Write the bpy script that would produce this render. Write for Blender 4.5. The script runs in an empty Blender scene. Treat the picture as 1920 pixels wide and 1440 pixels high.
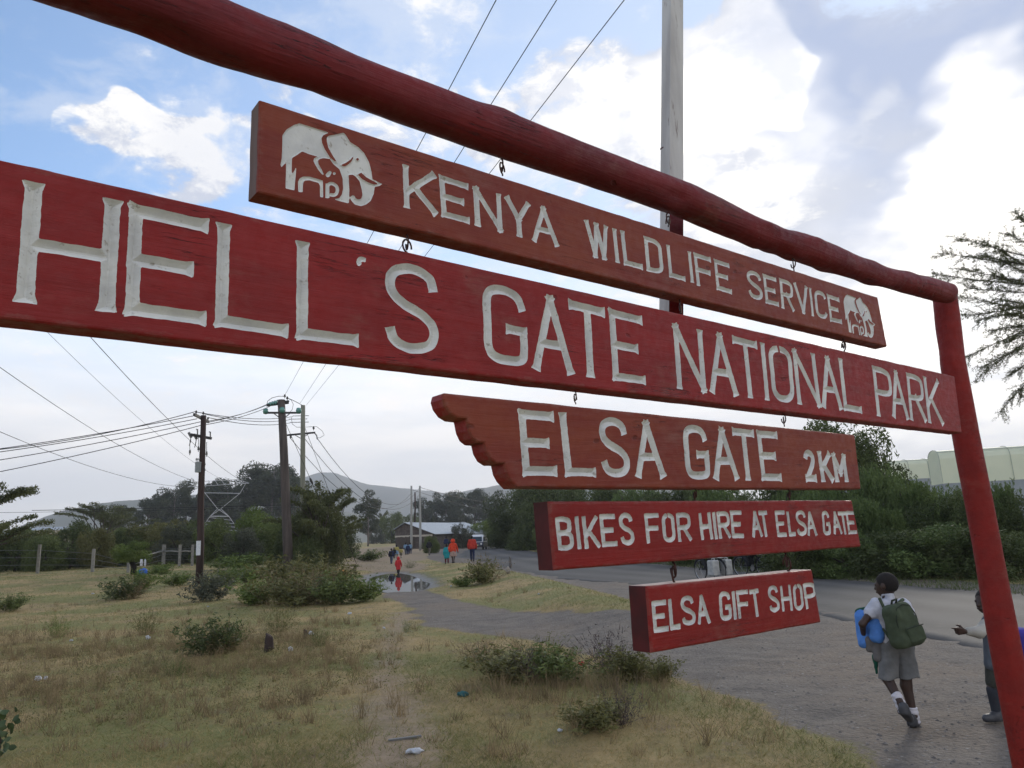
import bpy, bmesh, math, random
import numpy as np
from mathutils import Vector, Matrix
R = math.radians
SC = bpy.context.scene
COL = SC.collection
# ------------------------------------------------------------------ camera
F_PX = 1386.0                     # focal length in photo pixels (1920 wide)
PITCH, ROLL, CAM_Z = R(11.6), R(2.4), 1.68
Fw = Vector((0, math.cos(PITCH), math.sin(PITCH)))
R0 = Vector((1, 0, 0)); U0 = R0.cross(Fw)
Rc = R0 * math.cos(ROLL) - U0 * math.sin(ROLL)
Uc = R0 * math.sin(ROLL) + U0 * math.cos(ROLL)
CAM = Vector((0, 0, CAM_Z))
cam_d = bpy.data.cameras.new('camera'); cam_d.sensor_width = 36; cam_d.lens = 36 * F_PX / 1920
cam_d.clip_start = 0.05; cam_d.clip_end = 20000
cam = bpy.data.objects.new('camera', cam_d); COL.objects.link(cam)
cam.matrix_world = Matrix(((Rc.x, Uc.x, -Fw.x, 0), (Rc.y, Uc.y, -Fw.y, 0), (Rc.z, Uc.z, -Fw.z, CAM_Z), (0, 0, 0, 1)))
SC.camera = cam
SC.cycles.use_denoising = True
SC.cycles.max_bounces = 6; SC.cycles.transparent_max_bounces = 4
SC.view_settings.view_transform = 'Standard'; SC.view_settings.look = 'None'
SC.view_settings.exposure = 0.58; SC.view_settings.gamma = 1.0; SC.view_settings.use_curve_mapping = False

def ray(x, y):                    # direction seen at a photo pixel
    v = Fw * F_PX + Rc * (x - 960) + Uc * (720 - y)
    return v.normalized()
def at(x, y, Y):                  # point seen at a pixel, Y metres ahead
    d = ray(x, y); return CAM + d * (Y / d.y)
def gnd(x, y, z=0.0):
    d = ray(x, y); return CAM + d * ((z - CAM_Z) / d.z)

# ------------------------------------------------------------------ node helper
class NB:
    def __init__(s, nt): s.nt = nt; nt.nodes.clear()
    def n(s, t, **k):
        nd = s.nt.nodes.new(t)
        for a, b in k.items(): setattr(nd, a, b)
        return nd
    def put(s, sock, v):
        if v is None: return
        if isinstance(v, bpy.types.NodeSocket): s.nt.links.new(v, sock)
        else:
            if isinstance(v, tuple) and len(v) == 3 and sock.type == 'RGBA': v = v + (1,)
            sock.default_value = v
    def m(s, op, a, b=None, c=None, clamp=False):
        nd = s.n('ShaderNodeMath', operation=op, use_clamp=clamp)
        for i, v in enumerate((a, b, c)): s.put(nd.inputs[i], v)
        return nd.outputs[0]
    def vm(s, op, a, b=None, scale=None):
        nd = s.n('ShaderNodeVectorMath', operation=op); s.put(nd.inputs[0], a); s.put(nd.inputs[1], b)
        if scale is not None: s.put(nd.inputs['Scale'], scale)
        return nd.outputs['Value'] if op in ('DOT_PRODUCT', 'LENGTH', 'DISTANCE') else nd.outputs[0]
    def noise(s, vec, scale, detail=4, rough=.55, dist=0.0, color=False):
        nd = s.n('ShaderNodeTexNoise'); s.put(nd.inputs['Vector'], vec)
        nd.inputs['Scale'].default_value = scale; nd.inputs['Detail'].default_value = detail
        nd.inputs['Roughness'].default_value = rough; nd.inputs['Distortion'].default_value = dist
        return nd.outputs['Color' if color else 'Fac']
    def mr(s, v, a, b, c=0.0, d=1.0, smooth=True):
        nd = s.n('ShaderNodeMapRange', interpolation_type='SMOOTHSTEP' if smooth else 'LINEAR')
        for i, q in enumerate((v, a, b, c, d)): s.put(nd.inputs[i], q)
        return nd.outputs[0]
    def mix(s, f, a, b, blend='MIX'):
        nd = s.n('ShaderNodeMix', data_type='RGBA', blend_type=blend)
        s.put(nd.inputs[0], f); s.put(nd.inputs[6], a); s.put(nd.inputs[7], b)
        return nd.outputs[2]
    def sep(s, v):
        nd = s.n('ShaderNodeSeparateXYZ'); s.put(nd.inputs[0], v); return nd.outputs
    def mapping(s, v, sc):
        nd = s.n('ShaderNodeMapping'); s.put(nd.inputs[0], v); nd.inputs['Scale'].default_value = sc; return nd.outputs[0]
    def attr(s, name, out='Fac'):
        nd = s.n('ShaderNodeAttribute'); nd.attribute_name = name; return nd.outputs[out]

# ------------------------------------------------------------------ world: clouded evening sky, sun low behind cloud on the right
SUN_EL, SUN_AZ = R(17), R(30)     # azimuth clockwise from +Y
W = bpy.data.worlds.new('World'); SC.world = W; W.use_nodes = True
b = NB(W.node_tree)
D = b.n('ShaderNodeTexCoord').outputs['Generated']
sk = b.n('ShaderNodeTexSky', sky_type='NISHITA'); sk.sun_disc = False
sk.sun_elevation = SUN_EL; sk.sun_rotation = SUN_AZ; sk.altitude = 1800; sk.dust_density = 1.2; sk.ozone_density = 1.5
dx, dy, dz = b.sep(D)
inv = b.m('DIVIDE', 1.0, b.m('ADD', b.m('MAXIMUM', dz, 0.0), 0.22))
P = b.vm('SCALE', D, scale=inv)
warp = b.vm('SCALE', b.vm('SUBTRACT', b.noise(P, 3.1, 3, color=True), (.5, .5, .5)), scale=.16)
P = b.vm('ADD', P, warp)
n1 = b.m('MULTIPLY_ADD', b.noise(P, 3.6, 9, .64), 1.7, -.35)
n3 = b.m('MULTIPLY_ADD', b.noise(P, 13.0, 6, .68), 1.5, -.25)
def blobs(lst):
    tot = None
    for x, y, rad, amp in lst:
        t = b.mr(b.vm('DOT_PRODUCT', b.vm('ADD', D, b.vm('SCALE', warp, scale=.35)), tuple(ray(x, y))), math.cos(R(rad)), 1.0, 0.0, amp)
        tot = t if tot is None else b.m('ADD', tot, t)
    return tot
cover = blobs([(200, 105, 2.2, .16), (285, 110, 3.0, .22), (325, 190, 3.0, .16), (235, 285, 3, .14), (345, 340, 5, .22), (430, 420, 6, .26), (480, 195, 4.5, .36), (120, 185, 4, .10), (940, 140, 3, .26), (1110, 190, 9, .44), (760, 270, 7, .22), (640, 330, 6, .16),
               (1330, 130, 4.5, .42), (1400, 330, 14, .5), (1470, 50, 4, .40), (1720, 180, 17, .5), (1850, 430, 18, .5), (450, 470, 6, .2), (1545, 0, 3, .40),
               (60, 60, 12, -.16), (140, 290, 7, -.14), (620, 40, 9, -.10), (1225, 40, 5, -.14), (1400, 40, 2.5, -.10), (800, 60, 6, -.06)])
cover = b.m('ADD', cover, b.mr(dy, .1, -.6, 0, .16))  # extra cloud cover added behind the camera, as fill light for the ground
dens = b.mr(b.m('ADD', b.m('ADD', n1, cover), b.m('MULTIPLY', b.m('SUBTRACT', n3, .5), .75)), .56, .98)
dark = blobs([(1680, 80, 11, .8), (1560, 150, 7, .5), (1900, 40, 11, .22), (1850, 160, 8, .28), (1740, 420, 9, .50), (1620, 370, 7, .36), (1560, 500, 8, .25), (1250, 330, 5, .22), (1000, 330, 9, .2), (500, 330, 8, .2)])
dark = b.m('MULTIPLY', dark, b.mr(b.m('ADD', n1, b.m('MULTIPLY', b.m('SUBTRACT', n3, .5), .6)), .10, .90, .55, 1.15), clamp=True)
glow = blobs([(1880, 290, 7, .9), (1785, 650, 11, .9), (1400, 340, 9, .26), (1120, 230, 7, .22), (1600, 420, 10, .15), (1330, 130, 4, .4)])
shade = b.m('ADD', n1, b.m('MULTIPLY', b.m('SUBTRACT', n3, .5), .7))
cl = b.mix(b.mr(shade, .40, .66), (4.7, 5.0, 5.8), (7.7, 7.6, 7.5))
cl = b.mix(b.mr(dy, .1, -.5), cl, (15.5, 14.0, 12.4))          # unseen clouds behind the camera, made bright and warm to light the ground
cl = b.mix(dark, cl, (3.4, 4.0, 5.5))
cl = b.mix(b.m('MINIMUM', b.m('MULTIPLY', glow, b.mr(n1, .3, .6, .6, 1.1)), 1.0), cl, (11.5, 11.0, 10.2))
base = b.mix(1.0, sk.outputs[0], (1.75, 1.95, 2.05), 'MULTIPLY')
pale = b.mr(b.m('ADD', b.m('MULTIPLY', dx, .75), b.m('MULTIPLY', dy, .25)), -.35, .55, .0, .72)      # thin high veil, thicker towards the sun
base = b.mix(pale, base, (5.2, 5.8, 6.8))
base = b.mix(b.m('MULTIPLY', b.mr(n1, .42, .66), .35), base, (6.3, 6.5, 6.9))
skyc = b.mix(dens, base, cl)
low = b.mix(b.mr(b.noise(b.mapping(D, (1.6, 1.6, 8)), 2.6, 6), .35, .65), (8.2, 8.1, 8.1), (10.0, 9.5, 9.0))
low = b.mix(b.m('MINIMUM', glow, 1.0), low, (13.0, 12.4, 11.4))
skyc = b.mix(b.mr(dz, .12, .40, .95, 0.0), skyc, low)
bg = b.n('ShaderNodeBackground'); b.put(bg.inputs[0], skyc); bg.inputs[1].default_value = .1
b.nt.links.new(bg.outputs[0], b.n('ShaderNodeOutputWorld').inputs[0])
# the sun, spread out by the cloud in front of it
sl = bpy.data.lights.new('sun', 'SUN'); sl.energy = 1.5; sl.angle = R(12); sl.color = (1, .93, .82)
so = bpy.data.objects.new('sun', sl); COL.objects.link(so)
sdir = Vector((math.sin(SUN_AZ) * math.cos(SUN_EL), math.cos(SUN_AZ) * math.cos(SUN_EL), math.sin(SUN_EL)))
so.rotation_euler = (-sdir).to_track_quat('-Z', 'Y').to_euler(); so.location = sdir * 60

# ------------------------------------------------------------------ object helpers
def setp(o, label=None, cat=None, group=None, kind=None):
    if label: o['label'] = label
    if cat: o['category'] = cat
    if group: o['group'] = group
    if kind: o['kind'] = kind
    return o
def link(name, me, mats=(), parent=None, loc=None):
    o = bpy.data.objects.new(name, me); COL.objects.link(o)
    if me is not None:
        for q in (mats if isinstance(mats, (list, tuple)) else [mats]):
            me.materials.append(q)
    if parent: o.parent = parent
    if loc is not None: o.location = loc
    return o
def empty(name, loc, label, cat, group=None, rz=0.0):
    o = link(name, None, loc=loc); o.rotation_euler.z = rz; o.empty_display_size = .1
    return setp(o, label, cat, group)
def mesh(name, v, f, smooth=False, mi=None):
    me = bpy.data.meshes.new(name)
    me.from_pydata([tuple(q) for q in v] if not isinstance(v, np.ndarray) else v.tolist(), [], f if isinstance(f, list) else f.tolist())
    if smooth: me.polygons.foreach_set('use_smooth', np.ones(len(me.polygons), bool))
    if mi is not None: me.polygons.foreach_set('material_index', np.asarray(mi, np.int32))
    me.update(); return me
def tri_mesh(name, v, n_tri):     # loose triangles, v is (3n,3)
    me = bpy.data.meshes.new(name)
    me.vertices.add(3 * n_tri); me.vertices.foreach_set('co', np.ascontiguousarray(v, np.float32).ravel())
    me.loops.add(3 * n_tri); me.loops.foreach_set('vertex_index', np.arange(3 * n_tri, dtype=np.int32))
    me.polygons.add(n_tri); me.polygons.foreach_set('loop_start', np.arange(0, 3 * n_tri, 3, dtype=np.int32))
    me.update(calc_edges=True); return me
def fattr(me, name, vals):
    a = me.attributes.new(name, 'FLOAT', 'POINT'); a.data.foreach_set('value', np.ascontiguousarray(vals, np.float32))

class MB:                          # collects boxes, bars, tubes, lathes and prisms into ONE mesh
    def __init__(s): s.v = []; s.f = []; s.mi = []; s.cur = 0
    def add(s, v, f):
        o = len(s.v); s.v += [Vector(q) for q in v]; s.f += [tuple(i + o for i in q) for q in f]; s.mi += [s.cur] * len(f); return s
    def box(s, c, sz, rz=0.0, M=None, taper=1.0):
        x, y, z = (q / 2 for q in sz)
        v = [Vector((a * x * (taper if e > 0 else 1), d * y * (taper if e > 0 else 1), e * z)) for e in (-1, 1) for d in (-1, 1) for a in (-1, 1)]
        M = M or Matrix.Rotation(rz, 3, 'Z')
        return s.add([Vector(c) + M @ q for q in v], [(0, 2, 3, 1), (4, 5, 7, 6), (0, 1, 5, 4), (2, 6, 7, 3), (0, 4, 6, 2), (1, 3, 7, 5)])
    def tube(s, pts, r, n=8, cap=True, flat=None):
        pts = [Vector(p) for p in pts]; rs = r if isinstance(r, (list, tuple)) else [r] * len(pts)
        vs = []; up = None
        for i, p in enumerate(pts):
            t = (pts[min(i + 1, len(pts) - 1)] - pts[max(i - 1, 0)]).normalized()
            if up is None: up = Vector((0, 0, 1)) if abs(t.z) < .9 else Vector((0, 1, 0))
            a = t.cross(up).normalized(); c = a.cross(t).normalized(); up = c
            for k in range(n):
                q = 2 * math.pi * k / n; vs.append(p + (a * math.cos(q) + c * math.sin(q)) * rs[i])
        fs = [(i * n + k, i * n + (k + 1) % n, (i + 1) * n + (k + 1) % n, (i + 1) * n + k) for i in range(len(pts) - 1) for k in range(n)]
        if cap: fs += [tuple(reversed(range(n))), tuple(range((len(pts) - 1) * n, len(pts) * n))]
        return s.add(vs, fs)
    def bar(s, a, b_, r, n=6): return s.tube([a, b_], r, n)
    def lathe(s, c, prof, n=12, axis=(0, 0, 1)):
        q = Vector((0, 0, 1)).rotation_difference(Vector(axis)).to_matrix(); vs = []
        for rr, h in prof:
            for k in range(n):
                t = 2 * math.pi * k / n; vs.append(Vector(c) + q @ Vector((rr * math.cos(t), rr * math.sin(t), h)))
        m_ = len(prof)
        fs = [(i * n + k, i * n + (k + 1) % n, (i + 1) * n + (k + 1) % n, (i + 1) * n + k) for i in range(m_ - 1) for k in range(n)]
        fs += [tuple(reversed(range(n))), tuple(range((m_ - 1) * n, m_ * n))]
        return s.add(vs, fs)
    def prism(s, poly, ax, dep):   # poly: list of Vectors, extruded along ax*dep
        n = len(poly); a = [Vector(p) for p in poly]; e = Vector(ax) * dep
        return s.add(a + [p + e for p in a], [tuple(range(n)), tuple(reversed(range(n, 2 * n)))] + [(i, i + n, (i + 1) % n + n, (i + 1) % n) for i in range(n)])
    def build(s, name, mats, parent=None, smooth=False, loc=None, bevel=0.0):
        me = mesh(name, s.v, s.f, smooth, s.mi)
        if bevel:
            bm = bmesh.new(); bm.from_mesh(me)
            bmesh.ops.bevel(bm, geom=[e for e in bm.edges if len(e.link_faces) == 2 and e.calc_face_angle(0) > .5], offset=bevel, segments=2, affect='EDGES', profile=.5)
            bm.to_mesh(me); bm.free()
        bm = bmesh.new(); bm.from_mesh(me); bmesh.ops.recalc_face_normals(bm, faces=bm.faces); bm.to_mesh(me); bm.free()
        o = link(name, me, mats, parent, loc); return o
def copy_tree(o, parent=None):
    c = o.copy(); COL.objects.link(c)
    if parent: c.parent = parent
    for ch in list(o.children): copy_tree(ch, c)
    return c

# ------------------------------------------------------------------ materials
def mat(name, c1, c2=None, scale=4.0, rough=.75, bump=None, detail=6, stretch=None, spec=.3, metal=0.0, attr=None, trans=0.0, c3=None, coat=0.0):
    m_ = bpy.data.materials.new(name); m_.use_nodes = True; q = NB(m_.node_tree)
    out = q.n('ShaderNodeOutputMaterial'); bs = q.n('ShaderNodeBsdfPrincipled')
    tc = q.n('ShaderNodeTexCoord').outputs['Object']
    if stretch: tc = q.mapping(tc, stretch)
    col = c1
    if c2: col = q.mix(q.mr(q.noise(tc, scale, detail), .33, .67), c1, c2)
    if c3: col = q.mix(q.mr(q.noise(tc, scale * 5.3, 5, .65), .6, .72), col, c3)
    if attr:
        a_ = q.attr(attr); col = q.mix(a_, col, q.mix(1.0, col, (.45, .42, .38), 'MULTIPLY'))
    q.put(bs.inputs['Base Color'], col); bs.inputs['Roughness'].default_value = rough; bs.inputs['Metallic'].default_value = metal
    bs.inputs['Specular IOR Level'].default_value = spec; bs.inputs['Coat Weight'].default_value = coat
    if bump:
        bp = q.n('ShaderNodeBump'); bp.inputs['Strength'].default_value = bump[1]; bp.inputs['Distance'].default_value = bump[2]
        q.put(bp.inputs['Height'], q.noise(tc, bump[0], 6, .6)); q.put(bs.inputs['Normal'], bp.outputs[0])
    sh = bs.outputs[0]
    if trans:
        tr = q.n('ShaderNodeBsdfTranslucent'); q.put(tr.inputs[0], col); mx = q.n('ShaderNodeMixShader'); mx.inputs[0].default_value = trans
        q.nt.links.new(sh, mx.inputs[1]); q.nt.links.new(tr.outputs[0], mx.inputs[2]); sh = mx.outputs[0]
    q.nt.links.new(sh, out.inputs[0]); return m_

# ------------------------------------------------------------------ smooth bodies out of a distance field (surface nets)
def cap(P, a, b_, ra, rb=None):
    rb = ra if rb is None else rb
    a = np.array(a, float); d = np.array(b_, float) - a
    L2 = float(d @ d) or 1e-9
    t = np.clip(((P - a) @ d) / L2, 0, 1)
    return np.linalg.norm(P - a - t[..., None] * d, axis=-1) - (ra + (rb - ra) * t)
def ell(P, c, r):
    q = (P - np.array(c)) / np.array(r); k = np.linalg.norm(q, axis=-1)
    return (k - 1) * min(r)
def rbox(P, c, h, r, M=None):
    q = P - np.array(c, float)
    if M is not None: q = q @ np.array(M)
    q = np.abs(q) - (np.array(h) - r)
    return np.linalg.norm(np.maximum(q, 0), axis=-1) + np.minimum(q.max(-1), 0) - r
def smin(a, c, k):
    h = np.clip(.5 + .5 * (c - a) / k, 0, 1); return c * (1 - h) + a * h - k * h * (1 - h)
def nets(name, fn, lo, hi, res, mats, parent=None, origin=None):
    lo = np.array(lo, float); hi = np.array(hi, float); n = np.maximum(((hi - lo) / res).astype(int) + 2, 3)
    g = np.stack(np.meshgrid(*[lo[i] + res * np.arange(n[i]) for i in range(3)], indexing='ij'), -1)
    V = fn(g); S = V < 0
    acc = np.zeros(tuple(n - 1) + (3,)); cnt = np.zeros(tuple(n - 1))
    ix = [slice(0, -1), slice(1, None)]
    for ax in range(3):
        for o1 in (0, 1):
            for o2 in (0, 1):
                sa = [None] * 3; sb = [None] * 3; oth = [k for k in range(3) if k != ax]
                sa[ax] = ix[0]; sb[ax] = ix[1]
                for k, o_ in zip(oth, (o1, o2)): sa[k] = sb[k] = ix[o_]
                va, vb = V[tuple(sa)], V[tuple(sb)]; cr = (va < 0) != (vb < 0)
                t = np.where(cr, va / np.where(cr, va - vb, 1), 0)
                p = g[tuple(sa)].copy(); p[..., ax] += t * res
                acc += p * cr[..., None]; cnt += cr
    act = cnt > 0; idx = -np.ones(act.shape, int); idx[act] = np.arange(act.sum())
    vs = acc[act] / cnt[act][:, None]; fs = []
    for ax in range(3):
        u, w = [k for k in range(3) if k != ax]
        sa = [slice(1, -1)] * 3; sb = [slice(1, -1)] * 3; sa[ax] = slice(0, -1); sb[ax] = slice(1, None)
        A, B = S[tuple(sa)], S[tuple(sb)]; I = np.argwhere(A != B)
        if not len(I): continue
        fl = A[tuple(I.T)]; c0 = I.copy(); c0[:, u] += 1; c0[:, w] += 1
        def q(du, dw):
            c = c0.copy(); c[:, u] -= du; c[:, w] -= dw; return idx[tuple(c.T)]
        Q = np.stack([q(1, 1), q(0, 1), q(0, 0), q(1, 0)], 1)
        if ax == 1: fl = ~fl
        Q[~fl] = Q[~fl][:, ::-1]; fs.append(Q)
    f = np.concatenate(fs) if fs else np.zeros((0, 4), int)
    f = f[(f >= 0).all(1)]
    if origin is not None: vs = vs - np.array(origin)
    me = mesh(name, vs, f, True)
    o = link(name, me, mats, parent)
    if origin is not None and parent is None: o.location = origin
    return o
def vnoise(p, seed=0):             # cheap smooth noise, p (...,k)
    r = np.random.RandomState(seed); o = 0
    for i in range(7):
        k = r.normal(0, 1, p.shape[-1]) * (1 + .35 * i); o = o + np.sin(p @ k + r.uniform(0, 6.3)) / (1 + .25 * i)
    return o / 3.2
# ------------------------------------------------------------------ the sign: geometry of its vertical plane
VP = ray(2778, 928); SD = Vector((VP.x, VP.y, 0)).normalized()      # along the boards
SN = Vector((-SD.y, SD.x, 0))                                       # towards the back
SO = at(1790, 705, 2.8)
if (SO - CAM).dot(SN) < 0: SN = -SN
SO = Vector((SO.x, SO.y, 0)); SRZ = math.atan2(SD.y, SD.x)
def pl(x, y, off=0.0):             # pixel -> (s, z) on the board plane pushed back by off
    d = ray(x, y); t = ((SO + SN * off) - CAM).dot(SN) / d.dot(SN); p = CAM + d * t
    return ((p - SO).dot(SD), p.z)
def SW(s, n, z): return SO + SD * s + SN * n + Vector((0, 0, z))    # plane -> world

def polysdf(x, z, P):
    d = np.full(x.shape, 1e9); sg = np.ones(x.shape); n = len(P)
    for i in range(n):
        a, c = P[i], P[i - 1]
        ex, ez = c[0] - a[0], c[1] - a[1]; wx, wz = x - a[0], z - a[1]
        t = np.clip((wx * ex + wz * ez) / (ex * ex + ez * ez + 1e-12), 0, 1)
        d = np.minimum(d, (wx - ex * t) ** 2 + (wz - ez * t) ** 2)
        c1 = z >= a[1]; c2 = z < c[1]; c3 = ex * wz > ez * wx
        sg = np.where((c1 & c2 & c3) | (~c1 & ~c2 & ~c3), -sg, sg)
    return sg * np.sqrt(d)
def smooth_line(p, k=6):
    p = [np.array(q, float) for q in p]; o = []
    for i in range(len(p) - 1):
        a, b_, c, d = p[max(i - 1, 0)], p[i], p[i + 1], p[min(i + 2, len(p) - 1)]
        for j in range(k):
            t = j / k; o.append(.5 * (2 * b_ + (c - a) * t + (2 * a - 5 * b_ + 4 * c - d) * t * t + (3 * b_ - a - 3 * c + d) * t ** 3))
    return o + [p[-1]]
def stroke_poly(pts, hw, flare):
    pts = [np.array(p, float) for p in pts]
    def ins(p):                    # a point one half-width from the start, where the flare begins
        L = np.linalg.norm(p[1] - p[0]); t = min(.45, hw * 1.1 / max(L, 1e-9)); return [p[0], p[0] + (p[1] - p[0]) * t] + p[1:]
    w = [1.0] * len(pts)
    if flare:
        pts = ins(pts); pts = ins(pts[::-1])[::-1]; w = [1 + flare] + [1.0] * (len(pts) - 2) + [1 + flare]
    l, r = [], []
    for i, p in enumerate(pts):
        t = pts[min(i + 1, len(pts) - 1)] - pts[max(i - 1, 0)]; t = t / (np.linalg.norm(t) + 1e-9); nn = np.array([-t[1], t[0]])
        l.append(p + nn * hw * w[i]); r.append(p - nn * hw * w[i])
    return l + r[::-1]
GL = {'H': [[(0, 0), (0, 1)], [(1, 0), (1, 1)], [(0, .52), (1, .52)]], 'E': [[(0, 0), (0, 1)], [(0, 0), (1, 0)], [(0, .5), (.78, .5)], [(0, 1), (1, 1)]],
      'F': [[(0, 0), (0, 1)], [(0, 0), (1, 0)], [(0, .5), (.85, .5)]], 'L': [[(0, 0), (0, 1)], [(0, 1), (1, 1)]], 'I': [[(.5, 0), (.5, 1)]],
      'T': [[(0, 0), (1, 0)], [(.5, 0), (.5, 1)]], 'K': [[(0, 0), (0, 1)], [(1, 0), (.05, .62)], [(.3, .45), (1, 1)]],
      'N': [[(0, 0), (0, 1)], [(0, 0), (1, 1)], [(1, 0), (1, 1)]], 'Y': [[(0, 0), (.5, .55)], [(1, 0), (.5, .55)], [(.5, .5), (.5, 1)]],
      'A': [[(.5, 0), (0, 1)], [(.5, 0), (1, 1)], [(.2, .66), (.8, .66)]], 'W': [[(0, 0), (.33, 1)], [(.5, 0), (.33, 1)], [(.5, 0), (.78, 1)], [(1, 0), (.78, 1)]],
      'V': [[(0, 0), (.55, 1)], [(1, 0), (.55, 1)]], 'M': [[(0, 0), (0, 1)], [(0, 0), (.5, .7)], [(1, 0), (.5, .7)], [(1, 0), (1, 1)]]}
CV = {'S': [[(.97, .24), (.88, .08), (.62, 0), (.36, 0), (.1, .07), (0, .2), (.06, .34), (.3, .46), (.7, .56), (.95, .68), (1, .82), (.9, .94), (.65, 1), (.35, 1), (.1, .93), (0, .78)]],
      'G': [[(.98, .25), (.85, .07), (.6, 0), (.3, 0), (.08, .06), (0, .2), (0, .5), (0, .8), (.08, .94), (.3, 1), (.7, 1), (.94, .96), (1, .85), (1, .55)]],
      'C': [[(1, .2), (.85, .05), (.5, 0), (.15, .05), (0, .2), (0, .5), (0, .8), (.15, .95), (.5, 1), (.85, .95), (1, .8)]],
      'O': [[(.5, 0), (.18, .04), (0, .18), (0, .5), (0, .82), (.18, .96), (.5, 1), (.82, .96), (1, .82), (1, .5), (1, .18), (.82, .04), (.5, 0), (.4, .006)]],
      'D': [[(0, 0), (.55, 0), (.9, .07), (1, .2), (1, .5), (1, .8), (.9, .93), (.55, 1), (0, 1)]],
      'P': [[(0, 0), (.55, 0), (.9, .05), (1, .16), (1, .36), (.9, .47), (.55, .51), (0, .51)]],
      'B': [[(0, 0), (.55, 0), (.88, .06), (.93, .2), (.86, .4), (.5, .48), (0, .48)], [(0, .48), (.5, .48), (.9, .55), (1, .72), (.92, .93), (.55, 1), (0, 1)]],
      '2': [[(0, .24), (.12, .07), (.45, 0), (.85, .06), (.97, .22), (.85, .45), (.4, .75), (0, 1)]],
      "'": [[(1, .05), (.45, .0), (.1, .3), (.0, .62), (.22, .95)]]}
GL['D'] = [[(0, 0), (0, 1)]]; GL['P'] = [[(0, 0), (0, 1)]]; GL['B'] = [[(0, 0), (0, 1)]]
GL['R'] = [[(0, 0), (0, 1)], [(.45, .5), (1, 1)]]; CV['R'] = CV['P']; GL['G'] = [[(.6, .55), (1, .55)]]; GL['2'] = [[(0, 1), (1, 1)]]

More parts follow.
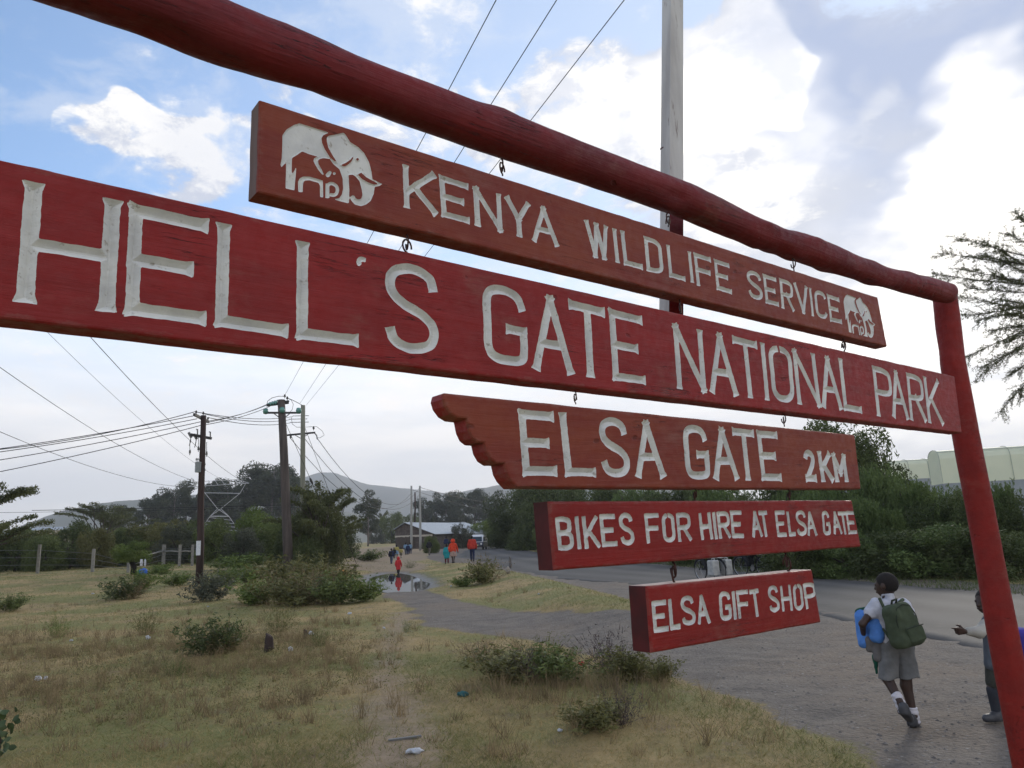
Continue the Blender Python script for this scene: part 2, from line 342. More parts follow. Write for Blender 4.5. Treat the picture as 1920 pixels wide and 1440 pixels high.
def carve(name, label, outline, letters, words, w, thick, mats, emblems=(), vee=True, flare=.36, h=.0025, seams=(), seed=0):
    """outline and letters come as photo pixels; the board is built in metres on the sign plane. mats: paint, end, top, white"""
    O = [pl(*q) for q in outline]; cs = sum(o[0] for o in O) / len(O); cz = sum(o[1] for o in O) / len(O)
    O = np.array(O) - (cs, cz); lo = O.min(0) - .004; hi = O.max(0) + .004
    nx, nz = int((hi[0] - lo[0]) / h) + 2, int((hi[1] - lo[1]) / h) + 2
    X, Z = np.meshgrid(lo[0] + h * np.arange(nx), lo[1] + h * np.arange(nz), indexing='ij')
    P2 = np.stack([X, Z], -1)
    S = polysdf(X, Z, O) + .0006 * vnoise(P2 * 30, seed + 1)
    L = np.full(X.shape, 9.0); E = np.full(X.shape, 9.0)
    def sub(poly, A, hole=False):
        poly = np.array(poly); a = np.maximum(((poly.min(0) - .012 - lo) / h).astype(int), 0); e = np.minimum(((poly.max(0) + .012 - lo) / h).astype(int) + 1, (nx, nz))
        if (e <= a).any(): return
        sl_ = (slice(a[0], e[0]), slice(a[1], e[1])); d = polysdf(X[sl_], Z[sl_], poly)
        A[sl_] = np.maximum(A[sl_], -d) if hole else np.minimum(A[sl_], d)
    rr = random.Random(seed)
    for ch, q in letters:
        q = [np.array(pl(*p)) - (cs, cz) for p in q]     # TL TR BR BL
        wd = np.linalg.norm(q[1] - q[0]); ht = np.linalg.norm(q[3] - q[0]); ww = w * (.45 if ch == "'" else 1)
        def mp(u, v):
            u = .5 if wd <= ww else (ww / 2 + u * (wd - ww)) / wd; v = (ww / 2 + v * (ht - ww)) / ht
            return (q[0] * (1 - u) + q[1] * u) * (1 - v) + (q[3] * (1 - u) + q[2] * u) * v
        for s_ in GL.get(ch, []):
            a = np.array(s_[0], float); c = np.array(s_[1], float)
            a, c = mp(*a), mp(*c); t = (c - a) / np.linalg.norm(c - a)
            sub(stroke_poly([a - t * ww * .5, c + t * ww * .5] if flare else [a - t * ww * .4, c + t * ww * .4], ww / 2 * rr.uniform(.93, 1.07), flare), L)
        for s_ in CV.get(ch, []): sub(stroke_poly(smooth_line([mp(*p) for p in s_]), ww / 2 * (1.0 if vee else 1), flare * .8 if ch in 'SGC2' else 0), L)
    L = L + .0007 * vnoise(P2 * 130, seed + 2) + .0004 * vnoise(P2 * 420, seed + 3)
    for polys, holes in emblems:
        for p in polys: sub([np.array(pl(*k)) - (cs, cz) for k in p], E)
        for p in holes: sub([np.array(pl(*k)) - (cs, cz) for k in p], E, True)
    xs, zs, Sf, Lf, Ef = [list(a.ravel()) for a in (X, Z, S, L, E)]
    I = np.arange(nx * nz).reshape(nx, nz)
    a, b_, c, d = I[:-1, :-1].ravel(), I[1:, :-1].ravel(), I[1:, 1:].ravel(), I[:-1, 1:].ravel()
    T = np.concatenate([np.stack([a, b_, c], 1), np.stack([a, c, d], 1)])
    def split(T, f):
        fa = np.array(f); neg = fa[T] < 0; k = neg.sum(1)
        ins, out = [T[k == 3]], [T[k == 0]]; cache = {}; ti, to = [], []
        def cut(i, j):
            key = (i, j) if i < j else (j, i)
            if key not in cache:
                i, j = key; t = f[i] / (f[i] - f[j]); t = min(max(t, .02), .98)
                for A in (xs, zs, Sf, Lf, Ef): A.append(A[i] + t * (A[j] - A[i]))
                f[-1] = 0.0; cache[key] = len(xs) - 1
            return cache[key]
        for t in T[(k == 1) | (k == 2)].tolist():
            pi, po = [], []
            for q in range(3):
                i, j = t[q], t[(q + 1) % 3]
                (pi if f[i] < 0 else po).append(i)
                if (f[i] < 0) != (f[j] < 0): m_ = cut(i, j); pi.append(m_); po.append(m_)
            for pp, tt in ((pi, ti), (po, to)):
                for q in range(1, len(pp) - 1): tt.append((pp[0], pp[q], pp[q + 1]))
        return np.concatenate(ins + ([np.array(ti)] if ti else [])), np.concatenate(out + ([np.array(to)] if to else []))
    face, _ = split(T, Sf)
    let, face = split(face, Lf)
    emb = None
    if emblems: emb, face = split(face, Ef)
    xs, zs, Sf, Lf, Ef = [np.array(q) for q in (xs, zs, Sf, Lf, Ef)]
    g = np.maximum(-Lf, 0); hw = w / 2
    dep = np.minimum(g * .95, .016) if vee else np.minimum(.0065 * np.sqrt(np.clip(1 - (1 - np.minimum(g / hw, 1)) ** 2, 0, 1)), .008)
    dep = dep + np.where(Ef < 0, np.minimum(-Ef * 1.2, .0022), 0)
    rb = .0055; e_ = np.clip(rb + Sf, 0, rb); dep = dep + rb - np.sqrt(np.maximum(rb * rb - e_ * e_, 0))
    dep = dep + .0004 * vnoise(np.stack([xs * 8, zs * 60], -1), seed + 5)
    V = np.stack([xs, dep, zs], -1)
    allT = np.concatenate([q for q in (face, let, emb) if q is not None])
    ed = np.sort(np.concatenate([allT[:, [0, 1]], allT[:, [1, 2]], allT[:, [2, 0]]]), 1)
    u, cn = np.unique(ed, axis=0, return_counts=True); bd = u[cn == 1]
    dirs = {tuple(e) for e in np.concatenate([allT[:, [0, 1]], allT[:, [1, 2]], allT[:, [2, 0]]]).tolist()}
    def sub_mesh(nm, T, extra=None):
        us, invx = np.unique(T, return_inverse=True); v = V[us].tolist(); f = invx.reshape(-1, 3).tolist(); mi = [0] * len(f)
        if extra is not None:
            mp_ = {o: i for i, o in enumerate(us.tolist())}; bk = {}
            def back(i):
                if i not in bk: bk[i] = len(v); v.append([V[i][0], thick, V[i][2]])
                return bk[i]
            def frnt(i):
                if i not in mp_: mp_[i] = len(v); v.append(V[i].tolist())
                return mp_[i]
            nxt = {}
            for i, j in extra.tolist():
                if (i, j) not in dirs: i, j = j, i
                f.append((frnt(j), frnt(i), back(i), back(j))); nxt[i] = j
                ex, ez = V[j][0] - V[i][0], V[j][2] - V[i][2]; l_ = math.hypot(ex, ez) + 1e-9
                mi.append(2 if -ex / l_ > .8 else 1 if abs(ez) / l_ > .5 else 0)
            st = max(nxt, key=lambda i: 0); loop = [st]; k = nxt[st]
            while k != st and len(loop) < 99999: loop.append(k); k = nxt.get(k, st)
            f.append(tuple(bk[i] for i in reversed(loop))); mi.append(0)
        me = mesh(nm, v, f, False, mi)
        if extra is not None: fattr(me, 'edge', np.r_[np.clip(-Sf[us], 0, .1), np.full(len(v) - len(us), .012)])
        return me
    me = sub_mesh(name, face, bd)
    o = link(name, me, mats[:3]); o.location = SW(cs, 0, cz); o.rotation_euler.z = SRZ
    setp(o, label, 'sign board', 'red sign boards hanging from the beam')
    def mid(l): return [pl((q_[0][0] + q_[3][0]) / 2, (q_[0][1] + q_[3][1]) / 2)[0] - cs if e_ == 0 else pl((q_[1][0] + q_[2][0]) / 2, (q_[1][1] + q_[2][1]) / 2)[0] - cs for e_, (c_, q_) in zip((0, 1), (l[0], l[-1]))]
    spans, k = [], 0
    for n_ in words: spans.append(mid(letters[k:k + n_])); k += n_
    cen = V[let][:, :, 0].mean(1); cuts = [-99] + [(spans[i][1] + spans[i + 1][0]) / 2 for i in range(len(spans) - 1)] + [99]
    for i in range(len(spans)):
        t_ = let[(cen > cuts[i]) & (cen <= cuts[i + 1])]
        if len(t_): link('carved_word', sub_mesh('carved_word', t_), mats[3], o)
    if emb is not None:
        ce = V[emb][:, :, 0].mean(1)
        for t_ in (emb[ce < 0], emb[ce >= 0]): link('elephant_emblem', sub_mesh('elephant_emblem', t_), mats[3], o)
    o['_c'] = (cs, cz, thick); return o

# ------------------------------------------------------------------ sign materials
def paint(name, c1, c2, c3, seams=(), edgewear=.22, rough=(.45, .70), bumps=.5):
    m_ = bpy.data.materials.new(name); m_.use_nodes = True; q = NB(m_.node_tree)
    out = q.n('ShaderNodeOutputMaterial'); bs = q.n('ShaderNodeBsdfPrincipled'); tc = q.n('ShaderNodeTexCoord').outputs['Object']
    grain = q.noise(q.mapping(tc, (3, 60, 60)), 2.2, 7, .65); blot = q.noise(q.mapping(tc, (2.2, 5, 6)), 2.0, 6, .6); fine = q.noise(tc, 45, 5, .7)
    col = q.mix(q.mr(blot, .35, .65), c1, c2); col = q.mix(q.mr(grain, .5, .75, 0, .16), col, q.mix(1.0, col, (.72, .7, .7), 'MULTIPLY'))
    col = q.mix(q.mr(fine, .66, .78, 0, .7), col, c3)
    x, y, z = q.sep(tc); hgt = grain
    ck = q.m('ABSOLUTE', q.m('SUBTRACT', q.noise(q.mapping(tc, (1.1, 26, 26)), 1.3, 5, .6, .3), .5)); ck = q.m('MULTIPLY', q.mr(ck, .0015, .007, 1, 0), q.mr(q.noise(tc, 3.1, 3), .52, .60))
    col = q.mix(q.m('MULTIPLY', ck, .8), col, (.035, .010, .010)); hgt = q.m('SUBTRACT', hgt, q.m('MULTIPLY', ck, 1.6))
    dust = q.noise(q.mapping(tc, (2.5, 2, 5)), 1.7, 6, .7); col = q.mix(q.mr(dust, .54, .78, 0, .40), col, (.25, .13, .10))
    wear = q.m('ADD', q.attr('edge'), q.m('MULTIPLY', q.m('SUBTRACT', q.noise(q.mapping(tc, (14, 14, 40)), 2.0, 6, .7), .56), .06))
    wf = q.m('MULTIPLY', q.mr(wear, -.004, .0035, 1, 0), edgewear); col = q.mix(wf, col, q.mix(fine, (.30, .17, .14), (.13, .075, .065)))
    kn = q.noise(q.mapping(tc, (5, 8, 8)), 2.6, 2); kf = q.mr(kn, .70, .74, 0, .7); col = q.mix(kf, col, q.mix(1.0, col, (.5, .45, .45), 'MULTIPLY')); hgt = q.m('SUBTRACT', hgt, kf)
    for z0 in seams:
        ln = q.m('ABSOLUTE', q.m('ADD', q.m('SUBTRACT', z, z0), q.m('MULTIPLY', q.m('SUBTRACT', blot, .5), .012)))
        f = q.mr(ln, .0004, .0014, .75, 0); col = q.mix(f, col, (.03, .006, .006)); hgt = q.m('SUBTRACT', hgt, f)
    q.put(bs.inputs['Base Color'], col); q.put(bs.inputs['Roughness'], q.mr(fine, .3, .7, *rough)); bs.inputs['Specular IOR Level'].default_value = .28
    bp = q.n('ShaderNodeBump'); bp.inputs['Strength'].default_value = bumps; bp.inputs['Distance'].default_value = .003
    q.put(bp.inputs['Height'], q.m('ADD', hgt, q.m('MULTIPLY', fine, .35))); q.put(bs.inputs['Normal'], bp.outputs[0])
    q.nt.links.new(bs.outputs[0], out.inputs[0]); return m_
RED = paint('red_paint', (.255, .016, .0145), (.205, .013, .012), (.17, .03, .025))
RED2 = paint('red_paint_joined', (.255, .0150, .0145), (.205, .0125, .0125), (.17, .03, .026))
ORANGE = paint('brick_red_paint', (.215, .043, .020), (.180, .026, .016), (.17, .045, .028))
BRIGHT = paint('bright_red_paint', (.228, .0105, .0085), (.185, .009, .008), (.17, .025, .022))
BEAMRED = paint('beam_red_paint', (.175, .015, .018), (.120, .012, .016), (.08, .035, .032), (), 0.0, (.5, .75), .9)
WHITE = mat('white_letter_paint', (.68, .68, .65), (.56, .56, .55), 14, .6, (60, .5, .003), c3=(.33, .30, .26))
BARE = mat('bare_grey_wood', (.22, .17, .15), (.13, .08, .07), 6, .85, (30, .4, .002), stretch=(1, 1, .15))
DARKEND = mat('dark_red_end', (.085, .008, .010), (.05, .007, .008), 14, .6, (40, .3, .002))
PALEWOOD = mat('pale_bare_wood', (.62, .52, .46), (.48, .36, .32), 12, .85, (40, .4, .002), c3=(.35, .08, .07))
RUST = mat('rusty_iron', (.075, .030, .024), (.04, .022, .022), 60, .6, (90, .4, .001), metal=.3)
def Q(*a): return [(a[i], a[i + 1]) for i in range(0, 8, 2)]
# ------------------------------------------------------------------ emblem outline (an elephant with her calf), traced once
def EM(l): return [(480 + x / 6, 180 + y / 6) for x, y in l]
EB = [(490,308),(600,342),(820,412),(755,442),(736,478),(745,530),(775,600),(830,690),(900,746),(912,744),(860,665),(815,580),(797,510),(795,468),(812,450),(900,432),(985,412),(1010,440),(1060,520),(1150,575),(1215,640),(1270,740),(1300,850),(1310,935),(1420,990),(1390,1012),(1335,1022),(1325,1100),(1290,1180),(1240,1220),(1180,1240),(1110,1220),(1070,1175),(1055,1140),(1085,1115),(1110,1125),(1120,1150),(1150,1165),(1185,1155),(1198,1110),(1190,1050),(1165,960),(1120,905),(1090,885),(1040,888),(1050,1050),(1045,1210),(930,1180),(830,1150),(880,1160),(935,1150),(965,1110),(980,1040),(975,930),(940,825),(870,765),(830,708),(760,698),(718,707),(697,728),(705,770),(740,830),(765,885),(750,890),(700,830),(665,770),(646,730),(653,698),(700,683),(600,655),(520,622),(460,665),(405,697),(400,890),(425,850),(455,795),(445,900),(432,1063),(332,1040),(340,735),(325,760),(285,803),(276,775),(290,700),(295,600),(298,440),(345,375),(430,325)]
def circ(x, y, r, n=10): return [(x + r * math.cos(6.283 * i / n), y + r * math.sin(6.283 * i / n)) for i in range(n)]
EHOLES = [[(958,772),(1010,752),(1060,718),(1090,680),(1099,690),(1072,740),(1022,782),(985,795)], circ(1143, 712, 17), [(1145,882),(1185,860),(1240,912),(1310,952),(1378,988),(1330,999),(1260,972),(1190,932)]]
ring = [tuple(p) for p in stroke_poly(smooth_line([(805,1005),(835,985),(870,990),(903,1015),(916,1055),(902,1100),(870,1116),(830,1108)]), 19, 0)]
EPOL = [EB, [(475,1078),(473,965),(490,928),(530,906),(600,908),(690,932),(752,952),(757,1142),(720,1137),(719,1010),(703,977),(600,948),(545,952),(530,978),(524,1086)], [(780,1148),(782,985),(824,985),(826,1152)], ring, [(778,890),(803,858),(836,838),(851,858),(832,903),(805,917)], circ(880, 872, 17)]
A1 = np.array([(490,308,1),(1180,1240,1),(332,1040,1),(1420,990,1),(985,412,1),(1143,712,1)], float)
A2 = np.array([(585,265),(1120,1245),(625,1110),(1220,930),(860,328),(1015,655)], float)
AF = np.linalg.lstsq(A1, A2, rcond=None)[0]
def EM2(l): return [(1540 + q[0] / 12, 530 + q[1] / 12) for q in (np.array([x, y, 1.0]) @ AF for x, y in l)]

# ------------------------------------------------------------------ the five boards
L1 = [('K', Q(755,307,816,325,820,405,757,389)), ('E', Q(823,327,878,345,881,420,828,406)), ('N', Q(887,348,939,364,943,437,891,423)), ('Y', Q(947,366,993,380,995,450,953,438)),
      ('A', Q(1000,381,1036,393,1050,464,996,452)), ('W', Q(1096,411,1139,424,1145,490,1101,480)), ('I', Q(1147,427,1156,430,1163,494,1153,491)), ('L', Q(1163,431,1198,441,1206,506,1170,496)),
      ('D', Q(1207,442,1239,452,1245,516,1213,508)), ('L', Q(1249,458,1278,467,1286,528,1255,519)), ('I', Q(1288,470,1296,473,1303,531,1294,529)), ('F', Q(1300,473,1332,483,1340,545,1307,535)),
      ('E', Q(1338,485,1367,494,1373,552,1344,543)), ('S', Q(1399,504,1427,513,1431,565,1404,557)), ('E', Q(1430,513,1455,521,1461,575,1436,568)), ('R', Q(1461,521,1485,529,1490,585,1466,578)),
      ('V', Q(1488,529,1513,537,1518,591,1494,585)), ('I', Q(1515,538,1522,541,1528,594,1521,592)), ('C', Q(1526,542,1548,549,1553,600,1531,594)), ('E', Q(1550,551,1573,559,1579,607,1557,602))]
L2 = [('H', Q(48,337,226,377,214,586,30,566)), ('E', Q(242,380,392,414,387,609,233,589)), ('L', Q(408,416,548,447,540,632,403,611)), ('L', Q(557,450,678,478,672,649,556,635)),
      ("'", Q(668,479,690,484,690,506,668,502)), ('S', Q(722,485,824,508,821,668,722,655)), ('G', Q(904,527,987,547,990,690,909,677)), ('A', Q(996,546,1064,562,1077,704,999,693)),
      ('T', Q(1065,562,1134,579,1141,712,1073,703)), ('E', Q(1141,578,1204,594,1211,721,1150,713)), ('N', Q(1261,606,1316,619,1325,737,1270,729)), ('A', Q(1325,619,1371,630,1385,744,1331,737)),
      ('T', Q(1372,629,1419,641,1429,750,1385,743)), ('I', Q(1422,640,1436,644,1445,752,1433,750)), ('O', Q(1439,643,1482,653,1491,757,1450,752)), ('N', Q(1485,653,1527,663,1540,764,1496,758)),
      ('A', Q(1534,664,1566,672,1581,769,1541,764)), ('L', Q(1572,671,1606,681,1617,775,1583,769)), ('P', Q(1635,685,1668,694,1680,788,1645,780)), ('A', Q(1664,691,1693,698,1705,788,1674,783)),
      ('R', Q(1699,698,1728,706,1738,792,1707,788)), ('K', Q(1731,705,1759,712,1770,798,1741,793))]
L3 = [('E', Q(971,767,1038,773,1045,892,981,892)), ('L', Q(1048,772,1108,779,1118,894,1061,893)), ('S', Q(1121,780,1175,786,1183,895,1129,894)), ('A', Q(1186,786,1234,790,1249,896,1192,896)),
      ('G', Q(1279,796,1325,799,1333,899,1287,898)), ('A', Q(1330,800,1374,803,1386,900,1339,900)), ('T', Q(1372,802,1413,807,1424,901,1382,901)), ('E', Q(1418,807,1457,810,1466,902,1429,901)),
      ('2', Q(1505,842,1526,845,1532,903,1511,903)), ('K', Q(1532,845,1556,848,1564,904,1541,904)), ('M', Q(1559,849,1584,852,1591,904,1567,904))]
L4 = [('B', Q(1040,969,1071,968,1078,1031,1047,1033)), ('I', Q(1077,967,1084,967,1091,1030,1083,1031)), ('K', Q(1090,967,1120,966,1127,1028,1097,1030)), ('E', Q(1123,964,1153,963,1159,1024,1129,1026)),
      ('S', Q(1159,962,1185,961,1191,1021,1164,1023)), ('F', Q(1207,963,1235,961,1242,1018,1213,1020)), ('O', Q(1240,962,1263,961,1268,1016,1244,1018)), ('R', Q(1267,962,1293,960,1298,1015,1272,1017)),
      ('H', Q(1309,961,1331,959,1338,1012,1315,1014)), ('I', Q(1335,959,1340,959,1346,1012,1341,1012)), ('R', Q(1343,959,1366,958,1371,1009,1349,1011)), ('E', Q(1368,957,1390,957,1396,1009,1373,1009)),
      ('A', Q(1405,958,1424,957,1431,1007,1411,1009)), ('T', Q(1421,958,1438,957,1446,1007,1428,1008)), ('E', Q(1452,957,1471,957,1476,1006,1458,1007)), ('L', Q(1474,958,1487,958,1493,1005,1480,1006)),
      ('S', Q(1491,957,1510,957,1514,1004,1495,1005)), ('A', Q(1508,958,1526,958,1533,1005,1515,1006)), ('G', Q(1540,958,1554,958,1559,1003,1544,1004)), ('A', Q(1556,958,1573,958,1580,1002,1564,1003)),
      ('T', Q(1570,959,1587,959,1594,1003,1577,1003)), ('E', Q(1585,958,1602,958,1608,1001,1591,1002))]
L5 = [('E', Q(1221,1127,1249,1124,1255,1183,1226,1187)), ('L', Q(1252,1122,1271,1119,1277,1179,1257,1182)), ('S', Q(1275,1118,1300,1115,1306,1171,1279,1174)), ('A', Q(1304,1115,1324,1113,1334,1170,1308,1173)),
      ('G', Q(1347,1110,1369,1108,1373,1162,1351,1165)), ('I', Q(1371,1108,1377,1107,1382,1162,1377,1163)), ('F', Q(1379,1107,1402,1105,1409,1158,1385,1161)), ('T', Q(1404,1106,1422,1103,1430,1156,1411,1159)),
      ('S', Q(1439,1099,1458,1096,1463,1147,1443,1149)), ('H', Q(1462,1098,1482,1095,1487,1146,1467,1148)), ('O', Q(1486,1096,1503,1093,1508,1143,1490,1146)), ('P', Q(1505,1094,1527,1091,1533,1140,1512,1143))]
B1 = carve('sign_board', 'upper brick red board with white elephant emblem at each end, under the log beam', [(487,186),(1646,557),(1664,650),(482,360)], L1, (5, 8, 7), .0130, .042,
           (ORANGE, BARE, ORANGE, WHITE), emblems=[([EM(p) for p in EPOL], [EM(p) for p in EHOLES]), ([EM2(p) for p in EPOL], [EM2(p) for p in EHOLES])], seed=1)
B2 = carve('sign_board', 'longest and deepest red board with the big white park name', [(-330,222),(1790,705),(1804,812),(-330,558)], L2, (6, 4, 8, 4), .0200, .045, (RED2, RED2, RED2, WHITE), seed=2)
B3 = carve('sign_board', 'board with scalloped left end and distance lettering, third from the top',
           [(834,736),(1220,775.5),(1603,815),(1615,917),(1300,916),(970,914),(957,900),(950,887),(946,869),(932,869),(920,861),(912,847),(908,831),(896,830),(886,822),(879,807),(875,786),(858,784),(845,776),(835,762),(831,748)], L3, (4, 4, 3), .0190, .045, (ORANGE, RED, RED, WHITE), seed=3)
B4 = carve('sign_board', 'bright red board about bikes, second from the bottom', [(1029,940),(1598,938),(1615,1025),(1040,1070)], L4, (5, 3, 4, 2, 4, 4), .0112, .05, (BRIGHT, DARKEND, BRIGHT, WHITE), vee=False, flare=0, h=.0022, seed=4)
B5 = carve('sign_board', 'lowest and shortest red board about a gift shop, pale bare wood along its top', [(1213,1099),(1523,1068),(1540,1167),(1222,1225)], L5, (4, 4, 4), .0112, .055, (BRIGHT, DARKEND, PALEWOOD, WHITE), vee=False, flare=0, h=.0022, seed=5)
SB = [B1, B2, B3, B4, B5]
# ------------------------------------------------------------------ frame: log beam, post, mast
FR = empty('sign_gantry', SW(0, .07, 0), 'red painted log frame with crossbeam, right post and white mast holding the boards', 'sign frame', rz=SRZ)
FC = [(-620,-400,105),(-330,-265,95),(-100,-150,86),(65,-75,76),(250,-8,69),(425,65,62),(600,126,54),(840,217,46.5),(960,259,44),(1110,313,38.5),(1240,361,36),(1290,380,35.5),(1345,405,33),(1410,433,28.5),(1460,451,27),(1510,467,29),(1560,485,27),(1610,504,23),(1660,520,20.5),(1710,533,21.5),(1745,542,22.5),(1776,550,21)]
def loc_pts(c, off, kk):
    P, Rr = [], []
    for x, y, hh in c:
        s, z = pl(x, y, off); w_ = SW(s, off, z); P.append((s, off - .07, z)); Rr.append(kk * hh * (w_ - CAM).length * (ray(x, y).dot(Fw)) / F_PX)
    return P, Rr
KN = {k: [(random.Random(k * 50 + i).uniform(5, 150), random.Random(k * 70 + i).uniform(0, 6.28), random.Random(k * 90 + i).choice((-1, 1, .8))) for i in range(46 if k == 11 else 14)] for k in (11, 21, 23)}
def log(name, P, Rr, m_, parent, seed, n=36, step=.03, knots=()):
    P = [np.array(p) for p in P]; Ps = smooth_line(P, 8); Rs = smooth_line([np.array([r]) for r in Rr], 8)
    vs, fs = [], []; rs = np.random.RandomState(seed)
    for i, p in enumerate(Ps):
        t = Ps[min(i + 1, len(Ps) - 1)] - Ps[max(i - 1, 0)]; t = t / np.linalg.norm(t)
        a = np.cross(t, [0, 1, 0]); a /= np.linalg.norm(a); c = np.cross(a, t)
        for k in range(n):
            q = 2 * math.pi * k / n; u = np.array([math.cos(q) * 1.1, math.sin(q) * 1.1, i * .11])
            r = Rs[i][0] * (1 + .05 * vnoise(u * 1.3, seed) + .022 * vnoise(u * np.array([2.6, 2.6, 6]), seed + 1) + sum(.16 * a_ * math.exp(-(((i - j_) / 2.2) ** 2 + ((q - t_ + math.pi) % (2 * math.pi) - math.pi) ** 2 / .09)) for j_, t_, a_ in KN[seed]))
            vs.append(p + (a * math.cos(q) + c * math.sin(q)) * r)
    m2 = len(Ps)
    fs = [(i * n + k, i * n + (k + 1) % n, (i + 1) * n + (k + 1) % n, (i + 1) * n + k) for i in range(m2 - 1) for k in range(n)] + [tuple(reversed(range(n))), tuple(range((m2 - 1) * n, m2 * n))]
    me = mesh(name, [tuple(v) for v in vs], fs, True); bm = bmesh.new(); bm.from_mesh(me); bmesh.ops.recalc_face_normals(bm, faces=bm.faces); bm.to_mesh(me); bm.free()
    return link(name, me, m_, parent)
P, Rr = loc_pts(FC, .03, .93); log('crossbeam', P, Rr, BEAMRED, FR, 11)
PC = [(1770,543,23),(1772,560,27),(1782,640,28),(1790,700,28.5),(1814,833,29.5),(1846,1000,30.5),(1877,1171,33.5),(1928,1440,35),(2018,1900,40)]
P, Rr = loc_pts(PC, .085, .76)
P.append(tuple(np.array(P[-1]) + (np.array(P[-1]) - np.array(P[-2])) * .5)); Rr.append(Rr[-1])
z_ = P[-1][2]
if z_ > -.15: P[-1] = (P[-1][0], P[-1][1], -.2)
POSTRED = paint('post_red_paint', (.220, .0125, .0095), (.175, .011, .009), (.15, .035, .025), (), 0.0, (.5, .75), .8)
log('post', P, Rr, POSTRED, FR, 21)
sl_, zl_ = pl(-520, -350, .085)
log('post', [(sl_, .015, -.2), (sl_ + .01, .015, 1.2), (sl_, .015, zl_ - .02)], [.055, .052, .05], POSTRED, FR, 23)
# square timber mast behind the boards, lower right face painted red
s0, z0 = pl(1266, 700, .13); s1, z1 = pl(1268, -60, .13)
MASTW = mat('mast_white_paint', (.62, .61, .59), (.40, .38, .37), 11, .85, (30, .7, .005), detail=8, stretch=(1, 1, .12), c3=(.22, .18, .17))
mb = MB(); hw_ = .048; zb = pl(1266, 372, .13)[1]
zt = z1 + .5; lean = (s1 - s0) / (z1 - z0)
def mx_(z): return s0 + lean * (z - z0)
vw = Vector(SW(mx_(z0 + .3), .13, 0)); vw.z = 0; vw.normalize(); vr = Vector((vw.y, -vw.x, 0))
q4 = [((vr * a + vw * c).dot(SD), (vr * a + vw * c).dot(SN)) for a, c in ((-.70, .12), (-.10, -.62), (.70, .0), (.10, .74))]
def mring(z): return [Vector((mx_(z) + a * hw_, .075 + c * hw_, z)) for a, c in q4]
rings = [mring(z) for z in (z0 - .02, zb, zt)]
for i in range(2):
    for k in range(4):
        mb.cur = 1 if (i == 0 and k == 1) else 0
        mb.add([rings[i][k], rings[i][(k + 1) % 4], rings[i + 1][(k + 1) % 4], rings[i + 1][k]], [(0, 1, 2, 3)])
mb.cur = 0; mb.add(rings[0], [(3, 2, 1, 0)]); mb.add(rings[2], [(0, 1, 2, 3)])
mb.build('mast', [MASTW, BEAMRED], FR, bevel=.002)
for (x, y, x2, y2, o_) in ((1243, 276, 1236, 281, .08), (1773, 543, 1777, 524, .06)):
    a = pl(x, y, o_); c = pl(x2, y2, o_); MB().tube([(a[0], o_ - .07, a[1]), (c[0], o_ - .075, c[1])], .0022, 6).build('nail', RUST, FR)
# hooks: an open eye above, its mate below
def eye(parent, sx, off, z, up, r, turn):
    """screw eye in sign-plane coordinates; up=True: it hangs down from z, else stands up from z"""
    k = 1 if up else -1; pts = [(0, 0, 0), (0, 0, -.30 * r)]
    for i in range(11):
        t = R(90 + 28 * i); pts.append((math.cos(t) * r * turn, math.cos(t) * r * math.sqrt(max(0, 1 - turn ** 2)), -.3 * r - r + math.sin(t) * r))
    mb = MB().tube([(p[0], p[1], p[2] * k) for p in pts], r * .14, 7)
    o = mb.build('hook', RUST, parent, smooth=True); c = parent.get('_c')
    o.location = (sx - c[0], off, z - c[1]) if c else (sx, off - .07, z); return o
for (x, y1, y2, ia, ib, t1) in ((941,298,328,None,0,.5),(1251,400,424,None,0,.9),(1486,485,507,None,0,.5),(763,441,476,0,1,.35),(1274,562,588,0,1,.7),(1580,635,658,0,1,.8),(1078,733,757,1,2,.5),(1468,776,799,1,2,.5),
                                (1302,915,940,2,3,.5),(1478,917,939,2,3,.6),(1261,1051,1094,3,4,.5),(1473,1035,1073,3,4,.9)):
    a = pl(x, y1, .022); c = pl(x, y2, .022); g_ = max(a[1] - c[1], .02); r = g_ * .34
    eye(FR if ia is None else SB[ia], a[0], .022, a[1] + r * .1, True, r, t1)
    eye(SB[ib], a[0], .022, c[1] - r * .1, False, r, math.sqrt(1 - t1 * t1))
for o in SB:
    if '_c' in o: del o['_c']
# ------------------------------------------------------------------ terrain
def hor(x): return 1004.5 - .042 * (x - 960)
def g2(x, y, z=0.0):
    p = gnd(x, max(y, hor(x) + 5), z); return (p.x, p.y)
def sst(x, a, c): t = np.clip((x - a) / (c - a), 0, 1); return t * t * (3 - 2 * t)
GRAV = [g2(*q) for q in [(723,1120),(760,1130),(783,1143),(785,1160),(787,1177),(833,1180),(900,1190),(1000,1200),(1067,1220),(1200,1245),(1300,1290),(1400,1325),(1530,1386),(1630,1436),(1740,1500),(2600,1600),(3400,1200),(2200,1110),(1800,1090),(1500,1070),(1200,1050),(1000,1035),(942,1012),(925,1011),(870,1019),(805,1033),(800,1048),(830,1058),(880,1066),(960,1078),(985,1083),(1050,1100),(1110,1115),(1190,1135),(1240,1152),(1245,1162),(1183,1173),(1100,1167),(1017,1158),(933,1143),(860,1127),(800,1108),(790,1088),(765,1075),(705,1075),(692,1090)]]
DIRT = [g2(*q) for q in [(650,1062),(672,1036),(740,1029),(800,1026),(798,1052),(770,1076),(700,1082)]]
FOOT = [g2(*q) for q in [(762,1150),(735,1200),(722,1260),(728,1320),(760,1420),(720,1470)]]
PUD = [g2(x, y, -.10) for x, y in [(696,1085),(712,1077),(742,1074),(768,1079),(790,1088),(801,1094),(790,1103),(770,1109),(742,1111),(720,1108),(713,1098)]]
BERM = [(2.4, 12.0), (1.6, 16.0), (.5, 25.0), (-2.2, 38.0), (-5.5, 60)]
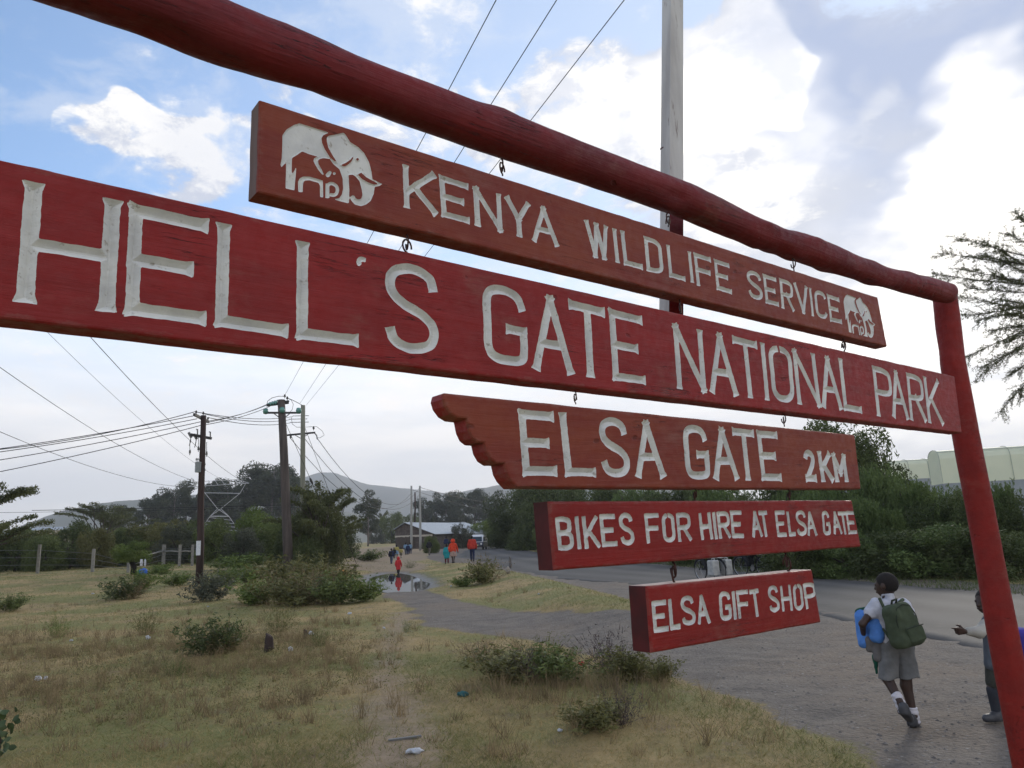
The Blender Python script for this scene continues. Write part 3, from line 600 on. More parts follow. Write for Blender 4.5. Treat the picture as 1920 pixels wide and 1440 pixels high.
def linedist(x, y, pts):
    d = np.full(np.shape(x), 1e9)
    for a, c in zip(pts[:-1], pts[1:]):
        ex, ey = c[0] - a[0], c[1] - a[1]; t = np.clip(((x - a[0]) * ex + (y - a[1]) * ey) / (ex * ex + ey * ey), 0, 1)
        d = np.minimum(d, np.hypot(x - a[0] - ex * t, y - a[1] - ey * t))
    return d
def fields(x, y):
    p = np.stack([x, y], -1)
    wob = .22 * vnoise(p * 1.3, 31) + .10 * vnoise(p * 4.7, 32)
    sg = polysdf(x, y, GRAV) + wob
    sp = polysdf(x, y, PUD) + .25 * vnoise(p * .9, 33)
    sd = np.minimum(polysdf(x, y, DIRT) + 1.2 * vnoise(p * .35, 34), linedist(x, y, FOOT) - .22 + wob)
    return sg, sp, sd
def H(x, y, sg=None, sp=None):
    x = np.asarray(x, float); y = np.asarray(y, float); p = np.stack([x, y], -1)
    if sp is None: sp = polysdf(x, y, PUD) + .25 * vnoise(p * .9, 33)
    if sg is None: sg = polysdf(x, y, GRAV)
    h = .62 * sst(-x, 5, 22) * sst(y, 18, 42) + .25 * np.exp(-(linedist(x, y, BERM) / 1.1) ** 2) * sst(y, 10.5, 15)
    h = h - .16 * sst(-sp, -1.2, .35)
    h = h + .05 * vnoise(p * .55, 41) * sst(sg, -.2, .8) + .018 * vnoise(p * 2.2, 42) + .010 * vnoise(p * 6, 43)
    return h + .9 * sst(y, 70, 160) * vnoise(p * .03, 44) * sst(np.abs(x + 2), 15, 45)
def h1(x, y): return float(H(np.array([x]), np.array([y]))[0])
def base(px, Y):                   # a spot on the ground, below a pixel column, Y metres ahead
    x = at(px, 1040, Y).x; return Vector((x, Y, h1(x, Y)))
def gp(px, py):                    # the ground under a pixel
    z = 0.0
    for _ in range(8): p = gnd(px, py, z); z = h1(p.x, p.y)
    return p
def axis(n, k, c, lim):
    t = np.linspace(-1, 1, n); return c + lim * np.sinh(k * t) / math.sinh(k)
ax_, ay_ = axis(640, 7.6, 1.0, 4500), axis(640, 7.6, 9.5, 4500)
GX, GY = np.meshgrid(ax_, ay_, indexing='ij')
sg, sp, sd = fields(GX, GY); GZ = H(GX, GY, sg, sp)
def quad_mesh(name, V, Fq):
    us, invx = np.unique(Fq, return_inverse=True); me = bpy.data.meshes.new(name); n = len(Fq)
    me.vertices.add(len(us)); me.vertices.foreach_set('co', np.ascontiguousarray(V[us], np.float32).ravel())
    me.loops.add(4 * n); me.loops.foreach_set('vertex_index', np.ascontiguousarray(invx.ravel(), np.int32))
    me.polygons.add(n); me.polygons.foreach_set('loop_start', np.arange(0, 4 * n, 4, dtype=np.int32))
    me.polygons.foreach_set('use_smooth', np.ones(n, bool)); me.update(calc_edges=True); return me, us
I = np.arange(GX.size).reshape(GX.shape)
FQ = np.stack([I[:-1, :-1].ravel(), I[1:, :-1].ravel(), I[1:, 1:].ravel(), I[:-1, 1:].ravel()], 1)
VV = np.stack([GX.ravel(), GY.ravel(), GZ.ravel()], -1)
isg = (sg.ravel()[FQ].mean(1) < 0)
# ground material: dry grass, olive patches, bare earth; grey gravel where sg < 0; mud round the puddle
gm = bpy.data.materials.new('ground_cover'); gm.use_nodes = True; q = NB(gm.node_tree)
out = q.n('ShaderNodeOutputMaterial'); bs = q.n('ShaderNodeBsdfPrincipled'); tc = q.n('ShaderNodeNewGeometry').outputs['Position']
nA, nB, nC, nD = q.noise(tc, .35, 6, .6), q.noise(tc, 2.1, 6, .65), q.noise(tc, 11, 6, .7), q.noise(tc, 55, 4, .7)
gr = q.mix(q.mr(nB, .35, .65), (.345, .248, .114), (.245, .182, .082))
gr = q.mix(q.m('MULTIPLY', q.mr(nA, .42, .58), q.mr(nC, .3, .6, .45, .95)), gr, (.145, .158, .046))
gr = q.mix(q.m('MULTIPLY', q.mr(nB, .56, .70), .55), gr, (.190, .128, .092))
gr = q.mix(q.mr(nC, .55, .72, 0, .5), gr, (.120, .090, .050))
gr = q.mix(q.mr(nD, .56, .7, 0, .6), gr, (.40, .31, .185))
di = q.mix(q.mr(nC, .35, .65), (.270, .205, .145), (.205, .150, .108)); di = q.mix(q.mr(nB, .5, .66, 0, .6), di, (.29, .215, .110))
gv = q.mix(q.mr(nB, .36, .64), (.128, .111, .096), (.178, .151, .125)); gv = q.mix(q.mr(nA, .45, .62, 0, .75), gv, (.182, .141, .106)); gv = q.mix(q.mr(q.noise(q.mapping(tc, (1, 2.2, 1)), .9, 6, .7), .52, .66, 0, .6), gv, (.088, .077, .069))
vo = q.n('ShaderNodeTexVoronoi'); q.put(vo.inputs['Vector'], tc); vo.inputs['Scale'].default_value = 26
vc = q.sep(vo.outputs['Color'])
gv = q.mix(q.m('MULTIPLY', q.mr(vc[0], .72, .95), q.mr(vo.outputs['Distance'], .25, .42, 1, 0)), gv, q.mix(vc[1], (.07, .065, .064), (.30, .28, .26)))
gv = q.mix(q.mr(nC, .50, .66, 0, .7), gv, (.080, .070, .062)); gv = q.mix(q.mr(nD, .58, .72, 0, .5), gv, (.30, .265, .23))
edge = q.m('ADD', q.m('MULTIPLY', q.m('SUBTRACT', nC, .5), .55), q.m('MULTIPLY', q.m('SUBTRACT', nD, .5), .3))
fg = q.mr(q.m('ADD', q.attr('sg'), edge), -.09, .09, 1, 0); fd = q.mr(q.m('ADD', q.attr('sd'), q.m('MULTIPLY', edge, 2.0)), -.25, .35, .85, 0)
fm = q.mr(q.m('ADD', q.attr('sp'), edge), .1, 1.1, 1, 0)
col = q.mix(fg, q.mix(fd, gr, di), gv); col = q.mix(fm, col, q.mix(q.mr(nB, .4, .6), (.055, .050, .046), (.085, .075, .066)))
q.put(bs.inputs['Base Color'], col); q.put(bs.inputs['Roughness'], q.mr(fm, 0, 1, .92, .45)); bs.inputs['Specular IOR Level'].default_value = .25
bp = q.n('ShaderNodeBump'); bp.inputs['Strength'].default_value = .7; bp.inputs['Distance'].default_value = .03
q.put(bp.inputs['Height'], q.m('ADD', q.m('ADD', nC, q.m('MULTIPLY', nD, .6)), q.m('MULTIPLY', q.m('MULTIPLY', vo.outputs['Distance'], -.8), fg))); q.put(bs.inputs['Normal'], bp.outputs[0])
q.nt.links.new(bs.outputs[0], out.inputs[0])
for nm, sel in (('ground', ~isg), ('gravel_path', isg)):
    me, us = quad_mesh(nm, VV, FQ[sel])
    for a_, f_ in (('sg', sg), ('sp', sp), ('sd', sd)): fattr(me, a_, np.clip(f_.ravel()[us], -5, 5))
    setp(link(nm, me, gm), kind='structure')
# road: a worn asphalt sheet with a broken near edge
NE = [(3400,1480),(2600,1385),(2100,1283),(1900,1241),(1800,1214),(1740,1199),(1640,1176),(1530,1154),(1400,1129),(1188,1097),(1080,1087),(961,1077),(900,1057),(858,1047),(862,1032),(888,1021),(915,1013),(926,1011)]
FE = [(3400,1200),(2600,1160),(2100,1130),(1900,1114),(1800,1106),(1740,1101),(1640,1092),(1530,1083),(1400,1073),(1200,1055),(1120,1047),(1040,1039),(1000,1034),(970,1030),(952,1025),(944,1019),(940,1014),(938,1011)]
def resample(p, n):
    p = smooth_line(p, 12); p = np.array(p); d = np.r_[0, np.cumsum(np.linalg.norm(np.diff(p, axis=0), axis=1))]
    return np.stack([np.interp(np.linspace(0, d[-1], n), d, p[:, k]) for k in (0, 1)], -1)
NE, FE = [np.array([g2(*k) for k in e]) for e in (NE, FE)]
nE = resample(NE, 900); fE = resample(FE, 900)
u_ = np.linspace(0, 1, 900)
nE = nE + np.stack([.12 * vnoise(nE * 1.1, 51) + .07 * vnoise(nE * 5, 52) + .03 * vnoise(nE * 17, 57), .22 * vnoise(nE * 1.2, 53) + .13 * vnoise(nE * 5, 54) + .05 * vnoise(nE * 16, 58)], -1)
fE = fE + np.stack([.1 * vnoise(fE * 1.7, 55)] * 2, -1)
M_ = 16; RV, RA = [], []
for j in range(M_ + 1):
    t = j / M_; e = nE * (1 - t) + fE * t
    RV.append(np.c_[e, np.full(len(e), .003) + .055 * math.sin(math.pi * t) + .004 * vnoise(e * 2, 56)]); RA.append(np.full(len(e), t))
RV.insert(0, RV[0] * (1, 1, 0) + (-.0, -.02, -.06)); RA.insert(0, RA[0]); RV.append(RV[-1] * (1, 1, 0) + (0, 0, -.06)); RA.append(RA[-1])
RV = np.array(RV); I = np.arange(RV.shape[0] * 900).reshape(-1, 900)
me, us = quad_mesh('road', RV.reshape(-1, 3), np.stack([I[:-1, :-1].ravel(), I[:-1, 1:].ravel(), I[1:, 1:].ravel(), I[1:, :-1].ravel()], 1))
fattr(me, 'across', np.array(RA).ravel()[us])
rm = bpy.data.materials.new('worn_asphalt'); rm.use_nodes = True; q = NB(rm.node_tree)
out = q.n('ShaderNodeOutputMaterial'); bs = q.n('ShaderNodeBsdfPrincipled'); tc = q.n('ShaderNodeNewGeometry').outputs['Position']
nA, nB, nC = q.noise(tc, .5, 5, .6), q.noise(tc, 5, 6, .7), q.noise(tc, 70, 3, .7)
col = q.mix(q.mr(nA, .35, .65), (.064, .060, .058), (.048, .046, .045)); col = q.mix(q.mr(nB, .52, .7, 0, .5), col, (.110, .102, .092))
acr = q.attr('across'); tr_ = q.m('MULTIPLY', q.m('ADD', q.m('COSINE', q.m('MULTIPLY', acr, 25.1)), 1), .5)
col = q.mix(q.m('MULTIPLY', q.m('MULTIPLY', tr_, q.mr(nA, .3, .6, .4, 1)), .55), col, (.112, .106, .100)); col = q.mix(q.mr(q.m('ADD', acr, q.m('MULTIPLY', q.m('SUBTRACT', nB, .5), .16)), .0, .09, .55, 0), col, (.135, .122, .108))
col = q.mix(q.mr(nC, .56, .72, 0, .4), col, (.05, .05, .052))
q.put(bs.inputs['Base Color'], col); bs.inputs['Roughness'].default_value = .8; bs.inputs['Specular IOR Level'].default_value = .2
bp = q.n('ShaderNodeBump'); bp.inputs['Strength'].default_value = .5; bp.inputs['Distance'].default_value = .01; q.put(bp.inputs['Height'], q.m('ADD', nC, nB)); q.put(bs.inputs['Normal'], bp.outputs[0])
q.nt.links.new(bs.outputs[0], out.inputs[0])
setp(link('road', me, rm), kind='structure')
# puddle
pc = np.mean(PUD, 0); pv = [(pc[0] + (x - pc[0]) * 1.10, pc[1] + (y - pc[1]) * 1.08, -.105) for x, y in PUD]
WATER = mat('puddle_water', (.075, .068, .060), rough=.02, spec=.7)
setp(link('puddle', mesh('puddle', pv, [tuple(range(len(pv)))]), WATER), kind='structure')
# hills: real ridges kilometres away
def hill(prof, Y0, depth, m_, seed, name):
    xs = np.arange(prof[0][0], prof[-1][0] + 1, 6.0); ys = np.interp(xs, [p[0] for p in prof], [p[1] for p in prof]); nd = 26
    ys = np.convolve(np.pad(ys, 4, 'edge'), np.ones(9) / 9, 'valid')
    v = []
    for j in range(nd):
        t = j / (nd - 1) * 2 - 1
        for x, y in zip(xs, ys):
            p = at(x, y, Y0); k = (1 + t * depth / Y0); hh = p.z * math.cos(t * math.pi / 2) ** 1.3
            w = np.array([p.x * k / 260, p.y * k / 260]); hh *= 1 + .10 * abs(t) * vnoise(w, seed) - .12 * abs(vnoise(w * 2.1, seed + 1)) * min(1, abs(t) * 2.5)
            v.append((p.x * k, Y0 * k, hh - 3 + 2.5 * vnoise(w * 9, seed + 2) * (1 if abs(t) < .2 else .4)))
    n = len(xs); f = [(j * n + i, j * n + i + 1, (j + 1) * n + i + 1, (j + 1) * n + i) for j in range(nd - 1) for i in range(n - 1)]
    setp(link(name, mesh(name, v, f, True), m_), kind='structure')
HILL = mat('hill_scrub', (.085, .095, .050), (.125, .115, .070), .004, .95, detail=10, c3=(.05, .06, .035))
hill([(430,985),(480,950),(520,922),(545,904),(565,895),(585,888),(605,883),(622,883),(640,890),(665,901),(690,908),(740,912),(790,918),(830,922),(870,930),(930,945),(1000,965),(1060,990)], 3400, 900, HILL, 61, 'mountain')
hill([(740,985),(790,955),(830,933),(860,922),(900,914),(940,908),(1000,900),(1080,896),(1200,900),(1400,930)], 2700, 700, HILL, 62, 'hill')
hill([(-700,960),(-400,985),(-100,1005),(20,992),(60,978),(110,957),(170,944),(220,939),(300,932),(380,927),(450,925),(560,935),(640,955),(760,985)], 2000, 600, HILL, 63, 'hill')
# haze
hz = MB(); hz.box((-100, 2050, 222), (7600, 4900, 450)); 
hm = bpy.data.materials.new('haze_air'); hm.use_nodes = True; q = NB(hm.node_tree); out = q.n('ShaderNodeOutputMaterial')
pvn = q.n('ShaderNodeVolumePrincipled'); pvn.inputs['Color'].default_value = (.88, .92, 1.0, 1); pvn.inputs['Density'].default_value = .00026; pvn.inputs['Anisotropy'].default_value = .2
q.nt.links.new(pvn.outputs[0], out.inputs['Volume'])
setp(hz.build('haze', hm), kind='stuff')
# ------------------------------------------------------------------ vegetation
def leafmat(name, dark, light, trans=.25):
    m_ = bpy.data.materials.new(name); m_.use_nodes = True; q = NB(m_.node_tree); out = q.n('ShaderNodeOutputMaterial')
    col = q.mix(q.attr('tint'), dark, light); bs = q.n('ShaderNodeBsdfPrincipled'); q.put(bs.inputs['Base Color'], col); bs.inputs['Roughness'].default_value = .65; bs.inputs['Specular IOR Level'].default_value = .25
    tr = q.n('ShaderNodeBsdfTranslucent'); q.put(tr.inputs[0], col); mx = q.n('ShaderNodeMixShader'); mx.inputs[0].default_value = trans
    q.nt.links.new(bs.outputs[0], mx.inputs[1]); q.nt.links.new(tr.outputs[0], mx.inputs[2]); q.nt.links.new(mx.outputs[0], out.inputs[0]); return m_
LM = {'dark': leafmat('dark_leaves', (0.047, 0.062, 0.023), (0.104, 0.130, 0.044)), 'mid': leafmat('mid_green_leaves', (0.070, 0.092, 0.029), (0.143, 0.175, 0.053)),
      'olive': leafmat('olive_leaves', (0.091, 0.092, 0.032), (0.169, 0.163, 0.059)), 'bright': leafmat('bright_green_leaves', (0.081, 0.119, 0.027), (0.156, 0.200, 0.048)),
      'grey': leafmat('grey_green_leaves', (.060, .068, .046), (.110, .115, .078)), 'euc': leafmat('gum_leaves', (0.049, 0.060, 0.038), (0.104, 0.117, 0.067)),
      'dry': leafmat('dry_brown_leaves', (.110, .084, .046), (.290, .215, .120)), 'purple': leafmat('dry_purple_twigs', (.060, .044, .044), (.115, .088, .080)),
      'acacia': leafmat('acacia_leaves', (0.057, 0.068, 0.025), (0.125, 0.135, 0.050)), 'pepper': leafmat('pepper_leaves', (0.065, 0.098, 0.032), (0.143, 0.194, 0.061)),
      'grass': leafmat('grass_blades', (.125, .145, .042), (.450, .325, .155), .3), 'green': leafmat('verge_grass', (.060, .085, .026), (.140, .160, .060), .3)}
BARK = mat('grey_brown_bark', (.075, .060, .050), (.045, .036, .030), 3, .9, (12, .6, .02), stretch=(1, 1, .25))
PALEBARK = mat('pale_gum_bark', (.20, .17, .15), (.11, .09, .08), 2, .85, (12, .3, .01), stretch=(1, 1, .3))
rng = np.random.RandomState(7)
def unit(n, r=None): v = (r or rng).normal(size=(n, 3)); return v / np.linalg.norm(v, axis=1)[:, None]
def tris(C, size, r, width=.5, axis_=None, jit=.35):
    n = len(C); u = unit(n, r) if axis_ is None else axis_ + .5 * unit(n, r); u /= np.linalg.norm(u, axis=1)[:, None]
    w = np.cross(u, unit(n, r)); w /= np.linalg.norm(w, axis=1)[:, None] + 1e-9; s = size * (1 + jit * r.normal(size=(n, 1)))
    return np.stack([C - u * s * .5 - w * s * width * .5, C - u * s * .5 + w * s * width * .5, C + u * s * .5], 1).reshape(-1, 3)
def leafmesh(name, V, tint):
    n = len(V) // 3; me = tri_mesh(name, V, n); fattr(me, 'tint', np.repeat(np.clip(tint, 0, 1), 3)); return me
def clumps(K, lim, r, shell=.55, zmin=0.0):
    u = unit(K * 3, r); u = u[u[:, 2] > -.75][:K]; return u * (shell + (1 - shell) * r.rand(len(u), 1)) * np.array(lim)
def clump_leaves(cs, rad, n, size, r, flat=1.0, width=.5, hollow=.45):
    out, ti = [], []
    for c, rd in zip(cs, rad):
        u = unit(n, r) * (hollow + (1 - hollow) * r.rand(n, 1) ** .6) * rd; u[:, 2] *= flat
        u *= (1 + .25 * vnoise(u * 9 / max(rd, 1e-3) * .3 + c * 7, 3))[:, None]
        out.append(c + u); ti.append(np.clip(r.normal(.45, .22) + r.normal(0, .16, n), 0, 1))
    C = np.concatenate(out); return tris(C, size, r, width), np.concatenate(ti)
def limbs(cs, fork, base_r, r, bend=.06, tip=.12):
    mb = MB(); mb.tube([(0, 0, -.06), (fork[0] * .4 + bend * .2, fork[1] * .4, fork[2] * .5), tuple(fork)], [base_r, base_r * .85, base_r * .7], 8)
    for c in cs:
        m_ = (np.array(fork) + c) / 2 + r.normal(0, bend, 3); mb.tube([tuple(fork), tuple(m_), tuple(c)], [base_r * .55, base_r * .35, base_r * tip], 6)
    return mesh('trunk', [tuple(v) for v in mb.v], mb.f, True)
def p_bush(seed, n=420, K=30, size=.040, w=.62, lim2=.5, flat=1.0):   # unit-high bushy tree down to the ground
    r = np.random.RandomState(seed); cs = clumps(K, (w, w, lim2), r) + (0, 0, .47); rad = r.uniform(.13, .25, len(cs))
    cs = np.concatenate([cs, np.stack([r.uniform(-w, w, 9) * .8, r.uniform(-w, w, 9) * .8, r.uniform(.1, .22, 9)], 1)]); rad = np.r_[rad, np.full(9, .2)]; V, t = clump_leaves(cs, rad, n, size, r, flat); V[:, 2] = np.maximum(V[:, 2], -.02 + .05 * r.rand(len(V)))
    return leafmesh('crown', V, t), limbs(cs[::5], (0, 0, .28), .035, r)
def p_euc(seed):
    r = np.random.RandomState(seed); K = 26; hgt = r.uniform(.30, 1.0, K) ** .9; a = r.uniform(0, 6.28, K)
    rr = .20 * np.sin(np.clip((hgt - .2) / .85, 0, 1) * 3.1) ** .6 * r.uniform(.3, 1, K); cs = np.stack([rr * np.cos(a), rr * np.sin(a), hgt - .05], 1); rad = r.uniform(.06, .11, K)
    V, t = clump_leaves(cs, rad, 430, .022, r, .85)
    mb = MB(); mb.tube([(0, 0, -.05), (.01, 0, .4), (-.005, .01, .9)], [.016, .012, .004], 7)
    for c in cs[::2]: mb.tube([(0, 0, max(.15, c[2] - .15)), tuple(c)], [.006, .002], 5)
    return leafmesh('crown', V, t), mesh('trunk', [tuple(v) for v in mb.v], mb.f, True)
def p_acacia(seed, tiers=30, n=520, spread=.75):   # flat layered sprays
    r = np.random.RandomState(seed); cs = []
    for i in range(tiers):
        a = r.uniform(0, 6.28); h = r.uniform(.38, .98); rad = spread * r.uniform(.25, 1) * (1.05 - .55 * abs(h - .62) / .4); cs.append((rad * math.cos(a), rad * math.sin(a), h))
    cs = np.array(cs); out, ti = [], []
    for c in cs:
        d = np.array([c[0], c[1], .12]); d /= np.linalg.norm(d); k = n; along = r.uniform(-.26, .26, k); side = r.normal(0, .075, k) * (1 - np.abs(along) * 2.2)
        s_ = np.cross(d, [0, 0, 1]); s_ /= np.linalg.norm(s_) + 1e-9
        out.append(c + d * along[:, None] + s_ * side[:, None] + np.array([0, 0, 1]) * r.normal(0, .014, (k, 1)) + np.array([0, 0, -.10]) * (along[:, None] ** 2) * 4); ti.append(np.clip(r.normal(.45, .2) + r.normal(0, .15, k), 0, 1))
    return leafmesh('crown', tris(np.concatenate(out), .030, r, .45), np.concatenate(ti)), limbs(cs[::2], (.02, 0, .30), .030, r, .04)
def p_pepper(seed, K=34, strands=60, nl=13):
    r = np.random.RandomState(seed); cs = clumps(K, (.52, .52, .44), r, .6) + (0, 0, .56); out, ti, ax = [], [], []
    for c in cs:
        t0 = r.normal(.45, .22)
        for _ in range(strands):
            p = c + unit(1, r)[0] * r.uniform(.04, .16) ; L = r.uniform(.06, .24); dr = r.normal(0, .10, 2)
            q_ = r.rand(nl); P_ = np.stack([p[0] + dr[0] * L * q_ + r.normal(0, .008, nl), p[1] + dr[1] * L * q_ + r.normal(0, .008, nl), p[2] - L * q_], 1)
            out.append(P_); ti.append(np.clip(t0 + r.normal(0, .13, nl), 0, 1))
    C = np.concatenate(out); t = np.concatenate(ti); C[:, 2] = np.maximum(C[:, 2], 0)
    return leafmesh('crown', tris(C, .032, r, .32, np.array([[0, 0, -1.0]])), t), limbs(cs[::4], (0, 0, .25), .04, r)
def p_shrub(seed, stems=46, nl=46, size=.085, up=.75, leafw=.42):      # many stems from the root with leaves along them
    r = np.random.RandomState(seed); V, T = [], []
    for _ in range(stems):
        a = r.uniform(0, 6.28); tl = abs(r.normal(0, .55)); d = np.array([math.cos(a) * tl, math.sin(a) * tl, up]); d /= np.linalg.norm(d); L = r.uniform(.55, 1.08) * (1 if tl < .8 else .75)
        p0 = np.array([math.cos(a), math.sin(a), 0]) * r.uniform(0, .22); side = unit(1, r)[0] * .12
        s_ = np.linspace(0, 1, 7); path = p0 + d * s_[:, None] * L + side * (s_[:, None] ** 2)
        w = np.array([.007, .004, 0])[None]
        for k in range(6):
            A, B_ = path[k], path[k + 1]; q_ = np.cross(B_ - A, unit(1, r)[0]); q_ /= np.linalg.norm(q_); V.append(np.array([A - q_ * .006, A + q_ * .006, B_])); T.append(np.array([.1]))
        t = r.uniform(.18, 1.0, nl); P_ = np.stack([np.interp(t, s_, path[:, k]) for k in range(3)], 1) + r.normal(0, .045, (nl, 3)); P_[:, 2] = np.abs(P_[:, 2])
        V.append(tris(P_, size, r, leafw)); T.append(np.clip(r.normal(.45, .2) + r.normal(0, .18, nl), 0, 1))
    return leafmesh('foliage', np.concatenate(V), np.concatenate(T))
PR = {}
for s_ in range(4): PR['bush', s_] = p_bush(100 + s_); PR['acacia', s_] = p_acacia(200 + s_)
for s_ in range(5): PR['euc', s_] = p_euc(300 + s_)
for s_ in range(3): PR['pepper', s_] = p_pepper(400 + s_); PR['broad', s_] = p_bush(500 + s_, 900, 40, .026, .56, .46)
for s_ in range(4): PR['shrub', s_] = (p_shrub(600 + s_),); PR['twiggy', s_] = (p_shrub(700 + s_, 70, 14, .05, .8, .3),)
_mc = {}
def with_mat(me, m_):
    k = (me.name, m_.name)
    if k not in _mc:
        c = me.copy() if len(me.materials) else me; c.materials.clear(); c.materials.append(m_); _mc[k] = c
    return _mc[k]
def plant(kind, s_, loc, hgt, wid, leaf, name, label, cat, group=None, rz=0.0, bark=None):
    """wid: scale of the spread against the height"""
    if kind in ('shrub', 'twiggy'):
        pr = PR[kind, s_]; o = bpy.data.objects.new(name, with_mat(pr[0], LM[leaf])); COL.objects.link(o); o.location = loc
    else:
        o = link(name, None, loc=loc); o.empty_display_size = .3
        for nm, me, m_ in (('crown', PR[kind, s_][0], LM[leaf]), ('trunk', PR[kind, s_][1], bark or BARK)):
            c = bpy.data.objects.new(nm, with_mat(me, m_)); COL.objects.link(c); c.parent = o
    o.scale = (hgt * wid, hgt * wid, hgt); o.rotation_euler.z = rz
    return setp(o, label, cat, group)
def up_to(px, top, Y, dz=0.0):     # base spot and the height that reaches pixel row top
    p = base(px, Y); return p, at(px, top, Y).z - p.z
def tree(kind, s_, px, top, Y, wid, leaf, name, label, group=None, bark=None):
    p, h_ = up_to(px, top, Y); return plant(kind, s_, p, h_ / (1.0 if kind != 'bush' else 1.04), wid, leaf, name, label, 'tree', group, rng.uniform(0, 6.28), bark)
# gum trees on the skyline, left group (behind the poles) and the row beyond the house
for i, (px, top, Y, wd, lb) in enumerate([
    (226, 938, 190, 1.1, 'small gum tree standing alone left of the skyline gum trees'), (273, 936, 230, 1.25, 'leftmost low gum tree of the dark skyline group'), (298, 914, 240, 1.1, 'gum tree with pointed top, left end of the skyline group'),
    (322, 920, 236, 1.15, 'rounded gum tree left of the thin open one on the skyline'), (345, 899, 245, .8, 'thin open gum tree standing above its neighbours, left of the dark pole'), (368, 914, 240, 1.2, 'gum tree right behind the transformer pole'),
    (396, 900, 246, 1.15, 'gum tree just right of the transformer pole'), (424, 898, 240, 1.15, 'gum tree behind the pylon head'), (452, 882, 248, 1.2, 'tall gum tree right of the pylon'), (480, 868, 250, 1.2, 'tallest gum tree of the skyline group, flat dark top'),
    (508, 866, 246, 1.2, 'tall gum tree just left of the thick leaning pole'), (534, 872, 250, 1.15, 'tall gum tree right behind the thick leaning pole'), (549, 893, 240, .95, 'gum tree at the right end of the skyline group, against the mountain')]):
    tree('euc', i % 5, px, top, Y, wd, 'euc', 'gum_tree', lb, 'gum trees on the left skyline', PALEBARK)
for i, (px, top, wd, lb) in enumerate([(797, 931, 1.2, 'small gum tree at the left end of the row beyond the house'), (820, 925, 1.1, 'second gum tree from the left in the row beyond the house'), (852, 920, 1.15, 'gum tree above the gap between the two tin roofs'),
    (872, 917, 1.1, 'tallest gum tree in the row beyond the house'), (893, 918, 1.15, 'gum tree above the white minibus in the far row'), (914, 923, 1.1, 'gum tree left of the white far pole in the far row'), (937, 921, 1.15, 'gum tree right behind the white far pole'),
    (838, 940, 1.0, 'short gum tree in a dip of the far row')]):
    tree('euc', (i + 2) % 5, px, top, 300 + 6 * (i % 3), wd, 'euc', 'gum_tree', lb, 'gum trees beyond the house', PALEBARK)
# bushy trees beyond the fence
for i, (px, top, Y, wd, lf, kd, lb) in enumerate([
    (-40, 985, 54, .95, 'dark', 'bush', 'dark bushy tree at the very left edge behind the fence'), (30, 992, 53, .9, 'dark', 'bush', 'dark bushy tree under the leaning acacia spray'), (85, 1002, 52, .85, 'mid', 'bush', 'rounded bushy tree behind the leftmost fence post'),
    (132, 980, 56, .9, 'dark', 'bush', 'taller dark bushy tree between the two leftmost fence posts'), (182, 990, 54, .85, 'olive', 'bush', 'bushy tree behind the second fence post'), (232, 992, 57, .8, 'dark', 'bush', 'dark bushy tree behind the small flat topped bush'),
    (283, 976, 58, .95, 'olive', 'bush', 'broad olive bushy tree left of the rails'), (335, 985, 56, .9, 'grey', 'bush', 'grey green bushy tree behind the fence rails'), (352, 974, 66, .9, 'dark', 'bush', 'dark tree crown left of the transformer pole base'),
    (413, 972, 55, .9, 'mid', 'bush', 'rounded green tree right of the transformer pole'), (458, 986, 53, .85, 'grey', 'bush', 'grey green bush between the two nearest poles'), (486, 956, 60, 1.0, 'bright', 'bush', 'light green feathery tree left of the thick pole'),
    (525, 966, 58, .9, 'mid', 'bush', 'green tree behind the thick leaning pole'), (548, 985, 52, .8, 'dark', 'bush', 'dark bush between the thick and the thin pole'),
    (645, 985, 66, .7, 'dark', 'bush', 'dark bush right of the spreading acacia'), (706, 988, 250, .8, 'grey', 'bush', 'rounded grey green bush left of the stone house'), (735, 960, 260, .75, 'mid', 'bush', 'bright crown above the roof end of the stone house'),
    (765, 965, 280, .8, 'mid', 'bush', 'green crown rising behind the gable of the stone house'), (808, 1003, 86, .75, 'mid', 'bush', 'small round tree in front of the tin roofed house'),
    (868, 984, 118, .9, 'grey', 'bush', 'bushy tree right of the second tin roof'), (905, 975, 135, .9, 'bright', 'bush', 'light green tree behind the minibus'), (932, 985, 120, .7, 'grey', 'bush', 'bush at the base of the white far pole')]):
    tree(kd, i % 4, px, top, Y, wd, lf, 'bushy_tree', lb, 'bushy trees in the middle distance')
for i, (px, top, Y, wd, lb) in enumerate([(192, 951, 105, 1.15, 'flat topped dark acacia beside the lone gum tree'), (602, 918, 47, .80, 'large dark acacia spreading right of the thin pole'), (628, 936, 60, .55, 'tall acacia behind the spreading one, lighter at its right'), (716, 962, 300, .5, 'low acacia sloping down towards the house')]):
    tree('acacia', i % 4, px, top, Y, wd, 'acacia', 'acacia_tree', lb, 'acacias in the middle distance')
for i, px in enumerate(range(-60, 600, 44)):
    tree('bush', (i + 1) % 4, px + rng.uniform(-12, 12), 1010 + rng.uniform(-8, 10), 60 + (i % 3), 1.0, ('dark', 'olive', 'mid', 'dark', 'grey')[i % 5], 'bush', 'one of the low dark bushes filling the foot of the tree belt behind the fence', 'low bushes at the foot of the tree belt')
for i, px in enumerate(range(-30, 590, 68)):
    tree('bush', i % 4, px + rng.uniform(-15, 15), 985 + rng.uniform(-10, 8), 70 + (i % 3) * 4, 1.0, ('dark', 'mid', 'olive')[i % 3], 'bushy_tree', 'one of the rounded tree crowns at the back of the tree belt behind the fence', 'crowns at the back of the tree belt')
tree('euc', 3, 690, 920, 210, 1.1, 'euc', 'gum_tree', 'lone gum tree with rounded tip between the spreading acacia and the stone house', 'gum trees beyond the house', PALEBARK)
tree('broad', 1, 598, 926, 48, .66, 'acacia', 'bushy_tree', 'full dark crown rising inside the spreading acacia', 'bushy trees in the middle distance')
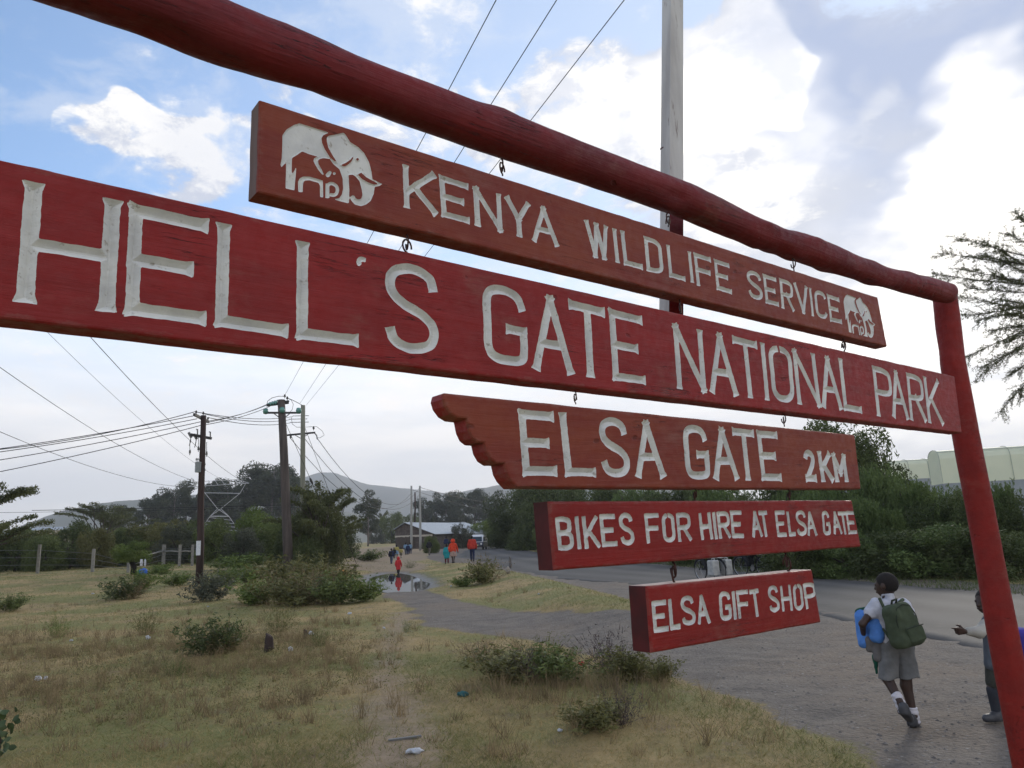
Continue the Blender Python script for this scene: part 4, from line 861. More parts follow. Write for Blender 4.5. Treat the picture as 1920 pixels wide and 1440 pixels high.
tree('bush', 1, 602, 945, 49, .62, 'acacia', 'bushy_tree', 'dense dark bush filling under the spreading acacia', 'bushy trees in the middle distance')
tree('bush', 2, 575, 1000, 45, .8, 'dark', 'bushy_tree', 'dark bush at the foot of the thin pole', 'bushy trees in the middle distance')
# leaning acacia spray at the left edge
tree('acacia', 2, -35, 912, 42, .86, 'acacia', 'acacia_tree', 'acacia at the left edge with sprays reaching up to the right', 'acacias in the middle distance')
# right side of the road
for i, (kd, s_, px, top, Y, wd, lf, lb) in enumerate([
    ('broad', 0, 985, 905, 105, 1.0, 'dark', 'dark tree left of the bike board, over the roadside'), ('broad', 1, 1045, 890, 88, 1.0, 'dark', 'dark tree behind the upper left corner of the bike board'), ('broad', 2, 1120, 900, 72, 1.0, 'dark', 'dark roadside tree behind the word bikes'),
    ('pepper', 0, 1200, 905, 58, 1.05, 'pepper', 'drooping green tree behind the left half of the bike board'), ('broad', 0, 1290, 900, 48, 1.0, 'dark', 'dark roadside tree behind the middle of the bike board'), ('pepper', 1, 1360, 912, 42, 1.0, 'pepper', 'drooping tree behind the right half of the bike board'),
    ('broad', 1, 1455, 900, 37, 1.0, 'dark', 'dark roadside tree behind the distance lettering'), ('broad', 2, 1585, 783, 33, .78, 'dark', 'tall dark tree standing highest above the hedge, right of the boards'), ('pepper', 2, 1545, 905, 28, .95, 'pepper', 'drooping tree below the right end of the lower boards'),
    ('pepper', 0, 1672, 868, 29, .85, 'pepper', 'bright drooping tree in front of the pale greenhouse'), ('pepper', 1, 1735, 908, 27, 1.0, 'pepper', 'drooping tree left of the red post, under the greenhouse'), ('pepper', 2, 1620, 930, 26, 1.0, 'pepper', 'low drooping tree in the hedge above the boy with the green backpack'),
    ('broad', 0, 1802, 925, 25, 1.0, 'dark', 'dark tree behind the red post'), ('pepper', 1, 1880, 912, 25, .9, 'pepper', 'drooping tree right of the red post'), ('broad', 2, 1960, 915, 24, .95, 'dark', 'dark tree cut by the right edge'), ('pepper', 0, 2080, 900, 23, 1.0, 'pepper', 'drooping tree beyond the right edge')]):
    tree(kd, s_, px, top, Y, wd, lf, 'pepper_tree' if kd == 'pepper' else 'broadleaf_tree', lb, 'trees along the right side of the road')
for i, (px, Y, hh, lf, lb) in enumerate([(1490, 24.5, 1.3, 'dark', 'dark shrub at the hedge foot under the bike board'), (1585, 24, 1.3, 'pepper', 'shrub at the hedge foot left of the walking boy'), (1680, 23, 1.4, 'dark', 'shrub at the hedge foot above the walking boy'), (1770, 22, 1.4, 'pepper', 'shrub at the hedge foot left of the red post'), (1870, 21, 1.4, 'dark', 'shrub at the hedge foot right of the red post'),
    (1400, 31, 1.4, 'dark', 'shrub at the road edge behind the second cyclist'), (1310, 36, 1.5, 'pepper', 'shrub at the road edge behind the cyclist with jerrycans'), (1230, 42, 1.6, 'dark', 'shrub at the road edge above the left hook of the lowest board'), (985, 88, 2.2, 'mid', 'roadside shrub by the two figures in dark clothes'), (1040, 74, 2.4, 'mid', 'roadside shrub at the left edge of the bike board')]):
    plant('bush', i % 4, base(px, Y), hh, 1.5, lf, 'hedge_shrub', lb, 'shrub', 'shrubs at the foot of the roadside hedge', i * 1.3)
# shrubs in the field, from pixel boxes: centre x, base y, width, height
for i, (kd, px, py, wd, hh, lf, nm, lb) in enumerate([
    ('shrub', 228, 1124, 76, 44, 'dark', 'shrub', 'low dark shrub in the field below the second fence post'), ('shrub', 262, 1108, 58, 40, 'bright', 'shrub', 'leafy green shrub in the field below the blue bundle'), ('shrub', 330, 1098, 70, 26, 'bright', 'shrub', 'low green shrub left of the transformer pole foot'),
    ('shrub', 392, 1128, 90, 58, 'grey', 'shrub', 'grey green shrub in front of the transformer pole foot'), ('shrub', 440, 1066, 100, 30, 'bright', 'shrub', 'bright low shrub right of the transformer pole'), ('shrub', 478, 1062, 70, 22, 'bright', 'shrub', 'small bright shrub left of the thick pole foot'),
    ('shrub', 540, 1100, 130, 62, 'olive', 'shrub', 'olive shrub at the foot of the two poles'), ('shrub', 490, 1132, 130, 52, 'bright', 'shrub', 'bright leafy shrub, left part of the big clump below the poles'), ('shrub', 560, 1134, 150, 62, 'olive', 'shrub', 'dense olive shrub, middle of the big clump below the poles'),
    ('shrub', 628, 1132, 130, 56, 'mid', 'shrub', 'dense green shrub, right part of the big clump below the poles'), ('shrub', 682, 1128, 90, 50, 'bright', 'shrub', 'low bright shrub beside the puddle'), ('shrub', 612, 1100, 120, 52, 'olive', 'shrub', 'olive shrub behind the big clump'),
    ('shrub', 392, 1228, 110, 72, 'dark', 'shrub', 'rounded dark leafy shrub in the middle of the weeds'), ('shrub', 430, 1215, 60, 45, 'mid', 'shrub', 'lighter shrub touching the dark rounded one'), ('shrub', 18, 1146, 66, 34, 'mid', 'shrub', 'low shrub cut by the left edge'), ('twiggy', 330, 1268, 70, 36, 'mid', 'shrub', 'thin weedy shrub below the dark rounded one'),
    ('shrub', 902, 1094, 70, 46, 'olive', 'shrub', 'roadside bush on the grass bank in front of the man in red'), ('twiggy', 918, 1088, 90, 52, 'dry', 'shrub', 'dry twigs growing out of the bank bush'), ('shrub', 868, 1100, 55, 20, 'bright', 'shrub', 'low green growth left of the bank bush'), ('twiggy', 768, 1066, 30, 15, 'dark', 'shrub', 'tiny dark shrub right of the child in red'),
    ('shrub', 955, 1272, 160, 58, 'olive', 'shrub', 'low olive shrub beside the gravel, left of the lowest board'), ('shrub', 1040, 1276, 150, 64, 'mid', 'shrub', 'low green shrub beside the gravel, nearest the lowest board'), ('twiggy', 900, 1240, 130, 44, 'dry', 'shrub', 'dry brown shrub at the left of the low dark ones'), ('twiggy', 1010, 1250, 160, 56, 'olive', 'shrub', 'thin stems standing above the low green shrub'),
    ('twiggy', 1150, 1262, 150, 86, 'purple', 'shrub', 'bare purplish shrub at the left corner of the lowest board'), ('shrub', 1175, 1276, 130, 62, 'olive', 'shrub', 'olive shrub below the left corner of the lowest board'), ('shrub', 1238, 1278, 80, 46, 'olive', 'shrub', 'shrub directly below the lowest board'),
    ('shrub', 1118, 1368, 130, 60, 'olive', 'shrub', 'low thorny shrub in the foreground grass with a white scrap'), ('twiggy', 1165, 1358, 110, 76, 'purple', 'shrub', 'spiky bare shrub in the foreground grass'), ('twiggy', 600, 1212, 60, 36, 'mid', 'shrub', 'weedy shrub right of the small stump'),
    ('twiggy', 570, 1320, 50, 44, 'dry', 'shrub', 'thin dry plant in the foreground grass, centre left'), ('twiggy', 762, 1186, 24, 24, 'mid', 'shrub', 'small upright plant beside the footpath'), ('shrub', 462, 1090, 90, 34, 'bright', 'shrub', 'low green growth between transformer pole and clump'),
    ('twiggy', 520, 1134, 120, 70, 'dry', 'shrub', 'dry brown stems standing in the left of the big clump'), ('twiggy', 600, 1132, 130, 76, 'dry', 'shrub', 'dry brown stems standing in the right of the big clump'), ('twiggy', 415, 1226, 110, 60, 'dry', 'shrub', 'dry stems beside the dark rounded shrub'), ('twiggy', 1000, 1272, 150, 62, 'purple', 'shrub', 'reddish dry stems among the low shrubs beside the gravel'), ('twiggy', 250, 1122, 70, 40, 'dry', 'shrub', 'dry stems among the shrubs below the blue bundle'),
    ('shrub', 690, 1052, 70, 22, 'mid', 'shrub', 'low dark growth on the bare slope beyond the puddle'), ('shrub', 420, 1100, 70, 34, 'mid', 'shrub', 'low green shrub between transformer pole and the big clump'), ('shrub', 300, 1078, 60, 24, 'bright', 'shrub', 'low green growth right of the blue bundle'),
    ('twiggy', 110, 1195, 60, 44, 'bright', 'shrub', 'yellowish upright weed in the left field'), ('twiggy', 270, 1190, 80, 50, 'olive', 'shrub', 'tall weed left of the dark rounded shrub'), ('twiggy', 520, 1185, 90, 60, 'olive', 'shrub', 'tall weeds behind the stump')]):
    p = gp(px, py); k = (p - CAM).dot(Fw) / F_PX; hgt = max(hh * k, .06)
    plant(kd, i % 4, p, hgt, wd * k / hgt / 1.25, lf, nm, lb, 'shrub', 'shrubs in the rough grass', i * 2.1)
# small flat topped bush with a black trunk
p = gp(243, 1077); k = (p - CAM).dot(Fw) / F_PX
o = plant('bush', 3, p + Vector((0, 0, 22 * k)), 34 * k, 1.0, 'bright', 'small_tree', 'small light green tree with flat round crown and thick black trunk', 'tree')
o.scale = (58 * k, 58 * k, 36 * k)
for c in list(o.children):
    if c.name.startswith('trunk'): bpy.data.objects.remove(c)
MB().tube([(.14, 0, -.75), (.12, 0, -.2), (.0, 0, .15), (-.1, 0, .4)], [.11, .09, .08, .03], 8).build('trunk', mat('black_bark', (.018, .015, .013), rough=.9), o, True)
# near acacia coming in from the right edge
AY = 13.0; ar = np.random.RandomState(5)
bx = base(2160, AY); A_ = empty('acacia_tree', bx, 'near acacia with fine feathery twigs reaching in from the right edge', 'tree')
mb = MB(); LV, LT = [], []
def w3(x, y, dY=0.0): return np.array(at(x, y, AY + dY)) - np.array(bx)
mb.tube([(0, 0, -.2), (.1, 0, 1.2), tuple(w3(2140, 800)), tuple(w3(2110, 640))], [.17, .14, .12, .10], 9)
heads = [(1766, 474), (1800, 447), (1752, 514), (1805, 505), (1815, 540), (1800, 555), (1812, 592), (1835, 600), (1815, 668), (1840, 690), (1842, 702), (1875, 772), (1905, 400), (1890, 440), (1850, 455), (1860, 520), (1870, 560), (1860, 620), (1895, 640), (1900, 700), (1915, 410), (1915, 735), (1880, 490), (1890, 590), (1845, 480), (1950, 380), (2020, 380), (1960, 470), (1980, 560), (1960, 640), (1990, 720)]
for (x, y) in heads + [(2250 + 60 * i, 420 + 50 * (i % 5)) for i in range(10)]:
    d1 = ar.uniform(-1.2, 1.2); s_ = w3(2110 + ar.uniform(-30, 30), 640 + ar.uniform(-70, 30) + (y - 560) * .25, d1 * .2); e = w3(x, y, d1); droop = 0 if y < 600 else .25
    m1 = s_ * .6 + e * .4 + np.array([0, 0, .25 + droop]); path = np.array(smooth_line([s_, m1, s_ * .25 + e * .75 + np.array([0, 0, .10 + droop * .6]), e], 9))
    mb.tube([tuple(q_) for q_ in path], list(np.linspace(.020, .0025, len(path))), 5)
    for k in range(4, len(path)):
        for _ in range(3):
            t0 = path[k] + (path[k] - path[k - 1]) * ar.uniform(-1, 0); d = (path[k] - path[k - 1]); d /= np.linalg.norm(d); sd_ = unit(1, ar)[0]; sd_[2] *= .55
            d2 = d * .8 + sd_ * .75; d2 /= np.linalg.norm(d2); L_ = ar.uniform(.12, .42) * (1.15 - k / len(path) * .5)
            tw = [t0, t0 + d2 * L_ * .5 + np.array([0, 0, ar.normal(0, .02)]), t0 + d2 * L_ + np.array([0, 0, ar.normal(-.01 - droop * .15, .03)])]
            mb.tube([tuple(q_) for q_ in tw], [.0032, .0022, .0014], 4, cap=False)
            n_ = int(L_ * 210); t = ar.rand(n_); C = np.stack([np.interp(t, [0, .5, 1], [q_[a] for q_ in tw]) for a in range(3)], 1) + ar.normal(0, .014, (n_, 3))
            LV.append(tris(C, .026, ar, .40)); LT.append(np.clip(ar.normal(.4, .2, n_), 0, 1))
mb.build('trunk', BARK, A_, True); link('crown', leafmesh('crown', np.concatenate(LV), np.concatenate(LT)), LM['acacia'], A_)
# grass and weeds: nobody could count them
def scatter(n, y0, y1, r, pw=1.6, xw=.85):
    u = r.rand(n); Y = (y0 ** (1 - pw) + u * (y1 ** (1 - pw) - y0 ** (1 - pw))) ** (1 / (1 - pw)); X = r.uniform(-xw, xw, n) * (Y + 1.5); return X, Y
def blades(X, Y, hgt, wid, r, lean=.6):
    z = H(X, Y); n = len(X); a = r.uniform(0, 6.28, n); c = np.stack([X, Y, z - .005], 1); s_ = np.stack([np.cos(a), np.sin(a), np.zeros(n)], 1) * wid[:, None]
    l_ = np.stack([r.normal(0, lean, n), r.normal(0, lean, n), np.ones(n)], 1) * hgt[:, None]
    return np.stack([c - s_, c + s_, c + l_], 1).reshape(-1, 3)
r = np.random.RandomState(17); X, Y = scatter(620000, 4.3, 60, r)
sg_, sp_, sd_ = fields(X, Y); p_ = np.stack([X, Y], -1); pat = .5 + .5 * vnoise(p_ * .8, 71) ; lush = np.maximum(sst(vnoise(p_ * .33, 72), -.15, .4), .8 * sst(Y, 15, 22) * sst(-X, 3, 7))
keep = (sg_ > .02 + .12 * r.rand(len(X))) & (sp_ > .5) & ((sd_ > 0) | (r.rand(len(X)) < .25)) & (r.rand(len(X)) < .35 + .65 * pat)
X, Y, lush, sg_ = X[keep], Y[keep], lush[keep], sg_[keep]
bk = np.exp(-(linedist(X, Y, BERM) / 1.6) ** 2) * (Y > 11); lush = np.maximum(lush, bk * .95)
hg = (.014 + .030 * r.rand(len(X)) ** 2) * (1 + .5 * lush) * (1 + Y / 40); tint = np.clip(.68 - .55 * lush + .18 * vnoise(np.stack([X, Y], -1) * 1.7, 79) + r.normal(0, .24, len(X)), 0, 1)
me = leafmesh('grass', blades(X, Y, hg, .0018 + .0010 * Y / 6 + 0 * X, r, 1.3), tint); setp(link('grass', me, LM['grass']), kind='stuff')
# dry weeds with thin stems, thickest across the left middle ground
r = np.random.RandomState(18); X, Y = scatter(16000, 6.0, 26, r, 1.5); px_ = 960 + 1386 * X / Y; sg_, sp_, sd_ = fields(X, Y)
dn = np.exp(-((Y - 13.5) / 4.0) ** 2) * sst(-px_, -800, -500) + .05 + .5 * np.exp(-((Y - 9) / 2) ** 2) * sst(px_, 820, 900) * sst(-px_, -1300, -1200)
keep = (sg_ > .15) & (sp_ > .6) & (r.rand(len(X)) < dn * (.3 + .7 * sst(vnoise(np.stack([X, Y], -1) * .7, 73), -.3, .3))); X, Y = X[keep], Y[keep]
V, T = [], []; z = H(X, Y)
for x, y, zz in zip(X, Y, z):         # tufts of tall dry grass, a few with seed heads
    n_ = r.randint(5, 22); hgt = r.uniform(.07, .30); a = np.array([x, y, zz]) + r.normal(0, .035, (n_, 3)) * (1, 1, 0); l_ = np.stack([r.normal(0, .4, n_), r.normal(0, .4, n_), np.ones(n_)], 1) * hgt * r.uniform(.5, 1.15, (n_, 1)); w_ = np.array([.0022 + .0003 * y / 6, 0, 0])
    V.append(np.stack([a - w_, a + w_, a + l_], 1).reshape(-1, 3)); tt = r.uniform(.15, .95); T.append(np.clip(tt + r.normal(0, .15, n_), 0, 1))
    if r.rand() < .35:
        k = r.randint(4, 12); c_ = a[0] + l_[0]; C = c_ + r.normal(0, .016, (k, 3)) * (1, 1, 1.8); V.append(tris(C, .016, r, .5)); T.append(np.clip(r.normal(.3, .2, k), 0, 1))
me = leafmesh('weeds', np.concatenate(V), np.concatenate(T)); setp(link('weeds', me, LM['dry']), kind='stuff')
r = np.random.RandomState(19); X, Y = scatter(26000, 7, 26, r, 1.3); px_ = 960 + 1386 * X / Y; sg_, sp_, sd_ = fields(X, Y)
dn = np.exp(-((Y - 13.0) / 4.5) ** 2) * sst(-px_, -850, -450) * sst(vnoise(np.stack([X, Y], -1) * .6, 75), -.2, .4); keep = (sg_ > .15) & (r.rand(len(X)) < dn); X, Y = X[keep], Y[keep]
C = np.stack([X, Y, H(X, Y)], 1) + np.abs(r.normal(0, 1, (len(X), 3))) * (.0, .0, .045); C = np.repeat(C, 14, 0) + r.normal(0, .05, (14 * len(C), 3)) * (1, 1, .5)
setp(link('weeds', leafmesh('weeds', tris(C, .018, r, .55), np.clip(r.normal(.4, .25, len(C)), 0, 1)), LM['olive']), kind='stuff')
# greener verge on the far side of the road
r = np.random.RandomState(20); n_ = 60000; u = r.rand(n_); d_ = r.rand(n_) ** 1.3; i_ = (u * 419).astype(int); e = fE[i_]; tdir = np.gradient(fE, axis=0)[i_]; tdir /= np.linalg.norm(tdir, axis=1)[:, None]; nn = np.stack([tdir[:, 1], -tdir[:, 0]], 1)
if (nn[0] @ (fE[0] - nE[0])) < 0: nn = -nn
P_ = e + nn * (-.15 + 3.2 * d_)[:, None] + tdir * r.normal(0, .1, n_)[:, None]; k = P_[:, 1] < 75; P_ = P_[k]; r2 = r.rand(len(P_))
me = leafmesh('grass', blades(P_[:, 0], P_[:, 1], .06 + .18 * r2 ** 2, .004 + .0012 * P_[:, 1] / 6, r), np.clip(r.normal(.45, .25, len(P_)), 0, 1)); setp(link('grass', me, LM['green']), kind='stuff')
# ------------------------------------------------------------------ utility poles
WOODD = mat('dark_creosoted_pole', (.050, .030, .026), (.030, .020, .018), 2, .85, (15, .4, .01), stretch=(3, 3, .3)); WOODM = mat('brown_weathered_pole', (.095, .078, .070), (.060, .050, .046), 2, .88, (15, .5, .01), stretch=(3, 3, .3), c3=(.16, .13, .11))
WOODP = mat('pale_green_grey_pole', (.235, .235, .180), (.170, .172, .135), 2, .85, (15, .4, .01), stretch=(3, 3, .3)); STEEL = mat('galvanised_steel', (.20, .20, .20), (.13, .13, .13), 5, .55, metal=.4)
DKMETAL = mat('dark_line_hardware', (.035, .033, .034), rough=.6); GLASSG = mat('green_glass_insulator', (.10, .26, .22), rough=.25, spec=.6); CAN = mat('grey_transformer_paint', (.26, .28, .28), (.20, .22, .22), 6, .5)
PAPER = mat('white_paper', (.62, .64, .66), (.5, .52, .54), 20, .8); WIRE = mat('black_wire', (.022, .021, .022), rough=.6)
class Pole:
    def __init__(s, pb, pt, wpx, m_, label):
        b0 = gp(*pb); s.Y = b0.y; s.k = (b0 - CAM).dot(Fw) / F_PX; t0 = at(pt[0], pt[1], s.Y); s.b0, s.t0 = b0, t0
        s.o = empty('utility_pole', b0, label, 'utility pole', 'utility poles'); d = t0 - b0; r = wpx * s.k / 2; kk = [0, .2, .45, .7, 1.0]
        rr = np.random.RandomState(int(pb[0])); MB().tube([tuple(d * q + Vector((rr.normal(0, .02), 0, -.2 if q == 0 else 0))) for q in kk], [r * 1.1, r * 1.03, r * .97, r * .9, r * .8], 12).build('shaft', m_, s.o, True)
    def P(s, x, y, dY=0): return at(x, y, s.Y + dY) - s.b0
    def arm(s, a, c, r=.055, name='crossarm', m_=None):
        mb = MB(); a, c = Vector(a), Vector(c); ax = (c - a); q = Vector((1, 0, 0)).rotation_difference(ax.normalized()).to_matrix(); mb.box((a + c) / 2, (ax.length, r * 1.6, r * 2), M=q); return mb.build(name, m_ or DKMETAL, s.o)
    def ins(s, x, y, hpx=7, dY=0, m_=None, rp=2.2):
        k = s.k; h_ = hpx * k; r = rp * k; MB().lathe(s.P(x, y, dY), [(r * .3, -h_ * .5), (r * .3, -h_ * .2), (r, -h_ * .15), (r * .75, h_ * .05), (r, h_ * .1), (r * .6, h_ * .3), (r * .75, h_ * .35), (r * .3, h_ * .5)], 10).build('insulator', m_ or DKMETAL, s.o, True)
    def rod(s, pts, r=.015, name='jumper_wire', m_=None): MB().tube([tuple(s.P(*p)) for p in pts], r, 5).build(name, m_ or DKMETAL, s.o)
p1 = Pole((373, 1086), (381, 779), 12.5, WOODD, 'dark pole carrying a grey transformer, leftmost of the poles')
p1.arm(p1.P(364, 777, -.9), p1.P(391, 791, .9)); p1.arm(p1.P(358, 815, -.5), p1.P(396, 822, .5))
for x, y, dY in ((368, 773, -.8), (381, 775, 0), (390, 785, .8)): p1.ins(x, y, 7, dY)
for x, y, dY in ((369, 810, -.3), (378, 812, 0), (393, 815, .4)): p1.rod([(x - 1, y - 5, dY), (x + 1.5, y - 5, dY), (x + 1.5, y + 5, dY), (x, y + 6, dY)], .03, 'fuse_cutout', STEEL)
for x, y in ((356, 816), (366, 819)): p1.rod([(x - 2, y - 5), (x + 3, y + 4)], .06, 'fuse_cutout', STEEL); p1.rod([(x + 2, y + 5), (x + 1, y + 12), (x - 1, y + 20)], .018)
for x, y in ((356, 848), (387.5, 851), (372, 842)): p1.ins(x, y, 11, 0, STEEL, 2.2); p1.rod([(x, y - 22), (x, y - 5)], .012)
tk = p1.k; tc_ = p1.P(371.5, 875, -.15); MB().lathe(tc_, [(.1, -11 * tk), (5.6 * tk, -10.5 * tk), (5.6 * tk, 7 * tk), (6.2 * tk, 7 * tk), (6.2 * tk, 8.5 * tk), (4 * tk, 9.5 * tk), (.02, 10 * tk)], 16).build('transformer', CAN, p1.o, False)
for dx_ in (-3, 0, 3): p1.ins(371 + dx_, 862, 7, -.15, STEEL, 1.4)
p1.arm(p1.P(372, 870), p1.P(385, 871), .04, 'bracket'); p1.arm(p1.P(372, 881), p1.P(385, 881), .04, 'bracket')
MB().tube([p1.P(374.6, 1041), p1.P(375.3, 1014)], 6.9 * tk, 12).build('pale_band', PAPER, p1.o)
p2 = Pole((541, 1066), (528, 750), 17.5, WOODM, 'thick brown leaning pole with green glass insulators')
p2.arm(p2.P(497, 774, -.3), p2.P(563, 774, .3)); p2.arm(p2.P(500, 760, -.4), p2.P(541, 755, .4), .07); p2.arm(p2.P(506, 757, .3), p2.P(542, 752, 1.0), .05)
for x, y in ((498, 771), (529, 769), (560, 770)): MB().lathe(p2.P(x, y, -.25), [(.02, -.16), (.16, -.12), (.19, 0), (.16, .12), (.02, .16)], 12, (1, .4, 0)).build('insulator', GLASSG, p2.o, True)
for i in range(3):
    for j in range(4): MB().lathe(p2.P(503 + 4.5 * j + i * 2, 759.5 - j * 1.3 - i * 1.5, -.3 + .4 * i), [(.02, -.04), (.10, -.03), (.11, .02), (.02, .05)], 9, (1, .1, .3)).build('insulator', GLASSG, p2.o, True)
p2.rod([(512, 774), (528, 786)], .03, 'brace'); p2.rod([(545, 774), (530, 786)], .03, 'brace')
for x, y in ((534, 743), (538.5, 747)): p2.ins(x, y, 8)
p2.rod([(534, 750), (534, 756)], .03, 'pin'); p2.rod([(500, 760), (502, 752), (510, 746), (522, 743), (534, 743)], .018); p2.rod([(538, 746), (548, 750), (560, 756), (567, 760)], .018); p2.rod([(538, 746), (546, 750), (550, 758), (548, 768), (540, 776)], .014)
p3 = Pole((567, 1062), (568, 760), 10.5, WOODP, 'thin pale green grey pole with torn paper, right of the thick one')
p3.arm(p3.P(538, 816, -.3), p3.P(591, 811, .3)); p3.rod([(552, 815), (564, 822)], .025, 'brace'); p3.rod([(580, 812), (566, 822)], .025, 'brace')
for y_, a, c in ((780, 549, 579), (786, 542, 576), (792, 544, 579)): p3.rod([(a, y_, -.2), (c, y_ - .6, .2)], .02, 'pin')
p3.ins(588, 803, 8); p3.ins(545, 820, 7); p3.rod([(590, 812), (594, 817), (595, 824)], .035, 'insulator'); p3.rod([(571, 801), (584, 800), (594, 800), (604, 808), (608, 816), (600, 821), (595, 821)], .014); p3.rod([(546, 782), (548, 795), (556, 801), (571, 801)], .014)
mb = MB(); k_ = p3.k; mb.add([p3.P(568, 1013, -.16), p3.P(576, 1012, -.16), p3.P(573, 1022, -.18), p3.P(571, 1034, -.15), p3.P(573, 1044, -.16), p3.P(566, 1044, -.16), p3.P(569, 1030, -.15)], [(0, 1, 2, 3, 4, 5, 6)]); mb.build('paper', PAPER, p3.o)
PALEP = mat('pale_far_pole', (.30, .30, .28), rough=.85)
q1 = Pole((771.5, 1031), (771.5, 911), 4.5, PALEP, 'pale pole in front of the stone house, left of a pair'); q2 = Pole((788, 1032), (787.5, 911), 4.5, PALEP, 'pale pole in front of the stone house, right of a pair')
q3 = Pole((778, 1028), (778, 923), 3.2, WOODD, 'thin dark pole between the two pale ones'); q4 = Pole((933, 1012), (932, 938), 3.4, PALEP, 'pale pole far down the road by the gum trees'); q5 = Pole((925, 1010), (924.5, 953), 2.4, WOODD, 'thin dark pole far down the road')
MB().box(q3.P(777.5, 1010, -.12), (.35, .03, .5)).build('notice', PAPER, q3.o)
# ------------------------------------------------------------------ wires, each a thing of its own
def wire(a, c, sag, r, label, n=16, group='power lines'):
    a, c = Vector(a), Vector(c); pts = [a.lerp(c, i / n) - Vector((0, 0, sag * 4 * (i / n) * (1 - i / n))) for i in range(n + 1)]
    o = MB().tube([tuple(p - a) for p in pts], r, 5).build('power_line', WIRE); o.location = a; return setp(o, label, 'power line', group)
Y1, Y2, Y3 = p1.Y, p2.Y, p3.Y
def cont(a, c, t): a, c = Vector(a), Vector(c); return a + (c - a) * t
for (x, lb), e in zip(((928, 'overhead line crossing the beam, leftmost of three'), (1041, 'overhead line crossing the beam, middle of three'), (1167, 'overhead line crossing the beam, rightmost of three')), (at(534, 741, Y2), at(562, 757, Y2), at(574, 760, Y3))):
    wire(e, cont(e, at(x, 0, 10.5), 1.12), .10, .0085, lb)
for i, (xe, ye, dY, yl, lb) in enumerate(((369, 771, -.8, 831, 'topmost of the lines fanning out left from the dark pole'), (366, 779, -.8, 837, 'second line from the top running left from the dark pole'), (370, 785, 0, 843, 'third line from the top running left from the dark pole'), (380, 790, 0, 858, 'second lowest line running left from the dark pole'), (379, 797, 0, 880, 'lowest line running left from the dark pole'))):
    a = at(xe, ye, Y1 + dY); wire(a, cont(a, at(0, yl, Y1 - 3), 1.35), .12 + .2 * (i == 0), .016, lb)
for (xa, ya, xb, yb, tY, lb) in ((371, 773, 549, 781, Y3, 'topmost line between dark pole and thin pole'), (382, 776, 543, 787, Y3, 'middle line between dark pole and thin pole'), (391, 783, 544, 793, Y3, 'lowest level line between dark pole and thin pole'), (380, 791, 499, 760, Y2, 'thick line rising from the dark pole to the top of the leaning pole'), (381, 797, 506, 762, Y2, 'lower of the lines rising from the dark pole to the leaning pole'), (383, 793, 503, 757, Y2, 'thin line rising from the dark pole to the leaning pole top')):
    wire(at(xa, ya, Y1), at(xb, yb, tY), .22 if ya < 790 else .12, .017, lb)
PY = 150
for (xa, ya, Ya, xb, yb, Yb, lb) in ((0, 672, 60, 372, 904, PY, 'long line sloping down from the left edge towards the pylon, upper'), (0, 795, 70, 352, 913, PY, 'long line sloping down from the left edge towards the pylon, lower'), (190, 636, 55, 462, 906, PY, 'long line passing the transformer towards the right arm of the pylon'), (105, 622, 60, 420, 901, PY, 'faint thin line between the two long slopes on the left')):
    a = at(xa, ya, Ya); e = at(xb, yb, Yb); wire(e, cont(e, a, 1.15), 1.6, .018 if 'faint' in lb else .03, lb)
for (xa, ya, xb, yb, Yb, lb) in ((545, 822, 771, 925, q1.Y, 'line from the thin pole down to the left pale pole'), (568, 818, 787, 927, q2.Y, 'line from the thin pole down to the right pale pole'), (595, 822, 787, 914, q2.Y, 'line from the right end of the thin pole crossarm to the far poles')):
    wire(at(xa, ya, Y3), at(xb, yb, Yb), 3.2, .020, lb)
wire(at(771, 918, q1.Y), at(924, 955, q5.Y), 1.0, .03, 'far line from the pale pole pair along the road'); wire(at(787, 914, q2.Y), at(932, 941, q4.Y), .8, .03, 'far upper line from the pale pole pair along the road')
for (xa, ya, Ya, xb, yb, lb, iy) in ((534, 790, Y2, 597, 932, 'stay wire with dark insulator leaning right from the thick pole', 902), (571, 800, Y3, 624, 940, 'stay wire with low insulator leaning right from the thin pole', 925)):
    a = at(xa, ya, Ya); e = cont(a, at(xb, yb, Ya + 1.0), 1.0); e2 = cont(a, e, (a.z - .3) / (a.z - e.z)); o = wire(a, e2, .0, .014, lb, 3, 'stay wires'); f = (iy - ya) / (yb - ya)
    m_ = (e - a) * f; dd = (e - a).normalized(); MB().tube([m_ - dd * .22, m_ - dd * .1, m_ + dd * .1, m_ + dd * .22], [.03, .07, .07, .03], 8).build('insulator', DKMETAL, o)
wire(at(60, 957, 80), at(560, 946, 80), .05, .03, 'pale low line stretched across the gum trees', 10); wire(at(-60, 962, 84), at(560, 951, 84), .05, .02, 'second low line just under the pale one', 10)
